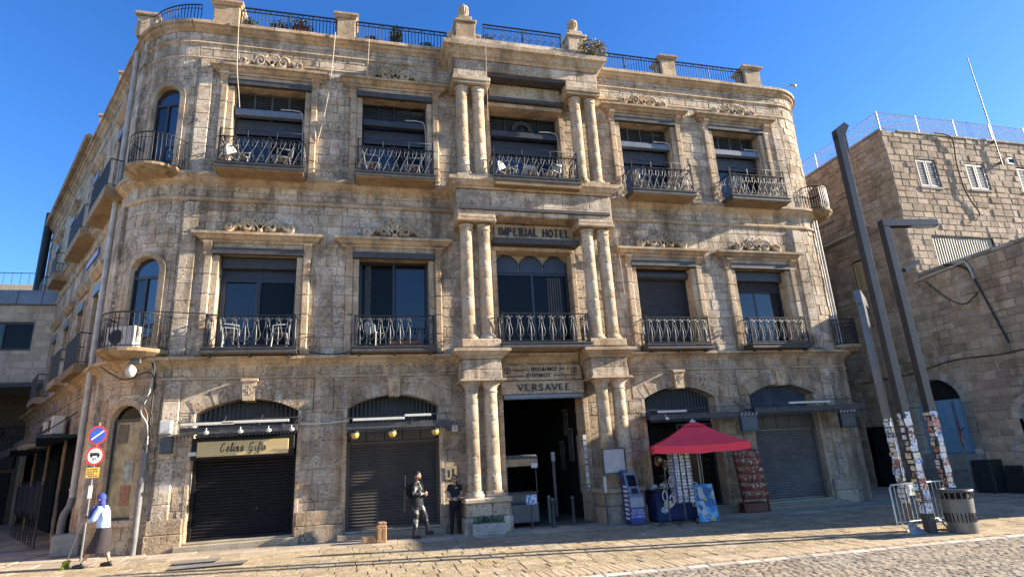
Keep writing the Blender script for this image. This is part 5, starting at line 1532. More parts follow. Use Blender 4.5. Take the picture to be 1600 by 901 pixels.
d = disc(.28, .02, (.02, .004, 2.34), t, REDS, 'no_stopping_disc'); disc(.23, .006, (.02, -.002, 2.34), d, BLUS, 'blue_field')
m = MB(); m.obox((.02, -.005, 2.34), (.16, 0, .16), (0, .002, 0), (-.02, 0, .02)); m.build('slash', REDS, d, None, False)
d = disc(.26, .02, (.04, .006, 1.84), t, REDS, 'no_lorries_disc'); disc(.19, .006, (.04, .0, 1.84), d, WHS, 'white_field')
m = MB(); m.box(-.06, .08, -.003, -.001, 1.83, 1.92); m.box(.085, .13, -.003, -.001, 1.83, 1.89); m.build('lorry', INK, d, None, False)
t = thing('utility_cabinet', 'black utility cabinet standing against the brown wall beside the sign post', 'cabinet', (16.1, -1.0, gz(16)))
m = MB(); m.bbox(-.28, .28, -.36, .34, 0, 1.12, .01); m.build('body', mat('cabinet_black', (.02, .02, .022), .5), t, None, False)
m = MB(); m.bbox(-.3, -.28, -.34, -.01, .06, 1.06, .005); m.build('door', MATS['cabinet_black'], t, None, False); m = MB(); m.bbox(-.3, -.28, .01, .33, .06, 1.06, .005); m.build('door', MATS['cabinet_black'], t, None, False)
m = MB(); m.bbox(-.32, -.30, -.05, -.02, .5, .65, .003); m.build('handle', GIRON, t, None, False)
t = thing('leaning_board', 'dark board leaning against the brown wall right of the black cabinet', 'board', (16.2, -1.75, gz(16)))
m = MB(); m.obox((.05, 0, .46), (.02, 0, 0), (0, .30, 0), (.10, 0, .46)); m.build('panel', DARKMET, t, None, False)
m = MB(); m.obox((.02, 0, .46), (.012, 0, 0), (0, .25, 0), (.085, 0, .40)); m.build('inset', DARK, t, None, False)

# ------------------------------------------------------------------ things before the shops
t = thing('parasol', 'red square canvas parasol with white lettering over the souvenir stand', 'parasol', (4.12, -1.72, gz(4.2)), R_(-24))
hs_, ze, zt_ = 1.30, 2.18, 2.82
cs = [(-hs_, -hs_), (hs_, -hs_), (hs_, hs_), (-hs_, hs_)]
k = .22
for i in range(4):
    (ax, ay), (bx, by) = cs[i], cs[(i + 1) % 4]
    m = MB(); n = 6
    rows = []
    for r in range(n + 1):
        f = 1 - (1 - k) * r / n
        z = ze + (zt_ - .12 - ze) * (r / n) - .05 * math.sin(math.pi * r / n)
        row = []
        for q in range(9):
            u = q / 8
            sag = -.05 * math.sin(math.pi * u) * (1 - r / n)
            row.append((f * (ax + (bx - ax) * u), f * (ay + (by - ay) * u), z + sag))
        rows.append(row)
    v = [p for row in rows for p in row]
    m.add(v, [(r * 9 + q, r * 9 + q + 1, (r + 1) * 9 + q + 1, (r + 1) * 9 + q) for r in range(n) for q in range(8)], True)
    m.build('canopy_panel', REDCAN, t, None, False)
    m = MB(); low = [(p[0] * 1.005, p[1] * 1.005, p[2] - .21 - .012 * math.sin(q * 2.1 + i)) for q, p in enumerate(rows[0])]
    m.add(rows[0] + low, [(q, q + 1, 9 + q + 1, 9 + q) for q in range(8)]); m.build('valance', REDCAN, t, None, False)
    m = MB(); m.tube([(ax * .99, ay * .99, ze - .03), (.1 * ax / hs_, .1 * ay / hs_, zt_ - .16)], .014, 5); m.build('rib', WOOD, t, None, False)
m = MB(); q = .36
for i in range(4):
    (ax, ay), (bx, by) = cs[i], cs[(i + 1) % 4]
    m.add([(ax * .27, ay * .27, zt_ - .12), (bx * .27, by * .27, zt_ - .12), (0, 0, zt_ + .03)], [(0, 1, 2)])
m.build('vent_cap', REDCAN, t, None, False)
m = MB(); m.lathe([(.09, 0), (.09, .03), (.03, .06), (.02, .1)], (0, 0, zt_ + .0), 12); m.build('finial', WHITE, t, None, False)
m = MB(); m.tube([(0, 0, .05), (0, 0, zt_)], .025, 10); m.build('pole', WOOD, t, None, False)
m = MB(); m.bbox(-.26, .26, -.26, .26, 0, .07, .02); m.lathe([(.05, .07), (.05, .3)], (0, 0, 0), 10); m.build('base', CONC, t, None, False)
lm = text_mesh('cheezior', .17, .001, WHS, .004, 1.05)
o = link('lettering', lm, t, None, (-.05, -.80, 2.335)); o.rotation_euler = (R_(32), 0, 0)
o2 = o

t = thing('cash_machine', 'blue and grey standing cash machine by the right hand column', 'cash machine', (2.0, -1.42, gz(2)), R_(-4)); t.scale = (.74, .85, .95)
ATB = mat('machine_blue', (.02, .03, .13), .4); ATG = mat('machine_grey', (.20, .21, .24), .35, .2); ATW = mat('machine_white_print', (.6, .6, .62), .5)
m = MB(); m.prism([(-.34, 0), (.30, 0), (.30, 1.45), (.08, 1.45), (-.20, .92), (-.34, .74)], (-.29, 0, .03), (0, 1, 0), (0, 0, 1), (1, 0, 0), .58); m.build('cabinet', ATB, t, None, False)
m = MB(); m.obox((0, -.07, 1.22), (.25, 0, 0), (0, .155, .285), (0, -.018, .010)); m.build('screen_surround', ATG, t, None, False)
m = MB(); m.obox((0, -.085, 1.27), (.17, 0, 0), (0, .085, .155), (0, -.014, .008)); m.build('screen', GLASSD, t, None, False)
m = MB(); m.obox((.02, -.225, .98), (.13, 0, 0), (0, .05, .07), (0, -.008, .006)); m.build('keypad', INK, t, None, False)
m = MB(); m.prism([(-.40, .52), (-.33, .52), (-.19, .95), (-.37, .80)], (-.28, 0, 0), (0, 1, 0), (0, 0, 1), (1, 0, 0), .56); m.build('counter', ATG, t, None, False)
m = MB(); m.box(-.28, .28, -.352, -.345, .14, .50); m.build('front_panel', mat('bright_blue_panel', (.02, .035, .26), .4), t, None, False)
text('24H CASH', .10, (0, 0, 0), None, ATW, .002).parent = t; C.objects[-1].location = (0, -.355, .43)
text('PLAY MAGIC\nGET SHEKELS', .095, (0, 0, 0), None, ATW, .002).parent = t; C.objects[-1].location = (0, -.355, .30)
text('ATM', .09, (0, 0, 0), None, ATW, .002).parent = t; C.objects[-1].location = (0, .065, 1.44)
for k in range(8):
    m = MB(); m.box(-.297, -.291, -.26 + .02 * (k % 2), .12, .16 + k * .13, .23 + k * .13); m.build('side_print', ATW, t, None, False)
m = MB(); m.prism([(-.04, 0), (.26, 0), (.26, .14), (.2, .17), (0, .17)], (-.3, .1, 1.42), (1, 0, 0), (0, 0, 1), (0, 1, 0), .2); m.build('top_sign', ATB, t, None, False)
t = thing('notice_board', 'white paper covered notice board on a thin stand behind the cash machine', 'notice board', (1.66, -1.16, gz(2)))
m = MB(); m.bbox(-.34, .34, 0, .05, 1.45, 2.12, .01); m.build('board', mat('notice_paper', (.42, .41, .38), .8, 0, .12, .5, 5), t, None, False)
m = MB(); m.box(-.38, -.342, -.02, .07, 1.36, 2.16); m.box(.342, .38, -.02, .07, 1.36, 2.16); m.box(-.342, .342, -.018, .068, 2.122, 2.16); m.box(-.342, .342, -.018, .068, 1.36, 1.45); m.build('frame', GIRON, t, None, False)
m = MB(); m.box(-.40, -.34, -.03, .05, .9, 1.36); m.build('post', WHITE, t, None, False); m = MB(); m.box(.35, .385, .0, .05, 0, 1.36); m.build('post', GIRON, t, None, False); m = MB(); m.box(-.385, -.345, .052, .09, 0, 1.36); m.build('post', GIRON, t, None, False)

t = thing('souvenir_counter', 'dark blue cloth covered souvenir counter with stickers under the red parasol', 'counter', (3.55, -1.15, gz(3.5)))
CB = mat('counter_blue_cloth', (.015, .028, .10), .8, 0, .2, .2)
m = MB(); m.bbox(-.85, .8, -.35, .35, .05, .86, .02); m.build('cloth_front', CB, t, None, False)
m = MB(); m.bbox(-.9, .85, -.4, .4, .865, .92, .01); m.build('worktop', INK, t, None, False)
for i, (x, z, r) in enumerate(((.1, .62, .10), (.42, .46, .09), (.28, .64, .07), (-.45, .5, .12), (.62, .36, .05), (-.6, .35, .09))):
    m = MB(); m.prism([(r * 1.3 * math.cos(a * .524), r * math.sin(a * .524)) for a in range(12)], (x, -.356, z), (1, 0, 0), (0, 0, 1), (0, 1, 0), .004); m.build('round_sticker', STICK[i % 4], t, None, False)
GOODS = motley('bright_goods', [(.42, .07, .05), (.5, .30, .10), (.6, .56, .5), (.42, .10, .06), (.34, .15, .06), (.08, .08, .09), (.5, .2, .1)], 14, .6)
def goods(name, label, group, x, y, z, build):
    t = thing(name, label, 'souvenir', (x, y, z), 0, group); build(t); return t
def hat(t):
    m = MB(); m.lathe([(.19, 0), (.20, .01), (.11, .03), (.10, .10), (.06, .13), (.01, .135)], (0, 0, 0), 16); m.build('crown', STICK[0], t, None, False)
    m = MB(); m.lathe([(.102, .035), (.104, .06)], (0, 0, 0), 16); m.build('band', INK, t, None, False)
t = thing('garment_stand', 'thin metal stand on small wheels hung with white and dark necklaces before the counter', 'stand', (2.72, -2.2, gz(2.5)))
m = MB(); m.tube([(0, 0, .08), (0, 0, 1.55)], .018, 7); m.build('pole', GIRON, t, None, False)
m = MB()
for a in range(4): m.tube([(0, 0, .08), (.42 * math.cos(a * 1.571 + .3), .3 * math.sin(a * 1.571 + .3), .06)], .016, 5)
m.build('base', GIRON, t, None, False)
for a in range(4): m = MB(); m.ell((.42 * math.cos(a * 1.571 + .3), .3 * math.sin(a * 1.571 + .3), .035), .03, .02, .035, 8, 6); m.build('wheel', INK, t, None, False)
for a in range(5):
    m = MB(); q = a * 1.256
    px, py = .16 * math.cos(q), .16 * math.sin(q)
    m.tube([(0, 0, 1.45 - a * .06), (px, py, 1.42 - a * .06)], .008, 4); m.build('hook', GIRON, t, None, False)
    m = MB(); m.tube([(px + .07 * math.cos(b * .628), py, 1.15 - a * .12 + .14 * math.sin(b * .628)) for b in range(10)], .014, 5, closed=True); m.build('necklace', (WHITE, STICK[2], INK, WHITE, STICK[0])[a], t, None, False)
t = thing('postcard_rack', 'tall revolving wire rack filled with postcards standing before the blue counter', 'postcard rack', (3.30, -2.05, gz(3.3)), R_(-12))
m = MB(); m.tube([(0, 0, .05), (0, 0, 2.0)], .022, 8); m.build('pole', GIRON, t, None, False)
m = MB()
for a in range(4): m.tube([(0, 0, .1), (.36 * math.cos(a * 1.571 + .6), .36 * math.sin(a * 1.571 + .6), .06)], .018, 5)
m.build('base', INK, t, None, False)
for a in range(4): m = MB(); m.ell((.36 * math.cos(a * 1.571 + .6), .36 * math.sin(a * 1.571 + .6), .03), .03, .03, .03, 8, 6); m.build('wheel', INK, t, None, False)
m = MB(); wi = MB()
for sd in range(4):
    ca, sa = math.cos(sd * math.pi / 2), math.sin(sd * math.pi / 2)
    for c_ in range(3):
        for r_ in range(15):
            u = -.17 + c_ * .17; z = .62 + r_ * .092
            cx_, cy_ = u * ca + .27 * sa, u * sa - .27 * ca
            m.obox((cx_, cy_, z), (.062 * ca, .062 * sa, 0), (.002 * sa, -.002 * ca, 0), (.012 * sa, -.012 * ca, .036))
    for u in (-.26, -.085, .085, .26):
        wi.tube([(u * ca + .26 * sa, u * sa - .26 * ca, .55), (u * ca + .26 * sa, u * sa - .26 * ca, 2.0)], .006, 4)
m.build('postcards', motley('postcard_print', [(.66, .66, .65), (.7, .69, .66), (.12, .2, .4), (.6, .6, .62), (.3, .26, .2), (.68, .68, .68), (.1, .1, .12), (.7, .7, .7)], 40, .5), t, 'stuff', False); wi.build('wire_frame', GIRON, t, None, False)
m = MB(); m.bbox(-.28, -.262, -.29, -.27, .55, 2.0, .003); m.build('blue_strip', mat('blue_plastic', (.03, .08, .4), .4), t, None, False)
t = thing('poster_board', 'colourful blue poster board leaning on a stand beside the postcard rack', 'poster board', (4.0, -2.1, gz(4)), R_(-14))
m = MB(); m.obox((0, .1, .52), (.29, 0, 0), (0, .012, 0), (0, .13, .50)); m.build('board', motley('poster_print', [(.05, .22, .5), (.12, .4, .6), (.5, .5, .5), (.06, .12, .3), (.35, .42, .1), (.1, .3, .55), (.45, .25, .2)], 7, .4), t, None, False)
m = MB(); m.tube([(-.2, .12, .9), (-.2, .5, 0)], .015, 5); m.tube([(.2, .12, .9), (.2, .5, 0)], .015, 5); m.build('stand', GIRON, t, None, False)
text('SALE', .16, (0, 0, 0), None, WHS, .002).parent = t; C.objects[-1].location = (0, -.02, .15); C.objects[-1].rotation_euler = (R_(76), 0, 0)
t = thing('basket_rack', 'tiered reddish brown display rack loaded with small souvenirs by the grey shutter', 'display rack', (6.62, -.55, gz(6.6)), R_(-6))
RW = mat('reddish_wood', (.14, .045, .03), .6, 0, .25)
for q in (-.42, .42):
    m = MB(); m.prism([(0, 0), (.06, 0), (.30, 1.7), (.24, 1.7)], (q - .02, -.25, 0), (0, 1, 0), (0, 0, 1), (1, 0, 0), .04); m.build('upright', RW, t, None, False)
for i in range(6):
    z = .42 + i * .25; y = -.32 + i * .045
    m = MB(); oc = [(.45 * math.cos(math.pi * k / 10), -.22 * math.sin(math.pi * k / 10)) for k in range(11)]; ic = [(x * .9, q * .86) for x, q in oc]
    for P0, P1, za, zb in ((oc, [(x * 1.06, q * 1.12) for x, q in oc], .0, .12), (ic, [(x * 1.04, q * 1.08) for x, q in ic], .02, .12)):
        m.add([(x, y + q + .1, z + za) for x, q in P0] + [(x, y + q + .1, z + zb) for x, q in P1], [(k, k + 1, 12 + k, 11 + k) for k in range(10)])
    m.add([(x, y + q + .1, z + .01) for x, q in oc], [tuple(range(11))]); m.tube([(x * 1.06, y + q * 1.12 + .1, z + .12) for x, q in oc], .014, 5); m.build('tray', RW, t, None, False)
    m = MB()
    for k in range(11):
        m.ell((-.38 + k * .076, y + .03 - .13 * math.sin(math.pi * (k + .5) / 11) + ru(-.03, .03), z + .11 + ru(0, .03)), .052, .075, ru(.07, .11), 7, 5)
    m.build('souvenirs', GOODS, t, 'stuff', False)
m = MB(); m.tube([(-.45 + .9 * q / 8, -.04, 1.86 + .10 * math.sin(math.pi * q / 8)) for q in range(9)], .05, 6); m.build('top_roll', RW, t, None, False)
m = MB(); m.bbox(-.4, .4, -.2, .2, 0, .30, .03); m.build('base', RW, t, None, False)
# souvenirs hanging in the open shop
for i, pl in enumerate(('leftmost', 'second from left', 'third from left', 'rightmost')):
    t = thing('hanging_bag', '%s of four cloth bags hanging in the open souvenir shop' % pl, 'bag', (3.66 + i * .3, -.02 + (i % 2) * .08, 1.72 - .12 * (i % 2)), 0, 'bags hanging in the open shop')
    m = MB(); m.ell((0, 0, -.14), .11, .06, .17, 9, 6); m.build('body', GOODS, t, None, False)
    m = MB(); m.tube([(-.05, 0, -.02), (0, 0, .2), (.05, 0, -.02)], .008, 4); m.build('strap', INK, t, None, False)
for i in range(5):
    x = 2.9 + .34 * i
    t = thing('hat', '%s of the round brimmed hats lying on the dark blue souvenir counter' % ('leftmost', 'second from left', 'middle one', 'second from right', 'rightmost')[i], 'hat', (x, -1.1 + .1 * (i % 2), gz(3.5) + .925), 0, 'hats on the souvenir counter'); hat(t)
t = thing('white_mask', 'white round ornament plate hanging at the left of the open shop', 'plate', (3.72, -.08, 1.62))
m = MB(); m.prism([(.13 * math.cos(a * .4), .13 * math.sin(a * .4)) for a in range(16)], (0, 0, 0), (1, 0, 0), (0, 0, 1), (0, 1, 0), .02); m.build('rim', INK, t, None, False)
m = MB(); m.prism([(.07 * math.cos(a * .4), .07 * math.sin(a * .4)) for a in range(16)], (0, -.006, 0), (1, 0, 0), (0, 0, 1), (0, 1, 0), .006); m.build('centre', WHITE, t, None, False)

t = thing('vendor_kiosk', 'small grey vending cart with a painted canopy board in the dark entrance', 'kiosk', (-.92, .35, gz(-1)))
KG = mat('kiosk_grey', (.13, .13, .125), .5, .2, .15)
m = MB(); m.bbox(-.48, .48, -.3, .4, .10, .62, .01); m.build('lower_cabinet', KG, t, None, False)
m = MB(); m.bbox(-.5, .5, -.32, .42, .63, .67, .01); m.bbox(-.5, .5, -.3, .42, .93, .97, .01); m.build('shelf', GIRON, t, None, False)
m = MB(); m.bbox(-.48, .48, -.2, .4, .67, .93, .01); m.build('upper_cabinet', KG, t, None, False)
for q in (-.46, .46): m = MB(); m.tube([(q, -.28, .97), (q, -.28, 1.75)], .016, 6); m.build('canopy_post', GIRON, t, None, False)
m = MB(); m.bbox(-.52, .52, -.36, .45, 1.72, 1.95, .02); m.build('canopy_board', mat('canopy_paint', (.25, .19, .12), .6, 0, .3), t, None, False)
m = MB(); m.prism([(-.36, 0), (.45, 0), (.3, .10), (-.2, .10)], (-.52, 0, 1.955), (0, 1, 0), (0, 0, 1), (1, 0, 0), 1.04); m.build('canopy_top', KG, t, None, False)
text('FRESH JUICE', .13, (0, 0, 0), None, mat('ochre_paint', (.4, .22, .06), .6), .002).parent = t; C.objects[-1].location = (-.05, -.365, 1.84)
m = MB(); m.box(.3, .5, -.366, -.362, 1.66, 1.80); m.build('price_card', WHITE, t, None, False)
t = thing('notice_post', 'short post with a printed notice in front of the grey vending cart', 'post', (-.86, -.62, gz(-1)))
m = MB(); m.tube([(0, 0, 0), (0, 0, .72)], .03, 8); m.build('post', GIRON, t, None, False)
m = MB(); m.bbox(-.16, .16, -.05, -.035, .66, .92, .004); m.build('notice', STICK[1], t, None, False)
for i, (x, y) in enumerate(((-.24, -.75), (.46, -.52), (-.02, .35))):
    t = thing('bollard', ['slim grey bollard nearest the vending cart in the entrance', 'slim grey bollard at the right side of the entrance', 'slim dark bollard standing further inside the entrance'][i], 'bollard', (x, y, gz(x)), 0, 'bollards in the entrance')
    m = MB(); m.lathe([(.05, 0), (.05, .72), (.058, .73), (.058, .78), (.03, .82)], (0, 0, 0), 12); m.build('shaft', GIRON if i < 2 else GPIPE, t, None, False); m = MB(); m.lathe([(.09, 0), (.09, .015)], (0, 0, 0), 12); m.build('foot_plate', GIRON, t, None, False)
t = thing('tall_pole', 'pale topped tall pole inside the dark entrance', 'pole', (.62, 1.6, 0))
m = MB(); m.tube([(0, 0, 0), (0, 0, 1.75)], .06, 8); m.build('pole', GPIPE, t, None, False); m = MB(); m.tube([(0, 0, 1.75), (0, 0, 2.05)], .075, 10); m.build('cap', WHITE, t, None, False)
PAP = mat('white_poster_paper', (.36, .34, .32), .7, 0, .15, .2, 4)
t = thing('paper_banner', 'long white paper banner hanging on the right inner wall of the entrance', 'banner', (1.40, .9, .5))
m = MB(); m.box(-.01, .0, -.35, .35, .2, 2.05); m.build('sheet', PAP, t, None, False)
m = MB()
for k in range(11): m.box(-.013, -.011, -.3, .3, .3 + k * .16, .31 + k * .16)
m.build('ruled_lines', GPIPE, t, None, False)
for i, (y, z, hh) in enumerate(((1.9, 1.7, 1.1), (2.3, 2.6, .9), (.9, 2.75, .7), (2.9, 1.4, 1.0))):
    t = thing('hanging_print', ['grey print hanging behind the paper banner', 'upper print hanging deep in the entrance', 'print hanging above the paper banner', 'deepest print hanging on the entrance wall'][i], 'print', (1.42, y, z), 0, 'prints hanging in the entrance')
    m = MB(); m.box(-.02, 0, -.25, .25, 0, hh); m.build('sheet', motley('old_print', [(.2, .18, .15), (.12, .11, .1), (.26, .24, .2), (.1, .1, .12)], 5) if i == 0 else MATS['old_print'], t, None, False); m = MB(); m.box(-.03, -.02, -.27, .27, hh - .03, hh + .01); m.build('batten', WOOD, t, None, False)
t = thing('card_strip', 'narrow strip of black and white cards hanging at the right jamb of the entrance', 'card strip', (1.17, -.10, .85))
for k in range(9): m = MB(); m.box(-.055, .055, -.012, -.004, k * .19, k * .19 + .16); m.build('card', WHITE if k % 2 else STICK[0], t, None, False)
t = thing('flower_planter', 'pale stone planter with green plants and small white flowers before the left pedestal', 'planter', (-2.27, -1.26, gz(-2.3)), R_(-7))
m = MB(); m.bbox(-.46, .46, -.19, .19, 0, .30, .015); m.build('trough', CONC, t, None, False)
m = MB(); m.box(-.43, .43, -.16, .16, .30, .315); m.build('soil', GROUT, t, None, False)
LEAF = mat('planter_leaf', (.035, .085, .02), .6, 0, .4, per=.4)
def leaf_cloud(t, name, n, bx, size, material, shape='box', world=False):
    m = MB(); rr = random.Random(len(name) * 7 + n)
    for i in range(n):
        c_ = Vector((rr.uniform(bx[0], bx[1]), rr.uniform(bx[2], bx[3]), rr.uniform(bx[4], bx[5])))
        if shape == 'ball':
            cc = Vector(((bx[0] + bx[1]) / 2, (bx[2] + bx[3]) / 2, (bx[4] + bx[5]) / 2)); v = Vector((rr.gauss(0, 1), rr.gauss(0, 1), rr.gauss(0, 1))).normalized() * rr.uniform(.5, 1.0)
            c_ = cc + Vector((v.x * (bx[1] - bx[0]) / 2, v.y * (bx[3] - bx[2]) / 2, v.z * (bx[5] - bx[4]) / 2))
        a = Vector((rr.gauss(0, 1), rr.gauss(0, 1), rr.gauss(0, .8) + .5)).normalized(); b_ = a.cross(Vector((rr.gauss(0, 1), rr.gauss(0, 1), rr.gauss(0, 1)))).normalized()
        s = size * rr.uniform(.6, 1.3)
        m.add([c_ - a * s, c_ + b_ * s * .4, c_ + a * s, c_ - b_ * s * .4], [(0, 1, 2, 3)])
    return m.build(name, material, t, 'stuff', world)
leaf_cloud(t, 'foliage', 420, (-.42, .42, -.17, .17, .30, .46), .035, LEAF)
leaf_cloud(t, 'white_flowers', 26, (-.42, .3, -.18, .12, .38, .50), .02, WHITE)
BRI = stone_mat('loose_brick', ((.42, .25, .13), (.38, .22, .11), (.44, .28, .16)), bump=.5, pits=.3, streak=.2)
for lab, x, y, z, w_, h_, a in (('large rough orange building block standing on its end by the brown shutter', -5.17, -1.22, 0, .26, .44, 4), ('low orange building block lying left of the taller one', -5.50, -1.18, 0, .34, .20, -3), ('small orange block balanced on top of the tall one', -5.16, -1.21, .445, .22, .06, 9)):
    t = thing('building_block', lab, 'block', (x, y, gz(x) + z), R_(a))
    m = MB(); m.bbox(-w_ / 2, w_ / 2, -.12, .12, 0, h_, .02); m.build('block', BRI, t, None, False)
    for q in (-1, 1): m = MB(); m.bbox(q * w_ * .22 - w_ * .14, q * w_ * .22 + w_ * .14, -.126, -.115, h_ * .2, h_ * .8, .004); m.build('face', BRI, t, None, False)
for lab, x, y, w_ in (('large iron drain grate in the paving nearer the road', -8.9, -3.05, 1.5), ('smaller iron drain grate nearer the corner', -9.3, -2.35, .9)):
    t = thing('drain_grate', lab, 'drain grate', (x, y, gz(x)))
    m = MB(); m.bbox(-w_ / 2, w_ / 2, -.25, .25, .012, .03, .004); m.build('frame', IRON, t, None, False)
    for k in range(int(w_ / .06)): m = MB(); m.box(-w_ / 2 + .02 + k * .06, -w_ / 2 + .05 + k * .06, -.22, .22, .03, .042); m.build('bar', GPIPE, t, None, False)
t = thing('concrete_block', 'grey concrete block at the foot of the corner downpipe', 'block', (-13.2, .75, gz(-13)), R_(20))
m = MB(); m.bbox(-.3, .3, -.2, .2, 0, .55, .03); m.build('block', CONC, t, None, False)
t = thing('waste_bin', 'dark waste bin with pale rim at the far left of the side street', 'bin', (-15.95, 2.5, gz(-15))); t.scale = (.9, .9, .9)
m = MB(); m.lathe([(.22, 0), (.24, .02), (.28, .62)], (0, 0, 0), 16); m.build('body', mat('dark_green_bin', (.02, .035, .035), .5), t, None, False); m = MB(); m.lathe([(.28, .62), (.30, .63), (.30, .68), (.27, .69)], (0, 0, 0), 16); m.build('rim', WPIPE, t, None, False)

# ------------------------------------------------------------------ shop signs, canopies and their lamps
t = thing('shop_sign', 'gold board lettered in black script over the black roller shutter', 'shop sign', (-8.85, -.30, 2.62))
m = MB(); m.bbox(-1.31, 1.31, 0, .04, -.27, .30, .02); m.build('backing_board', BLACKSH, t, None, False)
m = MB(); m.bbox(-1.16, 1.16, -.02, -.001, -.2, .2, .012); m.build('gold_panel', GOLD, t, None, False)
# script lettering from pen strokes
PEN = {
 'C': [[(.95, .85), (.8, 1.0), (.5, .95), (.22, .6), (.2, .25), (.42, .02), (.75, .08), (1.0, .3)]],
 'e': [[(0, .25), (.25, .3), (.48, .45), (.42, .6), (.22, .55), (.12, .3), (.25, .03), (.5, .06), (.7, .25)]],
 'l': [[(0, .2), (.3, .55), (.42, .95), (.3, 1.02), (.2, .7), (.2, .2), (.32, .02), (.55, .2)]],
 'i': [[(0, .12), (.14, .6), (.12, .15), (.2, .02), (.38, .15)], [(.26, .98), (.29, 1.02)]],
 'n': [[(0, .3), (.12, .58), (.12, .02)], [(.12, .3), (.3, .58), (.42, .5), (.42, .12), (.52, .02), (.7, .2)]],
 'a': [[(.5, .5), (.3, .6), (.1, .4), (.12, .1), (.3, .02), (.48, .25), (.52, .55), (.52, .12), (.62, .02), (.8, .2)]],
 'G': [[(.95, .82), (.75, 1.0), (.45, .92), (.2, .55), (.25, .12), (.55, .02), (.8, .2), (.88, .48), (.6, .46)], [(.88, .48), (.82, -.15), (.55, -.35), (.3, -.2)]],
 'f': [[(0, .2), (.3, .55), (.45, .9), (.35, 1.0), (.25, .7), (.2, -.2), (.28, -.35), (.36, -.1), (.3, .2), (.5, .3)]],
 't': [[(.2, .95), (.16, .2), (.28, .02), (.5, .2)], [(0, .62), (.4, .66)]],
 's': [[(0, .15), (.2, .58), (.35, .3), (.28, .02), (.05, .06)]],
}
ADV = {'C': .95, 'e': .55, 'l': .45, 'i': .38, 'n': .62, 'a': .68, ' ': .45, 'G': 1.0, 'f': .48, 't': .42, 's': .45}
x = 0; strokes = []
for ch in 'Celina Gifts':
    for st in PEN.get(ch, []): strokes.append([(x + px * .8 + .18 * pz, pz) for px, pz in st])
    x += ADV[ch] * 1.12 + .06
sc = 1.20 / x
m = MB()
for st in strokes:
    pts = [Vector((-.60 + px * sc, 0, -.09 + pz * .22)) for px, pz in st]
    fine = []
    for i in range(len(pts) - 1):
        p0, p1, p2, p3 = pts[max(i - 1, 0)], pts[i], pts[i + 1], pts[min(i + 2, len(pts) - 1)]
        for k in range(4):
            u = k / 4; fine.append(.5 * ((2 * p1) + (p2 - p0) * u + (2 * p0 - 5 * p1 + 4 * p2 - p3) * u * u + (3 * p1 - p0 - 3 * p2 + p3) * u ** 3))
    fine.append(pts[-1])
    m.tube([(p.x, -.024, p.z) for p in fine], [.008 + .007 * abs(math.sin(i * .55)) for i in range(len(fine))], 6)
m.build('script_lettering', INK, t, None, False)
m = MB(); m.bbox(-1.36, -1.17, -.012, -.001, -.16, -.06, .004); m.build('small_plate', WHITE, t, None, False)
LAMPM = mat('spot_lamp_body', (.55, .53, .48), .4)
def canopy(label, x0, x1, y, z, sag=0.0, cat='canopy', lamps=(), tubes=(), gold=()):
    t = thing('shop_canopy', label, cat, ((x0 + x1) / 2, 0, z))
    L = (x1 - x0) / 2
    m = MB(); m.bbox(-L, L, y, y + .04, -.10, .08, .008); m.build('fascia', STEEL, t, None, False)
    m = MB(); m.box(-L + .01, L - .01, y + .041, -.06, .04, .06); m.build('canopy_sheet', DARKMET, t, None, False)
    for q in range(4):
        xx = -L + .06 + (2 * L - .12) * q / 3
        m = MB(); m.tube([(xx, y + .05, .0), (xx, -.03, .0)], .018, 5); m.tube([(xx, y + .05, .1), (xx, -.03, .40)], .010, 5); m.build('bracket_arm', STEEL, t, None, False)
    m = MB(); m.tube([(-L - .05, y - .02, .22), (-L * .3, y - .03, .20), (L * .3, y - .03, .25), (L + .05, y - .02, .26)], .014, 5); m.build('conduit', GIRON, t, None, False)
    for q in (-.8, -.3, .25, .75): m = MB(); m.tube([(q * L, y - .02, .23), (q * L, y - .01, .0)], .010, 5); m.build('hanger', GIRON, t, None, False)
    for a, b, zz in tubes: m = MB(); m.bbox(a * L, b * L, y - .07, y - .005, zz, zz + .07, .01); m.build('tube_light', CREAM, t, None, False)
    for q in lamps:
        m = MB(); m.tube([(q * L, y - .04, .05), (q * L, y - .10, -.04)], .016, 5); m.ell((q * L + .02, y - .13, -.07), .07, .05, .055, 10, 7); m.build('spot_lamp', LAMPM, t, None, False)
    for q in gold:
        m = MB(); m.lathe([(.02, .12), (.10, .04), (.115, -.02), (.07, -.10), (.02, -.12)], (q * L, y - .02, -.24), 12); m.build('globe_lamp', mat('amber_globe', (.62, .42, .10), .3) if 'amber_globe' not in MATS else MATS['amber_globe'], t, None, False)
        m = MB(); m.lathe([(.03, 0), (.12, -.06), (.12, -.075)], (q * L, y - .02, -.12), 12); m.build('lamp_shade', DARKMET, t, None, False)
    m = MB()
    n = int(2 * L / .09)
    for i in range(n): m.add([(-L + 2 * L * i / n, y - .002, -.12), (-L + 2 * L * (i + 1) / n, y - .002, -.12), (-L + 2 * L * (i + .5) / n, y - .002, -.19)], [(0, 1, 2)])
    m.build('scalloped_edge', DARKMET, t, None, False)
    return t
canopy('narrow black canopy with white spot lamps over the gift shop sign', -10.4, -7.45, -.62, 3.10, lamps=(-.55, .02, .5, .9), tubes=((-.98, -.1, .13), (-.3, .85, .15)))
canopy('narrow dark canopy with three amber globe lamps over the brown shutter', -6.15, -3.2, -.62, 3.06, tubes=((-.88, .1, .13), (.1, .62, .2)), gold=(-.83, -.13, .7))
canopy('wide dark canopy with loose conduit above the red parasol', 3.2, 6.95, -.75, 2.95, lamps=(-.72,), tubes=((-.85, -.3, .12),))
canopy('long dark canopy with torn edge above the grey shutter at the right end', 7.1, 11.6, -.75, 3.04, tubes=((-.4, .35, .16),))
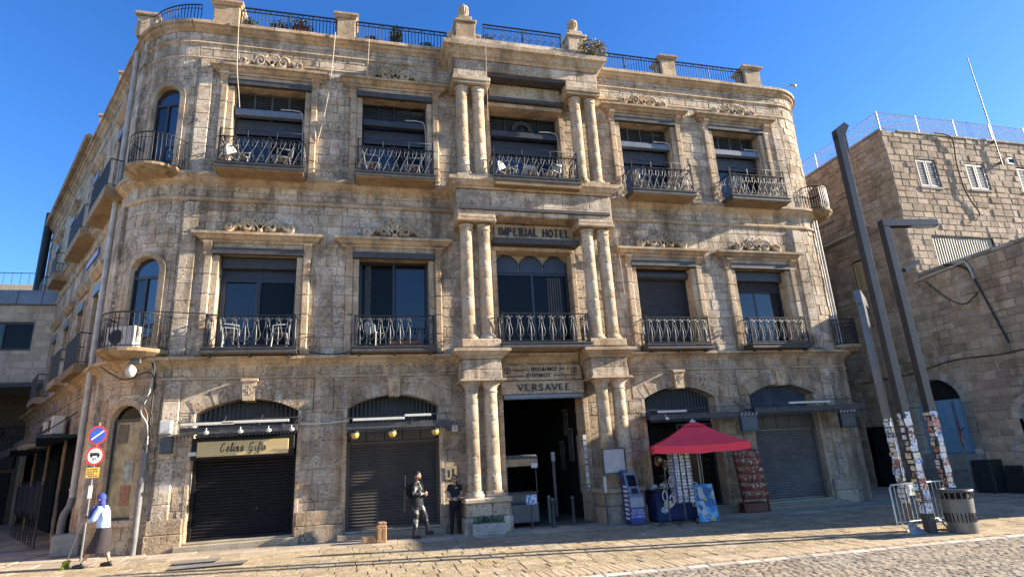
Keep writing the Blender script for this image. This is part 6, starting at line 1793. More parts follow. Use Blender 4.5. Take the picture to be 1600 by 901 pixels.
for lab, x, y, z in (('dark blue hanging sign box between the two right hand shops', 6.78, -.75, 2.62), ('dark green hanging sign box at the right end of the hotel', 10.75, -.75, 2.58)):
    t = thing('hanging_sign', lab, 'hanging sign', (x, y, z))
    m = MB(); m.bbox(-.32, .32, -.06, .06, -.26, .26, .01); m.build('box', BLUEMET if x < 8 else DARKMET, t, None, False)
    m = MB(); m.bbox(-.28, .28, -.066, -.06, -.22, .22, .004); m.build('face', mat('dull_sign_face_%d' % int(x), (.03, .05, .08) if x < 8 else (.045, .06, .06), .4), t, None, False)
    for q in range(5): m = MB(); m.tube([(-.28 + q * .14, -.05, .26), (-.26 + q * .14, -.12, .33)], .022, 5); m.build('small_lamp', LAMPM, t, None, False)
    m = MB(); m.box(-.34, .34, .02, .05, .26, .30); m.tube([(-.3, .03, .3), (-.3, .03, .40)], .01, 4); m.tube([(.3, .03, .3), (.3, .03, .40)], .01, 4); m.build('hanger', STEEL, t, None, False)
for lab, x, z, w_, h_, mt in (('upper white electrical box beside the gift shop canopy', -10.86, 3.25, .30, .36, WHITE), ('lower grey electrical meter box under the white one', -10.80, 2.78, .30, .46, GIRON), ('small grey junction box right of the brown shutter', -3.17, 2.95, .16, .2, GIRON), ('small square number plate by the left columns', -2.98, 2.9, .2, .2, CREAM)):
    t = thing('electrical_box' if 'plate' not in lab else 'number_plate', lab, 'box' if 'plate' not in lab else 'plate', (x, -.08, z))
    m = MB(); m.bbox(-w_ / 2, w_ / 2, -.14 if w_ > .2 else -.04, .06, -h_ / 2, h_ / 2, .01); m.build('case', mt, t, None, False)
    m = MB(); m.bbox(-w_ / 2 + .03, w_ / 2 - .03, -.152 if w_ > .2 else -.05, -.13 if w_ > .2 else -.035, -h_ / 2 + .04, h_ / 2 - .04, .004); m.build('cover', mt, t, None, False)
    if 'number' in lab: text('1', .14, (0, 0, 0), None, INK, .002).parent = t; C.objects[-1].location = (0, -.053, 0)
t = thing('wall_print', 'small pale sign with black figures pasted above the woman in black', 'sign', (-3.12, -.045, 1.62))
m = MB(); m.box(-.17, .17, -.006, .004, -.19, .19); m.build('sheet', mat('worn_sign_paper', (.36, .27, .16), .8, 0, .3), t, None, False)
for q, h in ((-.06, .16), (.07, .2)):
    m = MB(); m.ell((q, -.01, h - .10), .025, .006, .025, 8, 5); m.prism([(-.03, -.1), (.03, -.1), (.02, .06), (-.02, .06)], (q, -.01, h - .2 + .02), (1, 0, 0), (0, 0, 1), (0, 1, 0), .004); m.build('figure', INK, t, None, False)
BLK_ = mat('dark_garment', (.02, .018, .02), .9, 0, .3)
# corner lamp, air conditioners, downpipes
t = thing('wall_lamp', 'white globe lamp hanging below the round balcony of the corner', 'lamp', (-11.75, -.35, 4.95))
m = MB(); m.bbox(-.10, .16, -.06, .06, .0, .14, .01); m.build('mount', GIRON, t, None, False)
m = MB(); m.lathe([(.03, .02), (.05, -.02), (.13, -.14), (.135, -.22), (.09, -.32), (.02, -.36)], (-.06, 0, 0), 16); m.build('globe', WHITE, t, None, False)
m = MB(); m.tube([(.0, 0, .14), (-.12, .05, .3), (-.16, .35, .34)], .02, 6); m.build('arm', WPIPE, t, None, False)
def aircon(label, x, y, z, rz, group='air conditioning units', s=1.0):
    t = thing('air_conditioner', label, 'air conditioner', (x, y, z), rz, group)
    m = MB(); m.bbox(-.42 * s, .42 * s, -.16, .16, .04, .62 * s, .015); m.build('case', CREAM, t, None, False)
    m = MB(); m.prism([(.21 * s * math.cos(a * .349), .21 * s * math.sin(a * .349)) for a in range(18)], (-.12 * s, -.166, .33 * s), (1, 0, 0), (0, 0, 1), (0, 1, 0), .006); f = m.build('fan_recess', DARKMET, t, None, False)
    for r in (.07, .13, .19): m = MB(); m.tube([(-.12 * s + r * s * math.cos(a * .4189), -.17, .33 * s + r * s * math.sin(a * .4189)) for a in range(15)], .006, 4, closed=True); m.build('guard_ring', GIRON, f, None, False)
    m = MB(); m.bbox(.20 * s, .38 * s, -.172, -.158, .1, .55 * s, .004); m.build('side_panel', WHITE, t, None, False)
    for q in (-.3, .3): m = MB(); m.box(q - .03, q + .03, -.14, .14, 0, .04); m.build('foot', INK, t, None, False)
(px_, py_), (nx_, ny_) = PW(ST)
aircon('white air conditioner standing on the lower round corner balcony', px_ + nx_ * .45, py_ + ny_ * .45, 5.37, math.atan2(ny_, nx_) + R_(90))
for lab, tt, z in (('pale air conditioner on the canopy in the side street, nearer one', 4.4, 3.45), ('pale air conditioner on the canopy in the side street, further one', 6.3, 3.4), ('air conditioner on the far lower balcony of the side street', 5.3, 5.36)):
    p = spt(tt, 0, .35); aircon(lab, p.x, p.y, z, R_(-60))
t = thing('shop_canopy', 'dark sagging canopy along the side street shopfronts', 'canopy', tuple(spt(5.2, 3.2, 0)))
m = MB(); sbox(m, 2.4, 8.6, .0, 1.0, 3.28, 3.38); m.build('canopy_sheet', DARKMET, t)
m = MB(); sbox(m, 2.4, 8.6, 1.0, 1.04, 3.16, 3.40); m.build('fascia', STEEL, t)
for q in (2.8, 4.6, 6.4, 8.2): m = MB(); a, b = spt(q, 3.3, 1.0), spt(q, 4.1, .02); m.tube([a, b], .02, 5); m.build('tie_rod', STEEL, t)
for q in range(5):
    m = MB(); p = spt(2.6 + q * .5, 3.1, 1.06); m.obox(p, (.14, 0, 0), (0, .10, .02), (0, -.01, .05)); m.build('flood_lamp', GIRON, t)
t = thing('shop_canopy', 'second dark canopy added further along to darken the side street shopfronts', 'canopy', tuple(spt(11.5, 3.2, 0)))  # added canopy, there to make the side street darker
m = MB(); sbox(m, 9.0, 15.5, .0, 1.1, 3.18, 3.26); m.build('canopy_sheet', DARKMET, t)
m = MB(); sbox(m, 9.0, 15.5, 1.1, 1.14, 3.0, 3.28); m.build('fascia', STEEL, t)
for q in (9.4, 11.4, 13.4, 15.2): m = MB(); m.tube([spt(q, 3.2, 1.1), spt(q, 4.0, .02)], .02, 5); m.build('tie_rod', STEEL, t)
for i in range(5):
    p = spt(3.1 + i * 1.45, 0, .62)
    t = thing('goods_rack', '%s of the dark goods racks standing along the side street shops' % ('nearest', 'second', 'third', 'fourth', 'farthest')[i], 'rack', (p.x, p.y, gz(-13)), R_(-60), 'goods racks along the side street')
    m = MB()
    for q in (-.42, .42): m.tube([(q, 0, 0), (q, 0, 1.9)], .018, 5)
    m.tube([(-.42, 0, 1.9), (.42, 0, 1.9)], .018, 5); m.build('frame', IRON, t, None, False)
    for k in range(6):
        m = MB(); x = -.36 + k * .144; m.prism([(-.06, 0), (.06, 0), (.05, .85), (0, .9), (-.05, .85)], (x, -.05 + .02 * (k % 2), 1.0 - ru(0, .3)), (1, 0, 0), (0, 0, 1), (0, 1, 0), .05); m.build('garment', (BLK_ if k % 3 else MATS['counter_blue_cloth']), t, None, False)
SG = mat('blue_enamel', (.03, .06, .22), .35)
t = thing('street_sign', 'long blue lettered sign on the side street wall between the floors', 'sign', tuple(spt(4.2, 9.6, 0)))
m = MB(); sbox(m, 3.3, 5.6, .03, .07, 9.55, 9.85); m.build('board', SG, t)
m = MB()
for k in range(12): sbox(m, 3.45 + k * .17, 3.56 + k * .17, .071, .075, 9.62, 9.78)
m.build('lettering', WHS, t)
t = thing('street_sign', 'small blue square plate on the side street wall near the downpipe', 'sign', tuple(spt(1.8, 9.6, 0)))
m = MB(); sbox(m, 1.55, 2.0, .03, .07, 9.5, 9.9); m.build('plate', SG, t); m = MB(); sbox(m, 1.68, 1.86, .071, .075, 9.6, 9.8); m.build('figure', WHS, t)
p = pw(-AL - .62, 0, .16)
t = thing('downpipe', 'tall pale downpipe running down the corner between the round turret and the side street', 'downpipe', (p.x, p.y, gz(-13)))
m = MB(); m.tube([(0, 0, 1.4), (0, 0, 5.0), (.0, 0, 16.1)], .085, 12); m.build('upper_pipe', WPIPE, t, None, False)
m = MB(); m.tube([(0, 0, 1.42), (-.02, -.02, 1.2), (-.10, -.10, 1.0), (-.12, -.12, .8), (-.12, -.12, .1)], .095, 12); m.build('shoe', GPIPE, t, None, False)
for k in range(8): m = MB(); m.lathe([(.10, 0), (.105, .01), (.105, .06), (.10, .07)], (0, 0, 1.6 + k * 1.9), 12); m.build('collar', WPIPE, t, None, False)
t = thing('downpipe', 'short grey downpipe with cables right of the corner display window', 'downpipe', (-11.32, -.12, gz(-11)))
m = MB(); m.tube([(0, 0, 0), (0, 0, 2.55)], .075, 10); m.build('pipe', GPIPE, t, None, False)
for k in range(3): m = MB(); m.lathe([(.085, 0), (.085, .06)], (0, 0, .3 + k * .9), 10); m.build('collar', GPIPE, t, None, False)
m = MB(); m.tube([(.05, 0, 2.5), (.05, -.02, 4.6), (-.1, -.04, 5.05)], .028, 6); m.build('cable_bundle', CABLE, t, None, False)
t = thing('downpipe', 'twin pale pipes running down the right end of the hotel', 'downpipe', (11.9, .0, 5.0))
for q in (0, .14): m = MB(); m.tube([(q, .10, .3), (q, .10, 5.5)], .035, 7); m.build('pipe', WPIPE, t, None, False)
# cables and hanging ropes
def cable(label, pts, r, material, cat='cable'):
    pts = [Vector(p) for p in pts]
    o = pts[0]
    t = thing('cable' if cat == 'cable' else 'rope', label, cat, tuple(o))
    fine = []
    for i in range(len(pts) - 1):
        p0, p1, p2, p3 = pts[max(i - 1, 0)], pts[i], pts[i + 1], pts[min(i + 2, len(pts) - 1)]
        for k in range(5):
            u = k / 5; fine.append(.5 * ((2 * p1) + (p2 - p0) * u + (2 * p0 - 5 * p1 + 4 * p2 - p3) * u * u + (3 * p1 - p0 - 3 * p2 + p3) * u ** 3))
    fine.append(pts[-1])
    m = MB(); m.tube(fine, r, 5); m.build('strand', material, t)
    return t
cable('pale double rope hanging from the roof over the leftmost top window', [(-9.95, -.32, 16.5), (-9.9, -.4, 15.6), (-9.85, -.42, 14.6), (-9.75, -.35, 13.7), (-9.7, -.3, 13.2)], .014, ROPE, 'rope')
cable('pale rope hanging crooked between the two left top windows', [(-6.85, -.3, 16.5), (-6.9, -.36, 15.2), (-7.0, -.3, 14.0), (-7.15, -.2, 13.0), (-7.3, -.12, 12.3)], .016, ROPE, 'rope')
cable('short pale rope hanging above the second top window', [(-5.7, -.3, 16.4), (-5.72, -.34, 15.6), (-5.75, -.3, 14.9)], .012, ROPE, 'rope')
cable('thin pale wire hanging from the centre cornice by the left top columns', [(-1.7, -1.15, 16.0), (-1.72, -1.2, 14.5), (-1.75, -1.2, 13.0)], .008, ROPE, 'rope')
cable('thin wire dropping beside the right first floor columns', [(2.95, -.3, 10.5), (2.97, -.28, 9.2), (3.05, -.2, 8.2), (3.1, -.14, 7.2)], .010, ROPE, 'rope')
cable('black cable running along the cornice between the two left balconies', [(-7.6, -.5, 5.3), (-7.0, -.2, 5.22), (-6.5, -.25, 5.18), (-6.0, -.4, 5.25)], .018, CABLE)
cable('black cable dropping from the middle balcony across the name panel', [(1.05, -.9, 5.3), (1.02, -.6, 4.9), (1.2, -.3, 4.5), (1.32, -.2, 4.2), (1.3, -.2, 3.8)], .018, CABLE)
cable('pale cable running along the wall between the two left shop canopies', [(-7.4, -.3, 3.2), (-6.9, -.08, 3.2), (-6.4, -.08, 3.22), (-6.1, -.3, 3.24)], .018, CREAM)
cable('pale conduit looping down the corner under the globe lamp', [(-12.2, .0, 4.98), (-11.7, -.3, 5.12), (-11.3, -.22, 5.0), (-11.35, -.2, 4.2), (-11.5, -.2, 3.7), (-11.3, -.2, 3.3), (-11.25, -.18, 2.6)], .022, WPIPE)
cable('tangled black cable round the corner above the display window', [(-12.8, .3, 5.0), (-12.3, -.1, 4.7), (-11.9, -.25, 4.55), (-11.4, -.25, 4.75), (-11.2, -.2, 4.3), (-11.45, -.22, 3.9), (-11.2, -.2, 3.5), (-11.35, -.2, 2.7)], .018, CABLE)
cable('black cable stretched from the corner balcony to the left first floor balcony', [(-11.3, -.7, 6.35), (-10.6, -.62, 6.33), (-10.05, -.55, 6.33)], .016, CABLE)
cable('black cable snaking down the brown terrace wall', [(XW - .08, -1.2, 8.3), (XW - .1, -2.0, 7.9), (XW - .1, -2.3, 7.0), (XW - .09, -2.55, 5.8), (XW - .09, -2.75, 4.9)], .035, CABLE)
cable('black cable strung along the terrace wall above the arched door', [(XW - .08, 4.0, 4.3), (XW - .08, 1.5, 4.35), (XW - .08, -.6, 4.62), (XW - .08, -2.6, 4.55), (XW - .08, -5, 4.75)], .022, CABLE)
cable('pale conduit along the top of the terrace wall', [(XW - .08, .2, 8.0), (XW - .08, -1.6, 8.12), (XW - .08, -2.05, 8.1), (XW - .09, -2.2, 7.4)], .05, WPIPE)
cable('black cable hanging down the lit front of the stone house', [(19.4, -.12, 15.1), (20.3, -.14, 14.9), (20.2, -.1, 13.6), (20.25, -.1, 12.2), (20.7, -.1, 11.2), (20.4, -.1, 10.9)], .03, CABLE)
cable('black cable drooping on the terrace wall left of the conduit', [(XW - .08, -.3, 7.9), (XW - .09, -1.0, 7.0), (XW - .09, -1.6, 6.6), (XW - .09, -2.2, 6.9)], .02, CABLE)
t = thing('antenna_mast', 'thin dark mast fixed to the front of the stone house', 'mast', (22.9, -.15, 13.7))
m = MB(); m.tube([(0, 0, 0), (-.02, 0, 2.5), (-.06, 0, 5.9)], [.03, .025, .018], 7); m.build('pole', INK, t, None, False); m = MB(); m.bbox(-.05, .05, .0, .14, .1, .2, .005); m.bbox(-.05, .05, .0, .14, 1.2, 1.3, .005); m.build('clamp', GIRON, t, None, False)
t = thing('roof_lamp', 'thin arm with a small lamp sticking out from the right roof corner', 'lamp', (11.0, .3, 16.5))
m = MB(); m.tube([(0, 0, 0), (.7, 0, .2), (1.5, 0, .6)], .02, 6); m.build('arm', GIRON, t, None, False); m = MB(); m.ell((1.62, 0, .58), .12, .07, .08, 10, 6); m.build('lamp_head', GOLD, t, None, False)
t = thing('floodlight', 'small grey floodlight on the roof rail right of the second urn', 'floodlight', (3.05, -.1, 17.15))
m = MB(); m.tube([(0, 0, -.6), (0, 0, .15)], .015, 5); m.build('stem', GIRON, t, None, False); m = MB(); m.obox((.08, -.03, .25), (.14, 0, 0), (0, .03, .05), (0, -.06, .04)); m.build('head', GIRON, t, None, False)
# roof plants
TERRA = mat('terracotta', (.17, .065, .04), .8, 0, .2)
LEAF2 = mat('dusty_leaf', (.06, .085, .03), .7, 0, .4, per=.4); LEAF3 = mat('dry_weed', (.22, .19, .08), .8, 0, .4, per=.4)
def pot(label, x, y, z, r, h, fol, hang=False):
    t = thing('potted_plant', label, 'plant', (x, y, z), 0, None)
    m = MB(); m.lathe([(r * .65, 0), (r * .7, .01), (r, h * .85), (r * 1.12, h * .86), (r * 1.12, h), (r * .9, h)], (0, 0, 0), 14); m.build('pot', TERRA, t, None, False)
    leaf_cloud(t, 'foliage', int(260 * fol), (-r * 1.5, r * 1.5, -r * 1.3, r * 1.3, h * .9, h + fol * .6), .07, LEAF2, 'ball')
    m = MB()
    for k in range(4): m.tube([(0, 0, h), (ru(-r, r), ru(-r, r), h + .3 * fol)], .01, 4)
    m.build('stems', LEAF3, t, None, False)
pot('large terracotta pot with a trailing plant on the left roof terrace', -8.05, .3, 16.45, .28, .46, .7)
pot('bushy dark pot plant left of the big terracotta pot on the roof', -8.75, .35, 16.4, .24, .3, .8)
pot('small leafy pot plant near the first roof pier', -9.75, .4, 16.45, .16, .3, .8)
pot('pot plant beside the second roof pier on its right', -5.6, .35, 16.4, .2, .25, .6)
pot('tall thin pot plant in the middle of the second roof rail', -4.75, .35, 16.45, .16, .3, 1.5)
pot('low pot plant near the left urn pier', -3.6, .4, 16.45, .2, .25, .6)
pot('green pot plant right of the left urn pier', -1.35, .0, 16.45, .22, .3, 1.0)
t = thing('trough_planter', 'long dark planter trough behind the second roof rail', 'planter', (-3.9, .55, 16.4)); m = MB(); m.bbox(-.8, .8, -.12, .12, 0, .3, .01); m.build('trough', TERRA, t, None, False); leaf_cloud(t, 'foliage', 200, (-.75, .75, -.12, .12, .28, .5), .06, LEAF2)
t = thing('wild_shrub', 'dry weed bush growing on the cornice at the foot of the right urn pier', 'shrub', (2.35, -1.0, 16.2)); leaf_cloud(t, 'foliage', 700, (-.55, .75, -.3, .2, -.1, .8), .06, LEAF3, 'ball')
m = MB()
for k in range(9): m.tube([(0, 0, -.05), (ru(-.2, .3), ru(-.2, .1), .3), (ru(-.5, .7), ru(-.25, .15), ru(.4, .8))], .01, 4)
m.build('stems', LEAF3, t, None, False)
t = thing('wild_shrub', 'small yellow weed growing at the foot of the right top columns', 'shrub', (1.5, -1.0, 10.93)); leaf_cloud(t, 'foliage', 160, (-.25, .25, -.15, .15, -.1, .25), .05, LEAF3, 'ball')
# chairs and tables on the balconies
def chair(label, x, y, z, rz):
    t = thing('plastic_chair', label, 'chair', (x, y, z), rz, 'white plastic balcony chairs')
    for q, nm in (((-.2, .2, -.2, .2, .40, .43), 'seat'),): m = MB(); m.bbox(*q, .01); m.build(nm, CHAIRW, t, None, False)
    m = MB(); m.prism([(-.2, .43), (.2, .43), (.23, .75), (.12, .84), (-.12, .84), (-.23, .75)], (0, .19, 0), (1, 0, 0), (0, .12, 1), (0, 1, 0), .025); m.build('backrest', CHAIRW, t, None, False)
    for sx in (-1, 1):
        for sy in (-1, 1): m = MB(); m.tube([(sx * .18, sy * .18, .41), (sx * .22, sy * .22, 0)], [.022, .018], 6); m.build('leg', CHAIRW, t, None, False)
        m = MB(); m.tube([(sx * .24, .2, .66), (sx * .25, -.05, .64), (sx * .25, -.2, .62), (sx * .22, -.2, .42)], .02, 6); m.build('armrest', CHAIRW, t, None, False)
BN = ('leftmost', 'second', 'fourth', 'rightmost')
for i, c in enumerate(BAYS):
    chair('white plastic chair at the left of the %s top floor balcony' % BN[i], c - .72, -.5, Z2F + .01, R_(60 + 25 * i))
    chair('white plastic chair at the right of the %s top floor balcony' % BN[i], c + .55, -.48, Z2F + .01, R_(-70 - 15 * i))
    if i < 2: chair('white plastic chair on the %s first floor balcony' % BN[i], c - .55, -.28, 5.37, R_(100 - 60 * i))
chair('white plastic chair at the right of the leftmost first floor balcony', -8.1, -.28, 5.37, R_(-80))
for i, x in enumerate((-1.0, -.2, .55)): chair(('white plastic chair at the left of the middle top balcony', 'white plastic chair in the centre of the middle top balcony', 'white plastic chair at the right of the middle top balcony')[i], x, -.72, Z2F + .04, R_(40 - 50 * i))
t = thing('sill_pots', 'row of small plants in a trough on the second first floor balcony', 'planter', (-4.5, -.42, 5.37)); m = MB(); m.bbox(-.5, .5, -.07, .07, 0, .16, .01); m.build('trough', TERRA, t, None, False); leaf_cloud(t, 'foliage', 90, (-.45, .45, -.06, .06, .14, .24), .035, LEAF2)
# ------------------------------------------------------------------ people
def skin_geo(mb, V, Ed, Rd, root=0, sub=1):
    """a limbed surface grown over a skeleton, appended to mb"""
    me = bpy.data.meshes.new('skeleton'); me.from_pydata([tuple(v) for v in V], Ed, [])
    o = bpy.data.objects.new('skeleton', me); C.objects.link(o)
    o.modifiers.new('skin', 'SKIN').use_smooth_shade = True
    if sub: o.modifiers.new('sub', 'SUBSURF').levels = sub
    if not me.skin_vertices:
        bpy.context.view_layer.objects.active = o
        bpy.ops.object.select_all(action='DESELECT'); o.select_set(True); bpy.ops.mesh.customdata_skin_add()
    for i, r in enumerate(Rd):
        me.skin_vertices[0].data[i].radius = r if isinstance(r, tuple) else (r, r)
        me.skin_vertices[0].data[i].use_root = (i == root)
    dg = bpy.context.evaluated_depsgraph_get()
    ev = o.evaluated_get(dg); m2 = bpy.data.meshes.new_from_object(ev)
    mb.add([v.co.copy() for v in m2.vertices], [tuple(p.vertices) for p in m2.polygons], True)
    bpy.data.objects.remove(o); bpy.data.meshes.remove(m2)
def V3(*a): return Vector(a)
def head_geo(mb, c, yaw, nod=0.0, s=1.0):
    """head with jaw, nose, brow, lips and ears; faces -y before turning"""
    M = Matrix.Rotation(yaw, 3, 'Z') @ Matrix.Rotation(nod, 3, 'X')
    n, k = 18, 14
    v = []; f = []
    for i in range(k + 1):
        th = math.pi * i / k
        for j in range(n):
            ph = 2 * math.pi * j / n
            x, y, z = math.sin(th) * math.cos(ph), math.sin(th) * math.sin(ph), math.cos(th)
            px, py, pz = .074 * x, .095 * y, .118 * z
            if z < -.1:
                q = min(1, (-z - .1) / .9); px *= 1 - .32 * q; py *= 1 - .25 * q
                if y < 0: py -= .018 * q
            fr = max(0, -y) ** 3 * math.exp(-(x * 4.0) ** 2)
            py -= fr * .024 * math.exp(-((z + .12) / .16) ** 2)        # nose
            py -= fr * .006 * math.exp(-((z + .52) / .1) ** 2)         # lips
            py += max(0, -y) ** 3 * .010 * math.exp(-((abs(x) - .42) / .16) ** 2 - ((z - .08) / .12) ** 2)   # eye sockets
            v.append(M @ Vector((px, py, pz)) * s + c)
    for i in range(k):
        for j in range(n): f.append((i * n + j, (i + 1) * n + j, (i + 1) * n + (j + 1) % n, i * n + (j + 1) % n))
    mb.add(v, f, True)
    for sg in (-1, 1): mb.ell(M @ Vector((sg * .076, .012, -.01)) * s + c, .012, .022, .032, 8, 6, M)
    return M
def face_parts(t, M, c, s=1.0, lips=True):
    for sg in (-1, 1):
        m = MB(); m.ell(M @ Vector((sg * .031, -.082, .010)) * s + c, .011, .007, .007, 8, 5, M); m.build('eye', INK, t, None, False)
        m = MB(); m.ell(M @ Vector((sg * .031, -.088, .030)) * s + c, .017, .006, .004, 8, 4, M); m.build('eyebrow', INK, t, None, False)
    m = MB(); m.ell(M @ Vector((0, -.096, -.062)) * s + c, .022, .006, .006, 8, 5, M); m.build('mouth', mat('lip', (.22, .07, .06), .5) if 'lip' not in MATS else MATS['lip'], t, None, False)
def hand_geo(mb, w, d, nrm, curl=.6, side=1, s=1.0):
    """palm, four fingers of unequal length and a thumb; d along the hand, nrm out of the palm"""
    d = Vector(d).normalized(); nrm = Vector(nrm); nrm = (nrm - d * nrm.dot(d)).normalized(); u = d.cross(nrm) * side
    R3 = Matrix((u, nrm, d)).transposed()
    mb.ell(Vector(w) + d * .045 * s, .040 * s, .015 * s, .052 * s, 10, 7, R3)
    for k, (off, ln) in enumerate(((-.029, .066), (-.010, .076), (.010, .071), (.028, .056))):
        p = Vector(w) + d * .082 * s + u * off * s
        pts = [p - d * .02 * s, p]; a = 0
        for j in range(3):
            a += curl * (.55 + .2 * j)
            p = p + (d * math.cos(a) + nrm * math.sin(a)) * ln * s * (.44, .32, .24)[j]; pts.append(p)
        mb.tube(pts, [.0095 * s, .0095 * s, .009 * s, .008 * s, .0065 * s], 6)
    p = Vector(w) + d * .022 * s - u * .034 * s
    pts = [p + u * .014 * s, p, p + (d * .8 - u * .6 + nrm * .4).normalized() * .034 * s]
    pts.append(pts[-1] + (d * .95 - u * .1 + nrm * .5).normalized() * .028 * s)
    mb.tube(pts, [.012 * s, .012 * s, .010 * s, .007 * s], 6)
SKIN = mat('skin', (.46, .26, .175), .55, 0, .06); SKIN2 = mat('tanned_skin', (.36, .20, .13), .55, 0, .06)
def person(label, loc, rz, J, skin, s=1.0, head_yaw=0.0, nod=0.0, hand=(.6, .6), hdir=None):
    t = thing('person', label, 'person', loc, rz)
    keys = ['pelvis', 'waist', 'chest', 'neck', 'skull']
    for q in 'LR': keys += [a + q for a in ('sh', 'el', 'wr', 'hip', 'kn', 'an', 'toe')]
    rad = {'pelvis': (.125, .10), 'waist': (.115, .09), 'chest': (.135, .10), 'neck': .050, 'skull': .045, 'sh': .058, 'el': .040, 'wr': .026, 'hip': .082, 'kn': .052, 'an': .034, 'toe': .028}
    V = [J[k] for k in keys]; I = {k: i for i, k in enumerate(keys)}
    Ed = [(0, 1), (1, 2), (2, 3), (3, 4)]
    for q in 'LR': Ed += [(I['chest'], I['sh' + q]), (I['sh' + q], I['el' + q]), (I['el' + q], I['wr' + q]), (0, I['hip' + q]), (I['hip' + q], I['kn' + q]), (I['kn' + q], I['an' + q]), (I['an' + q], I['toe' + q])]
    m = MB(); skin_geo(m, V, Ed, [rad[k] if k in rad else rad[k[:-1]] for k in keys], 0, 1)
    hc = J['skull'] + V3(0, -.01, .085)
    M = head_geo(m, hc, head_yaw, nod)
    for q, sg in (('L', 1), ('R', -1)):
        dd = hdir[q] if hdir else (J['wr' + q] - J['el' + q])
        hand_geo(m, J['wr' + q], dd[0] if isinstance(dd, tuple) else dd, dd[1] if isinstance(dd, tuple) else (-sg, 0, -.2), hand[0] if q == 'L' else hand[1], sg)
    m.build('body', skin, t, None, False)
    face_parts(t, M, hc)
    return t, M, hc
def cloth(t, name, J, keys, Ed, Rd, material, sub=1, extra=None, root=0):
    m = MB(); skin_geo(m, [J[k] if isinstance(k, str) else k for k in keys], Ed, Rd, root, sub)
    if extra: extra(m)
    return m.build(name, material, t, None, False)
def shoe(t, an, toe, material):
    d = (toe - an); d.z = 0; d.normalize(); u = V3(-d.y, d.x, 0)
    m = MB(); R3 = Matrix((u, d, V3(0, 0, 1))).transposed()
    m.ell(an + d * .07 + V3(0, 0, -.035), .045, .135, .045, 12, 8, R3); m.ell(an + V3(0, 0, -.01), .043, .05, .055, 10, 6, R3)
    o = m.build('shoe', material, t, None, False)
    m = MB(); m.obox(an + d * .065 + V3(0, 0, -.072), u * .04, d * .125, (0, 0, .010)); m.build('sole', INK, o, None, False)
def loft(rings, n=16):
    m = MB(); v = []
    for c, rx, ry in rings:
        for k in range(n):
            a = 2 * math.pi * k / n; w = 1 + .05 * math.sin(5 * a)
            v.append(Vector(c) + V3(rx * w * math.cos(a), ry * w * math.sin(a), 0))
    f = [(i * n + k, i * n + (k + 1) % n, (i + 1) * n + (k + 1) % n, (i + 1) * n + k) for i in range(len(rings) - 1) for k in range(n)]
    m.add(v, f, True); return m
BLK = mat('black_cloth', (.012, .012, .014), .85, 0, .25, .2); BLK2 = mat('black_leather', (.015, .014, .013), .4)
LBLUE = mat('light_blue_cotton', (.40, .52, .74), .8, 0, .06, .2); NAVY = mat('blue_headscarf', (.04, .06, .24), .8, 0, .2, .2); SKIRT = mat('brown_black_skirt', (.035, .026, .028), .85, 0, .25, .2)
def camo():
    m, b, N, L = nt('camouflage_cloth')
    g = N('ShaderNodeTexCoord'); n = N('ShaderNodeTexNoise'); n.inputs['Scale'].default_value = 9; n.inputs['Detail'].default_value = 2; L(g.outputs['Object'], n.inputs['Vector'])
    c = mixc(N, L, ramp(N, L, n.outputs['Fac'], [(.56, 0), (.59, 1)]), (.016, .016, .017), (.30, .29, .265)); L(c, b.inputs['Base Color']); b.inputs['Roughness'].default_value = .85
    return m
CAMO = camo()
# --- woman walking with a broom
wx, wy = -11.42, -1.85
J = dict(pelvis=V3(0, .0, .80), waist=V3(0, -.02, .96), chest=V3(0, -.08, 1.16), neck=V3(0, -.12, 1.31), skull=V3(0, -.15, 1.38),
         shL=V3(.15, -.09, 1.24), elL=V3(.20, -.16, 1.02), wrL=V3(.06, -.36, 1.0), shR=V3(-.15, -.09, 1.24), elR=V3(-.22, -.2, 1.03), wrR=V3(-.06, -.42, 1.07),
         hipL=V3(.08, .0, .76), knL=V3(.09, -.16, .44), anL=V3(.09, -.33, .09), toeL=V3(.09, -.45, .04), hipR=V3(-.08, .0, .76), knR=V3(-.09, .04, .43), anR=V3(-.09, .16, .08), toeR=V3(-.09, .04, .035))
t, M, hc = person('woman in a blue headscarf, light blue shirt and dark skirt walking with a broom', (wx, wy, gz(wx)), R_(-97), J, SKIN, 1, 0, .2, (1.1, 1.1)); t.scale = (1.0, 1.0, 1.0)
cloth(t, 'shirt', J, ['waist', 'chest', 'shL', 'elL', V3(.09, -.32, 1.0), 'shR', 'elR', V3(-.09, -.38, 1.06), V3(0, 0, .80), V3(0, -.11, 1.27)], [(8, 0), (0, 1), (1, 2), (2, 3), (3, 4), (1, 5), (5, 6), (6, 7), (1, 9)],
      [(.155, .135), (.165, .13), .085, .070, .052, .085, .070, .052, (.175, .15), .075], LBLUE)
m = loft([((0, -.0, .84), .16, .14), ((0, .0, .74), .18, .165), ((0, -.03, .55), .18, .20), ((0, -.06, .40), .18, .24), ((0, -.07, .31), .18, .255)]); m.build('skirt', SKIRT, t, None, False)
m = MB(); m.ell(hc + V3(0, .018, .018), .088, .102, .118, 14, 10); m.ell(hc + V3(0, .05, -.10), .075, .07, .10, 12, 8); m.ell(hc + V3(0, -.02, -.17), .10, .10, .06, 12, 8); m.tube([hc + V3(.03, .07, -.12), hc + V3(.05, .12, -.25), hc + V3(.04, .12, -.38)], [.05, .04, .02], 7)
m.tube([hc + V3(.05, -.08, -.14), hc + V3(.09, -.13, -.28), hc + V3(.06, -.16, -.42)], [.05, .05, .03], 7)
m.build('headscarf', NAVY, t, None, False)
shoe(t, J['anL'], J['toeL'], BLK2); shoe(t, J['anR'], J['toeR'], BLK2)
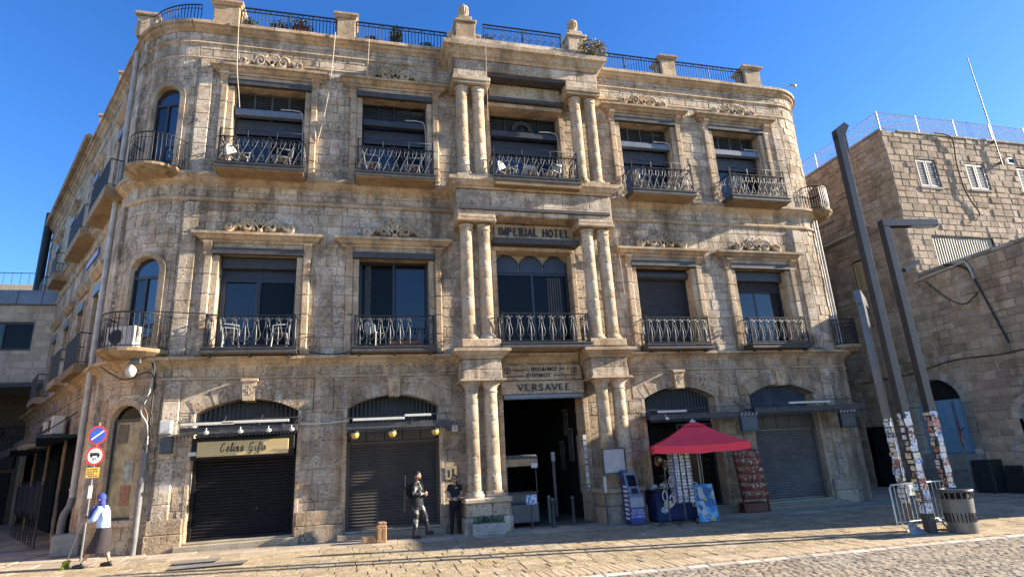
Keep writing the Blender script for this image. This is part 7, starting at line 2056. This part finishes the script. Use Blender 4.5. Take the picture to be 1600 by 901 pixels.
t = thing('broom', 'long handled broom with yellow green bristles held by the walking woman', 'broom', (-11.83, -1.84, gz(-11.8)), R_(-97))
m = MB(); m.tube([(0, .0, 1.18), (.0, -.26, .16)], .013, 7); m.build('handle', WOOD, t, None, False)
m = MB(); m.obox((0, -.27, .15), (.11, 0, 0), (0, .03, 0), (0, 0, .03)); m.build('head', mat('broom_green', (.22, .30, .02), .6), t, None, False)
m = MB()
for k in range(60): x = ru(-.11, .11); m.tube([(x, -.27 + ru(-.02, .02), .13), (x * 1.15, -.29 + ru(-.04, .04), .02)], .006, 3)
m.build('bristles', MATS['broom_green'], t, 'stuff', False)
# --- bearded man in camouflage
J = dict(pelvis=V3(0, 0, .92), waist=V3(0, 0, 1.08), chest=V3(0, .01, 1.30), neck=V3(0, .0, 1.46), skull=V3(0, -.01, 1.53),
         shL=V3(.18, .0, 1.40), elL=V3(.24, -.04, 1.13), wrL=V3(.07, -.25, 1.10), shR=V3(-.18, 0, 1.40), elR=V3(-.25, -.03, 1.13), wrR=V3(-.06, -.25, 1.14),
         hipL=V3(.09, 0, .88), knL=V3(.11, -.20, .53), anL=V3(.12, -.25, .16), toeL=V3(.12, -.37, .12), hipR=V3(-.09, 0, .88), knR=V3(-.10, -.01, .48), anR=V3(-.10, .04, .08), toeR=V3(-.11, -.09, .03))
sx_, sy_ = -4.20, -.86
t, M, hc = person('bearded man in black and pale camouflage standing sideways before the brown shutter', (sx_, sy_, gz(sx_)), R_(62), J, SKIN2, 1, R_(25), -.05, (1.0, 1.0), {'L': ((-.8, -.5, .1), (0, 1, .2)), 'R': ((.8, -.5, 0), (0, 1, .2))})
cloth(t, 'jacket', J, ['waist', 'chest', 'shL', 'elL', V3(.10, -.22, 1.105), 'shR', 'elR', V3(-.09, -.22, 1.14), V3(0, 0, .90), V3(0, 0, 1.43)], [(8, 0), (0, 1), (1, 2), (2, 3), (3, 4), (1, 5), (5, 6), (6, 7), (1, 9)],
      [(.15, .12), (.165, .125), .082, .066, .048, .082, .066, .048, (.17, .14), .07], CAMO)
cloth(t, 'trousers', J, ['pelvis', 'hipL', 'knL', V3(.12, -.245, .24), 'hipR', 'knR', V3(-.10, .03, .16), V3(0, 0, 1.04)], [(0, 1), (1, 2), (2, 3), (0, 4), (4, 5), (5, 6), (0, 7)], [(.165, .14), .118, .078, .060, .118, .078, .060, (.15, .12)], CAMO)
m = loft([((0, 0, 1.06), .165, .14), ((0, 0, .98), .185, .155), ((0, 0, .90), .205, .165), ((0, 0, .82), .20, .15)]); m.build('gear_belt', BLK, t, None, False)
m = MB(); m.tube([(.145 * math.cos(a * .524), .118 * math.sin(a * .524), .99) for a in range(12)], .022, 6, closed=True); m.build('belt', BLK2, t, None, False)
m = MB(); m.ell(hc + V3(0, .012, .03), .080, .098, .100, 14, 9, M); m.build('hair', INK, t, None, False)
m = MB(); m.ell(hc + M @ V3(0, -.062, -.085), .052, .036, .045, 10, 7, M); m.build('beard', INK, t, None, False)
for a, b in (('anL', 'toeL'), ('anR', 'toeR')):
    m = MB(); m.tube([J[a] + V3(0, 0, .18), J[a] + V3(0, 0, -.02)], [.058, .052], 10); m.build('boot_shaft', BLK2, t, None, False); shoe(t, J[a], J[b], BLK2)
kp = Matrix.Rotation(R_(62), 3, 'Z')
t = thing('backpack', 'black backpack on the back of the man in camouflage', 'backpack', (sx_, sy_, gz(sx_)), R_(62))
m = MB(); m.bbox(-.16, .16, .13, .32, 1.02, 1.42, .05); m.build('bag', BLK, t, None, False); m = MB(); m.bbox(-.11, .11, .322, .37, 1.05, 1.25, .02); m.build('pocket', BLK, t, None, False)
for q in (-.11, .11): m = MB(); m.tube([(q, .14, 1.40), (q, .02, 1.48), (q, -.12, 1.38), (q, -.13, 1.2), (q * 1.2, .0, 1.08), (q, .14, 1.05)], .018, 5); m.build('strap', BLK, t, None, False)
t = thing('rifle', 'dark rifle slung upright behind the shoulder of the man in camouflage', 'rifle', (sx_, sy_, gz(sx_)), R_(62))
m = MB(); m.tube([(-.24, .25, 1.10), (-.24, .25, 1.66)], .014, 7); m.build('barrel', INK, t, None, False); m = MB(); m.bbox(-.265, -.215, .21, .29, .98, 1.28, .01); m.build('receiver', BLK2, t, None, False); m = MB(); m.prism([(.21, .70), (.30, .70), (.285, .98), (.22, .98)], (-.26, 0, 0), (0, 1, 0), (0, 0, 1), (1, 0, 0), .04); m.build('stock', BLK2, t, None, False); m = MB(); m.prism([(.15, .98), (.21, 1.06), (.21, 1.14), (.12, 1.02)], (-.255, 0, 0), (0, 1, 0), (0, 0, 1), (1, 0, 0), .03); m.build('magazine', INK, t, None, False)
# --- woman in black leaning on the wall
J = dict(pelvis=V3(0, .02, .82), waist=V3(0, .03, .97), chest=V3(0, .04, 1.17), neck=V3(0, .02, 1.32), skull=V3(0, .0, 1.38),
         shL=V3(.155, .03, 1.26), elL=V3(.20, .0, 1.02), wrL=V3(.045, -.20, .94), shR=V3(-.155, .03, 1.26), elR=V3(-.21, .0, 1.02), wrR=V3(-.05, -.20, .93),
         hipL=V3(.08, .02, .78), knL=V3(.09, -.03, .44), anL=V3(.10, -.02, .08), toeL=V3(.12, -.14, .03), hipR=V3(-.08, .02, .78), knR=V3(-.10, -.02, .44), anR=V3(-.10, .0, .08), toeR=V3(-.13, -.12, .03))
bx_, by_ = -3.08, -.42
t, M, hc = person('woman in black clothes and sunglasses leaning on the wall with her hands together', (bx_, by_, gz(bx_)), R_(-8), J, SKIN, 1, R_(-28), .02, (.9, .9), {'L': ((-.85, -.35, -.2), (0, 1, .1)), 'R': ((.85, -.35, -.2), (0, 1, .1))})
cloth(t, 'shirt', J, ['waist', 'chest', 'shL', V3(.185, .015, 1.11), 'shR', V3(-.19, .015, 1.11), V3(0, .02, .80), V3(0, .02, 1.29)], [(6, 0), (0, 1), (1, 2), (2, 3), (1, 4), (4, 5), (1, 7)], [(.135, .115), (.15, .12), .075, .065, .075, .065, (.165, .14), .065], BLK)
cloth(t, 'trousers', J, ['pelvis', 'hipL', 'knL', V3(.10, -.02, .07), 'hipR', 'knR', V3(-.10, 0, .07)], [(0, 1), (1, 2), (2, 3), (0, 4), (4, 5), (5, 6)], [(.155, .135), .108, .075, .06, .108, .075, .06], BLK)
m = MB(); m.ell(hc + V3(0, .018, .02), .084, .098, .11, 14, 9, M); m.ell(hc + M @ V3(0, .07, -.09), .065, .045, .11, 10, 7, M); m.build('hair', mat('dark_hair', (.018, .012, .01), .5), t, None, False)
for sg in (-1, 1): m = MB(); m.ell(hc + M @ V3(sg * .033, -.088, .012), .028, .010, .02, 9, 6, M); m.build('sunglass_lens', INK, t, None, False)
m = MB(); m.tube([hc + M @ V3(-.08, 0, .02), hc + M @ V3(-.05, -.085, .02), hc + M @ V3(.05, -.085, .02), hc + M @ V3(.08, 0, .02)], .005, 5); m.build('sunglass_frame', INK, t, None, False)
shoe(t, J['anL'], J['toeL'], BLK2); shoe(t, J['anR'], J['toeR'], BLK2)
